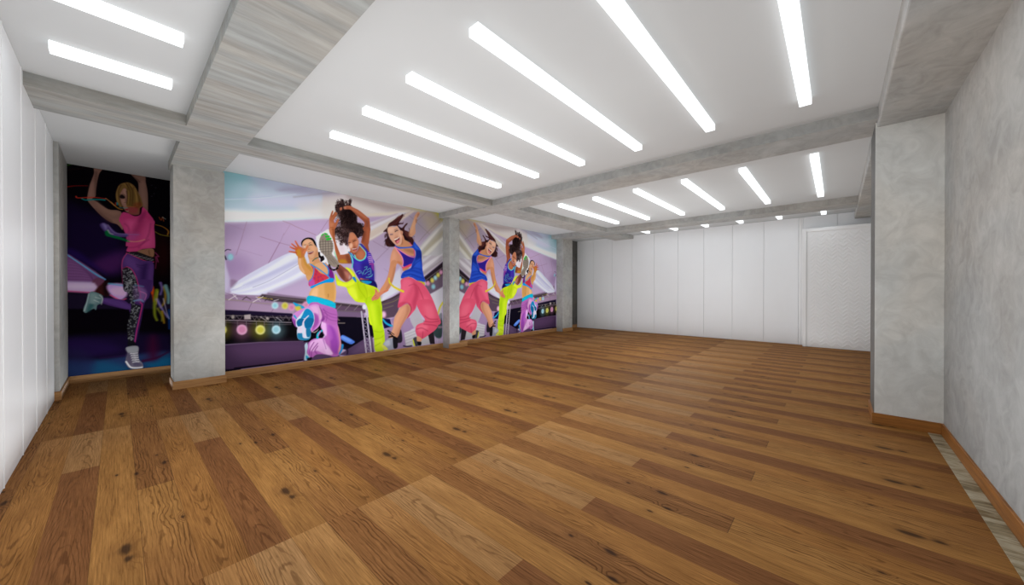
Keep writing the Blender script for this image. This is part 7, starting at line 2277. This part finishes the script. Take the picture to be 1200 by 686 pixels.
S 136 136 140 13 85 1 8 5|626 1314 618 1311 626 1300
S 136 136 140 13 85 1 7 5|571 1417 579 1422 572 1401
S 136 136 140 13 85 1 7 5|564 1492 560 1481 564 1480
S 136 136 140 13 85 1 8 5|644 1411 639 1420 643 1415
S 136 136 140 13 85 1 8 5|616 1367 619 1370 605 1362
S 136 136 140 13 85 1 7 5|575 1312 584 1297 587 1315
S 136 136 140 13 85 1 7 5|605 1588 607 1593 600 1570
S 136 136 140 13 85 1 7 5|543 1336 543 1330 534 1324
S 136 136 140 13 85 1 7 5|588 1421 588 1411 593 1419
S 136 136 140 13 85 1 8 5|622 1377 621 1373 625 1371
S 136 136 140 13 85 1 7 5|529 1509 534 1502 518 1503
S 136 136 140 13 85 1 7 5|607 1465 601 1460 612 1459
S 136 136 140 13 85 1 7 5|595 1499 596 1488 592 1485
S 136 136 140 13 85 1 8 5|625 1545 624 1531 621 1534
S 136 136 140 13 85 1 8 5|659 1308 654 1297 662 1294
S 136 136 140 13 85 1 7 5|526 1507 524 1495 525 1512
S 136 136 140 13 85 1 7 5|546 1354 553 1353 536 1342
S 136 136 140 13 85 1 7 5|591 1554 583 1545 583 1557
S 136 136 140 13 85 1 8 5|635 1361 630 1365 627 1350
S 136 136 140 13 85 1 7 5|592 1463 591 1455 586 1463
S 136 136 140 13 85 1 7 5|593 1440 599 1445 595 1427
S 138 140 142 13 85 1 8 5|605 1122 599 1124 614 1106
S 138 140 142 13 85 1 8 5|633 1226 635 1237 623 1213
S 138 140 142 13 85 1 8 5|570 1315 576 1328 564 1317
S 138 140 142 13 85 1 8 5|555 1397 563 1410 560 1386
S 138 140 142 13 85 1 8 5|627 1017 625 1026 630 1019
S 138 140 142 13 85 1 8 5|607 1222 605 1209 608 1213
S 138 140 142 13 85 1 8 5|655 974 661 959 649 979
S 138 140 142 13 85 1 8 5|584 1447 578 1462 572 1444
S 138 140 142 13 85 1 8 5|636 955 634 938 630 940
S 138 140 142 13 85 1 8 5|560 1377 554 1392 567 1380
S 138 140 142 13 85 1 8 5|624 1208 621 1198 626 1208
S 138 140 142 13 85 1 8 5|655 1330 647 1324 664 1319
S 138 140 142 13 85 1 8 5|596 803 593 819 589 808
S 138 140 142 13 85 1 8 5|652 819 652 826 658 815
S 138 140 142 13 85 1 8 5|610 1280 619 1282 610 1282
S 138 140 142 13 85 1 8 5|596 771 593 767 601 775
S 138 140 142 13 85 1 8 5|594 582 602 593 597 569
S 138 140 142 13 85 1 8 5|614 1172 608 1187 602 1176
S 138 140 142 13 85 1 8 5|650 911 643 896 663 906
S 138 140 142 13 85 1 8 5|584 650 587 642 577 640
S 138 140 142 13 85 1 8 5|601 1412 594 1421 595 1412
S 138 140 142 13 85 1 8 5|560 1366 552 1369 558 1371
S 138 140 142 13 85 1 8 5|614 1143 605 1143 606 1146
S 138 140 142 13 85 1 8 5|655 1064 654 1062 661 1055
S 138 140 142 13 85 1 8 5|581 577 572 589 572 576
S 138 140 142 13 85 1 8 5|635 1139 635 1134 645 1123
S 138 140 142 13 85 1 8 5|612 1163 614 1161 605 1167
S 138 140 142 13 85 1 8 5|583 1278 576 1274 584 1263
S 138 140 142 13 85 1 8 5|641 927 643 914 652 931
S 138 140 142 13 85 1 8 5|656 843 659 847 668 842
S 138 140 142 13 85 1 8 5|541 1414 545 1405 550 1401
S 138 140 142 13 85 1 8 5|637 868 628 882 629 871
S 138 140 142 13 85 1 8 5|613 1436 619 1437 618 1434
S 138 140 142 13 85 1 8 5|677 1234 677 1232 682 1227
S 138 140 142 13 85 1 8 5|616 998 619 1011 621 1002
S 138 140 142 13 85 1 8 5|645 1413 646 1422 648 1402
S 138 140 142 13 85 1 8 5|642 960 646 975 631 960
S 138 140 142 13 85 1 8 5|601 753 593 762 602 751
S 138 140 142 13 85 1 8 5|650 1234 654 1221 638 1228
S 138 140 142 13 85 1 8 5|658 1315 659 1311 650 1302
S 138 140 142 13 85 1 8 5|606 916 597 916 616 913
S 138 140 142 13 85 1 8 5|608 590 615 574 599 573
S 138 140 142 13 85 1 8 5|627 1036 627 1036 628 1039
S 138 140 142 13 85 1 8 5|650 1219 642 1204 641 1206
S 138 140 142 13 85 1 8 5|658 1064 660 1072 652 1049
S 138 140 142 13 85 1 8 5|604 1432 609 1417 600 1423
S 138 140 142 13 85 1 8 5|649 1407 654 1400 647 1398
S 138 140 142 13 85 1 8 5|604 562 606 551 606 549
S 138 140 142 13 85 1 8 5|660 996 658 1007 663 985
S 138 140 142 13 85 1 8 5|595 1401 600 1397 600 1406
S 138 140 142 13 85 1 8 5|665 1326 661 1326 653 1311
S 138 140 142 13 85 1 8 5|664 1245 665 1238 658 1249
S 138 140 142 13 85 1 8 5|590 1237 587 1224 593 1241
S 138 140 142 13 85 1 8 5|669 993 675 991 666 976
S 138 140 142 13 85 1 8 5|615 902 618 908 625 897
S 138 140 142 13 85 1 8 5|572 1431 573 1429 567 1429
S 138 140 142 13 85 1 8 5|572 1377 570 1377 570 1364
S 138 140 142 13 85 1 8 5|598 762 602 762 598 762
S 138 140 142 13 85 1 8 5|600 549 603 564 609 540
S 138 140 142 13 85 1 8 5|634 905 635 892 631 897
S 138 140 142 13 85 1 8 5|601 1428 601 1441 594 1423
S 138 140 142 13 85 1 8 5|633 746 633 764 629 751
S 138 140 142 13 85 1 8 5|630 1180 632 1186 618 1182
S 138 140 142 13 85 1 8 5|689 1043 692 1041 687 1032
S 138 140 142 13 85 1 8 5|618 1406 613 1408 615 1408
S 138 140 142 13 85 1 8 5|594 608 596 602 606 599
S 138 140 142 13 85 1 8 5|665 895 675 892 661 884
S 138 140 142 13 85 1 8 5|595 1181 596 1170 590 1174
S 138 140 142 13 85 1 8 5|595 868 602 855 595 868
S 138 140 142 13 85 1 8 5|635 1097 636 1101 639 1082
S 138 140 142 13 85 1 8 5|574 781 568 794 567 782
S 138 140 142 13 85 1 8 5|677 1241 674 1241 676 1232
S 138 140 142 13 85 1 8 5|646 872 655 876 644 857
S 138 140 142 13 85 1 8 5|665 1291 664 1282 655 1278
S 138 140 142 13 85 1 8 5|567 1416 566 1425 576 1418
S 138 140 142 13 85 1 8 5|600 961 607 963 609 963
S 138 140 142 13 85 1 8 5|606 633 612 628 596 617
S 138 140 142 13 85 1 8 5|585 845 577 861 583 835
S 138 140 142 13 85 1 8 5|601 1232 595 1248 592 1220
S 138 140 142 13 85 1 8 5|640 1047 637 1047 639 1034
S 138 140 142 13 85 1 8 5|670 1022 673 1033 681 1024
S 138 140 142 13 85 1 8 5|609 1449 616 1447 601 1447
S 138 140 142 13 85 1 8 5|614 759 613 761 611 744
S 138 140 142 13 85 1 8 5|656 817 649 809 655 806
S 138 140 142 13 85 1 8 5|606 1389 607 1380 598 1380
S 138 140 142 13 85 1 8 5|580 735 580 733 589 735
S 138 140 142 13 85 1 8 5|618 969 625 978 612 957
S 138 140 142 13 85 1 8 5|620 663 621 660 627 653
S 138 140 142 13 85 1 8 5|634 1448 639 1450 636 1441
S 138 140 142 13 85 1 8 5|662 1313 668 1326 670 1300
S 138 140 142 13 85 1 8 5|581 586 582 601 575 578
S 138 140 142 13 85 1 8 5|588 1367 597 1365 585 1365
S 138 140 142 13 85 1 8 5|639 766 645 752 636 766
S 138 140 142 13 85 1 8 5|637 1361 641 1348 626 1352
S 138 140 142 13 85 1 8 5|624 627 621 623 635 615
S 138 140 142 13 85 1 8 5|609 1124 603 1122 605 1124
S 138 140 142 13 85 1 8 5|666 1022 666 1007 666 1007
S 138 140 142 13 85 1 8 5|618 989 619 1004 618 980
S 138 140 142 13 85 1 8 5|571 732 571 734 564 734
S 138 140 142 13 85 1 8 5|672 1009 672 1015 669 998
S 138 140 142 13 85 1 8 5|641 781 637 792 631 773
S 138 140 142 13 85 1 8 5|618 1217 621 1204 623 1213
S 138 140 142 13 85 1 8 5|684 1048 692 1036 690 1039
S 138 140 142 13 85 1 8 5|582 832 588 841 580 833
S 138 140 142 13 85 1 8 5|677 1039 681 1050 683 1032
S 138 140 142 13 85 1 8 5|578 1399 582 1390 566 1392
S 138 140 142 13 85 1 8 5|627 1015 628 1032 625 1013
S 138 140 142 13 85 1 8 5|681 1037 686 1032 690 1034
S 138 140 142 13 85 1 8 5|646 1007 645 1016 636 1008
S 138 140 142 13 85 1 8 5|621 578 615 565 627 566
S 138 140 142 13 85 1 8 5|606 1015 607 1007 615 1022
S 138 140 142 13 85 1 8 5|575 675 583 679 574 675
S 138 140 142 13 85 1 8 5|577 1289 579 1280 579 1289
S 138 140 142 13 85 1 8 5|656 1376 650 1380 650 1361
S 138 140 142 13 85 1 8 5|606 1445 603 1438 616 1443
S 138 140 142 13 85 1 8 5|629 1099 621 1100 621 1084
S 138 140 142 13 85 1 8 5|632 1367 625 1369 629 1356
S 138 140 142 13 85 1 8 5|561 1425 556 1414 563 1414
S 138 140 142 13 85 1 8 5|627 999 627 999 628 986
S 138 140 142 13 85 1 8 5|612 698 609 685 614 689
S 176 56 104 13 100 1 9 9|561 1664 612 1625 658 1505 679 1369 684 1293
S 160 50 96 13 100 0 7 7|515 1635 561 1664
S 176 50 110 13 100 1 13 9|701 1115 719 1082 693 896 662 700 636 474
S 176 60 110 17 80 1 11 9|679 1400 702 1247 701 1115
P 130 100 150 55 50 1|634 1378 755 1313 763 1224 732 1136 641 1160
S 206 120 170 22 80 1 9 7|702 1291 763 1247 747 1158
S 110 150 180 26 80 1 22 15|633 1149 701 1163 732 1136
S 80 130 160 26 80 0 15 11|641 1389 733 1368
S 120 40 80 18 100 1 12 11|864 1901 903 1841 880 1840 897 1755
S 120 40 80 18 100 1 9 7|864 1839 875 1761 866 1651
P 92 116 118 10 100 1|197 1271 237 1287 318 1229 311 1125 270 1095 256 1023 236 1044 190 1015 163 986 141 1007 144 1068 170 1149
P 130 150 150 50 60 1|204 1261 271 1240 257 1126 203 1127
P 44 84 86 39 80 1|190 1107 236 1096 203 1015 170 996
S 140 160 162 14 100 1 11 15|190 1261 170 1128 148 1017
S 180 190 190 14 80 0 8 7|250 1209 298 1187
S 180 190 190 14 80 0 8 7|237 1168 284 1136
S 170 170 170 16 80 1 12 10|291 1239 318 1187 308 1104
P 20 20 26 17 100 1|572 546 636 528 646 451 572 459
P 112 108 118 11 100 1|550 451 669 455 676 327 683 249 721 177 713 112 593 125 549 203 545 268 564 363
P 80 72 92 43 80 1|557 364 608 314 608 162 552 213
P 66 60 84 33 70 1|638 222 713 178 706 146 623 159
P 150 152 156 32 70 1|557 446 669 448 668 371 608 357 557 385
S 196 194 196 13 100 0 9 9|593 348 665 350
S 196 194 196 13 100 0 9 9|599 315 670 316
S 196 194 196 13 100 0 9 9|605 282 674 283
S 196 194 196 13 100 0 9 9|611 248 679 249
S 196 194 196 13 100 0 9 9|617 215 683 216
S 170 168 172 13 100 0 7 7|599 358 659 311
S 170 168 172 13 100 0 7 7|605 325 665 278
S 170 168 172 13 100 0 7 7|611 292 671 244
S 170 168 172 13 100 0 7 7|617 258 677 210
S 190 188 192 13 100 1 20 20|549 235 593 147 652 124 716 123
"""

def mural(name, sheet, x0, x1, y, z0, z1, label, mirror=False):
    nu, nv, rgb = sheet
    xs = np.linspace(x0, x1, nu); zs = np.linspace(z0, z1, nv)
    if mirror: rgb = rgb[:, ::-1]
    co = np.empty((nv, nu, 3)); co[..., 0] = xs[None, :]; co[..., 1] = y; co[..., 2] = zs[:, None]
    i = np.arange(nv*nu).reshape(nv, nu)
    q = np.stack([i[:-1, :-1], i[:-1, 1:], i[1:, 1:], i[1:, :-1]], -1).reshape(-1, 4)
    me = bpy.data.meshes.new(name)
    me.vertices.add(nv*nu); me.vertices.foreach_set('co', co.ravel().astype(np.float32))
    me.loops.add(q.size); me.loops.foreach_set('vertex_index', q.ravel().astype(np.int32))
    me.polygons.add(len(q)); me.polygons.foreach_set('loop_start', np.arange(0, q.size, 4, dtype=np.int32))
    me.update(calc_edges=True)
    at = me.color_attributes.new('ink', 'FLOAT_COLOR', 'POINT')
    rgba = np.ones((nv*nu, 4), np.float32); rgba[:, :3] = rgb.reshape(-1, 3)
    at.data.foreach_set('color', rgba.ravel())
    me.materials.append(M['ink']); me.validate()
    return tag(link(bpy.data.objects.new(name, me)), label, 'mural')

ZM0 = HB - .003
sheet = paint(MURAL_DANCERS, 3.99, ZM0, Z_CEIL-.002, .008, GAIN_D)
mural('wall_mural', sheet, 1.024, 5.014, Y_MURAL-.004, ZM0, Z_CEIL-.002,
      'large bright mural of three leaping dancers, between the wide pillar and the slim pillar')
mural('wall_mural', sheet, 5.293, 9.506, Y_MURAL-.004, ZM0, Z_CEIL-.002,
      'mirrored copy of the bright dancer mural, between the slim pillar and the far pillar', True)
sheet = paint(MURAL_SOLO, 1.80, ZM0, Z_CEIL-.002, .006, GAIN_S)
mural('wall_mural', sheet, -.468, 1.332, Y_DARK-.004, ZM0, Z_CEIL-.002,
      'dark mural of one dancer in a pink top, in the recess beside the wide pillar')


# added soft fill lamps with no fixture, brightening the walls and ceiling
def lamp_obj(kind, energy, loc, size, color, rot=(0, 0, 0)):
    lamp = bpy.data.lights.new('fill_lamp', kind); lamp.energy = energy*1.25; lamp.color = color
    if kind == 'AREA':
        lamp.shape = 'RECTANGLE'; lamp.size, lamp.size_y = size
    else: lamp.shadow_soft_size = size
    lo = bpy.data.objects.new('fill_lamp', lamp); link(lo); lo.location = loc; lo.rotation_euler = rot
    return lo
UP = (math.pi, 0, 0)
NEUTRAL = (.93, .97, 1.0)
lamp_obj('AREA', 62, (1.85, 2.75, .03), (4.3, 6.2), NEUTRAL, UP)
lamp_obj('AREA', 38, (7.6, 2.5, .03), (2.6, 5.0), NEUTRAL, UP)
lamp_obj('AREA', 5, (10.3, 2.8, .03), (.7, 6.0), NEUTRAL, UP)
lamp_obj('POINT', 9, (9.3, 2.6, 1.5), .6, NEUTRAL)
lamp_obj('POINT', 3.2, (.1, 6.6, 1.75), .3, NEUTRAL)
lamp_obj('AREA', 46, (5.3, 5.75, .03), (8.0, .6), NEUTRAL, UP)
lamp_obj('AREA', 3, (.1, 7.2, .03), (1.0, 1.3), NEUTRAL, UP)
for x, y, e in ((.9, 2.6, 31), (3.0, 2.3, 28), (7.4, 2.6, 32)):
    lamp_obj('POINT', e, (x, y, 1.35), .9, NEUTRAL)

# ------------------------------------------------------------------ camera and world
cam = bpy.data.cameras.new('camera'); co = bpy.data.objects.new('camera', cam); link(co)
cam.sensor_fit = 'HORIZONTAL'; cam.sensor_width = 36; cam.lens = 36*419.224/1200
cam.clip_start = .02
co.location = (0, 0, H)
co.rotation_euler = (math.radians(90-.258), 0, math.radians(42.2237-90))
scene.camera = co
w = bpy.data.worlds.new('world'); scene.world = w; w.use_nodes = True
w.node_tree.nodes['Background'].inputs[0].default_value = (.9, .95, 1, 1)
w.node_tree.nodes['Background'].inputs[1].default_value = .05
scene.view_settings.view_transform = 'Standard'
scene.view_settings.look = 'None'
scene.view_settings.exposure = 0.0
scene.cycles.use_denoising = True
scene.cycles.max_bounces = 10; scene.cycles.diffuse_bounces = 4
scene.cycles.sample_clamp_indirect = 8
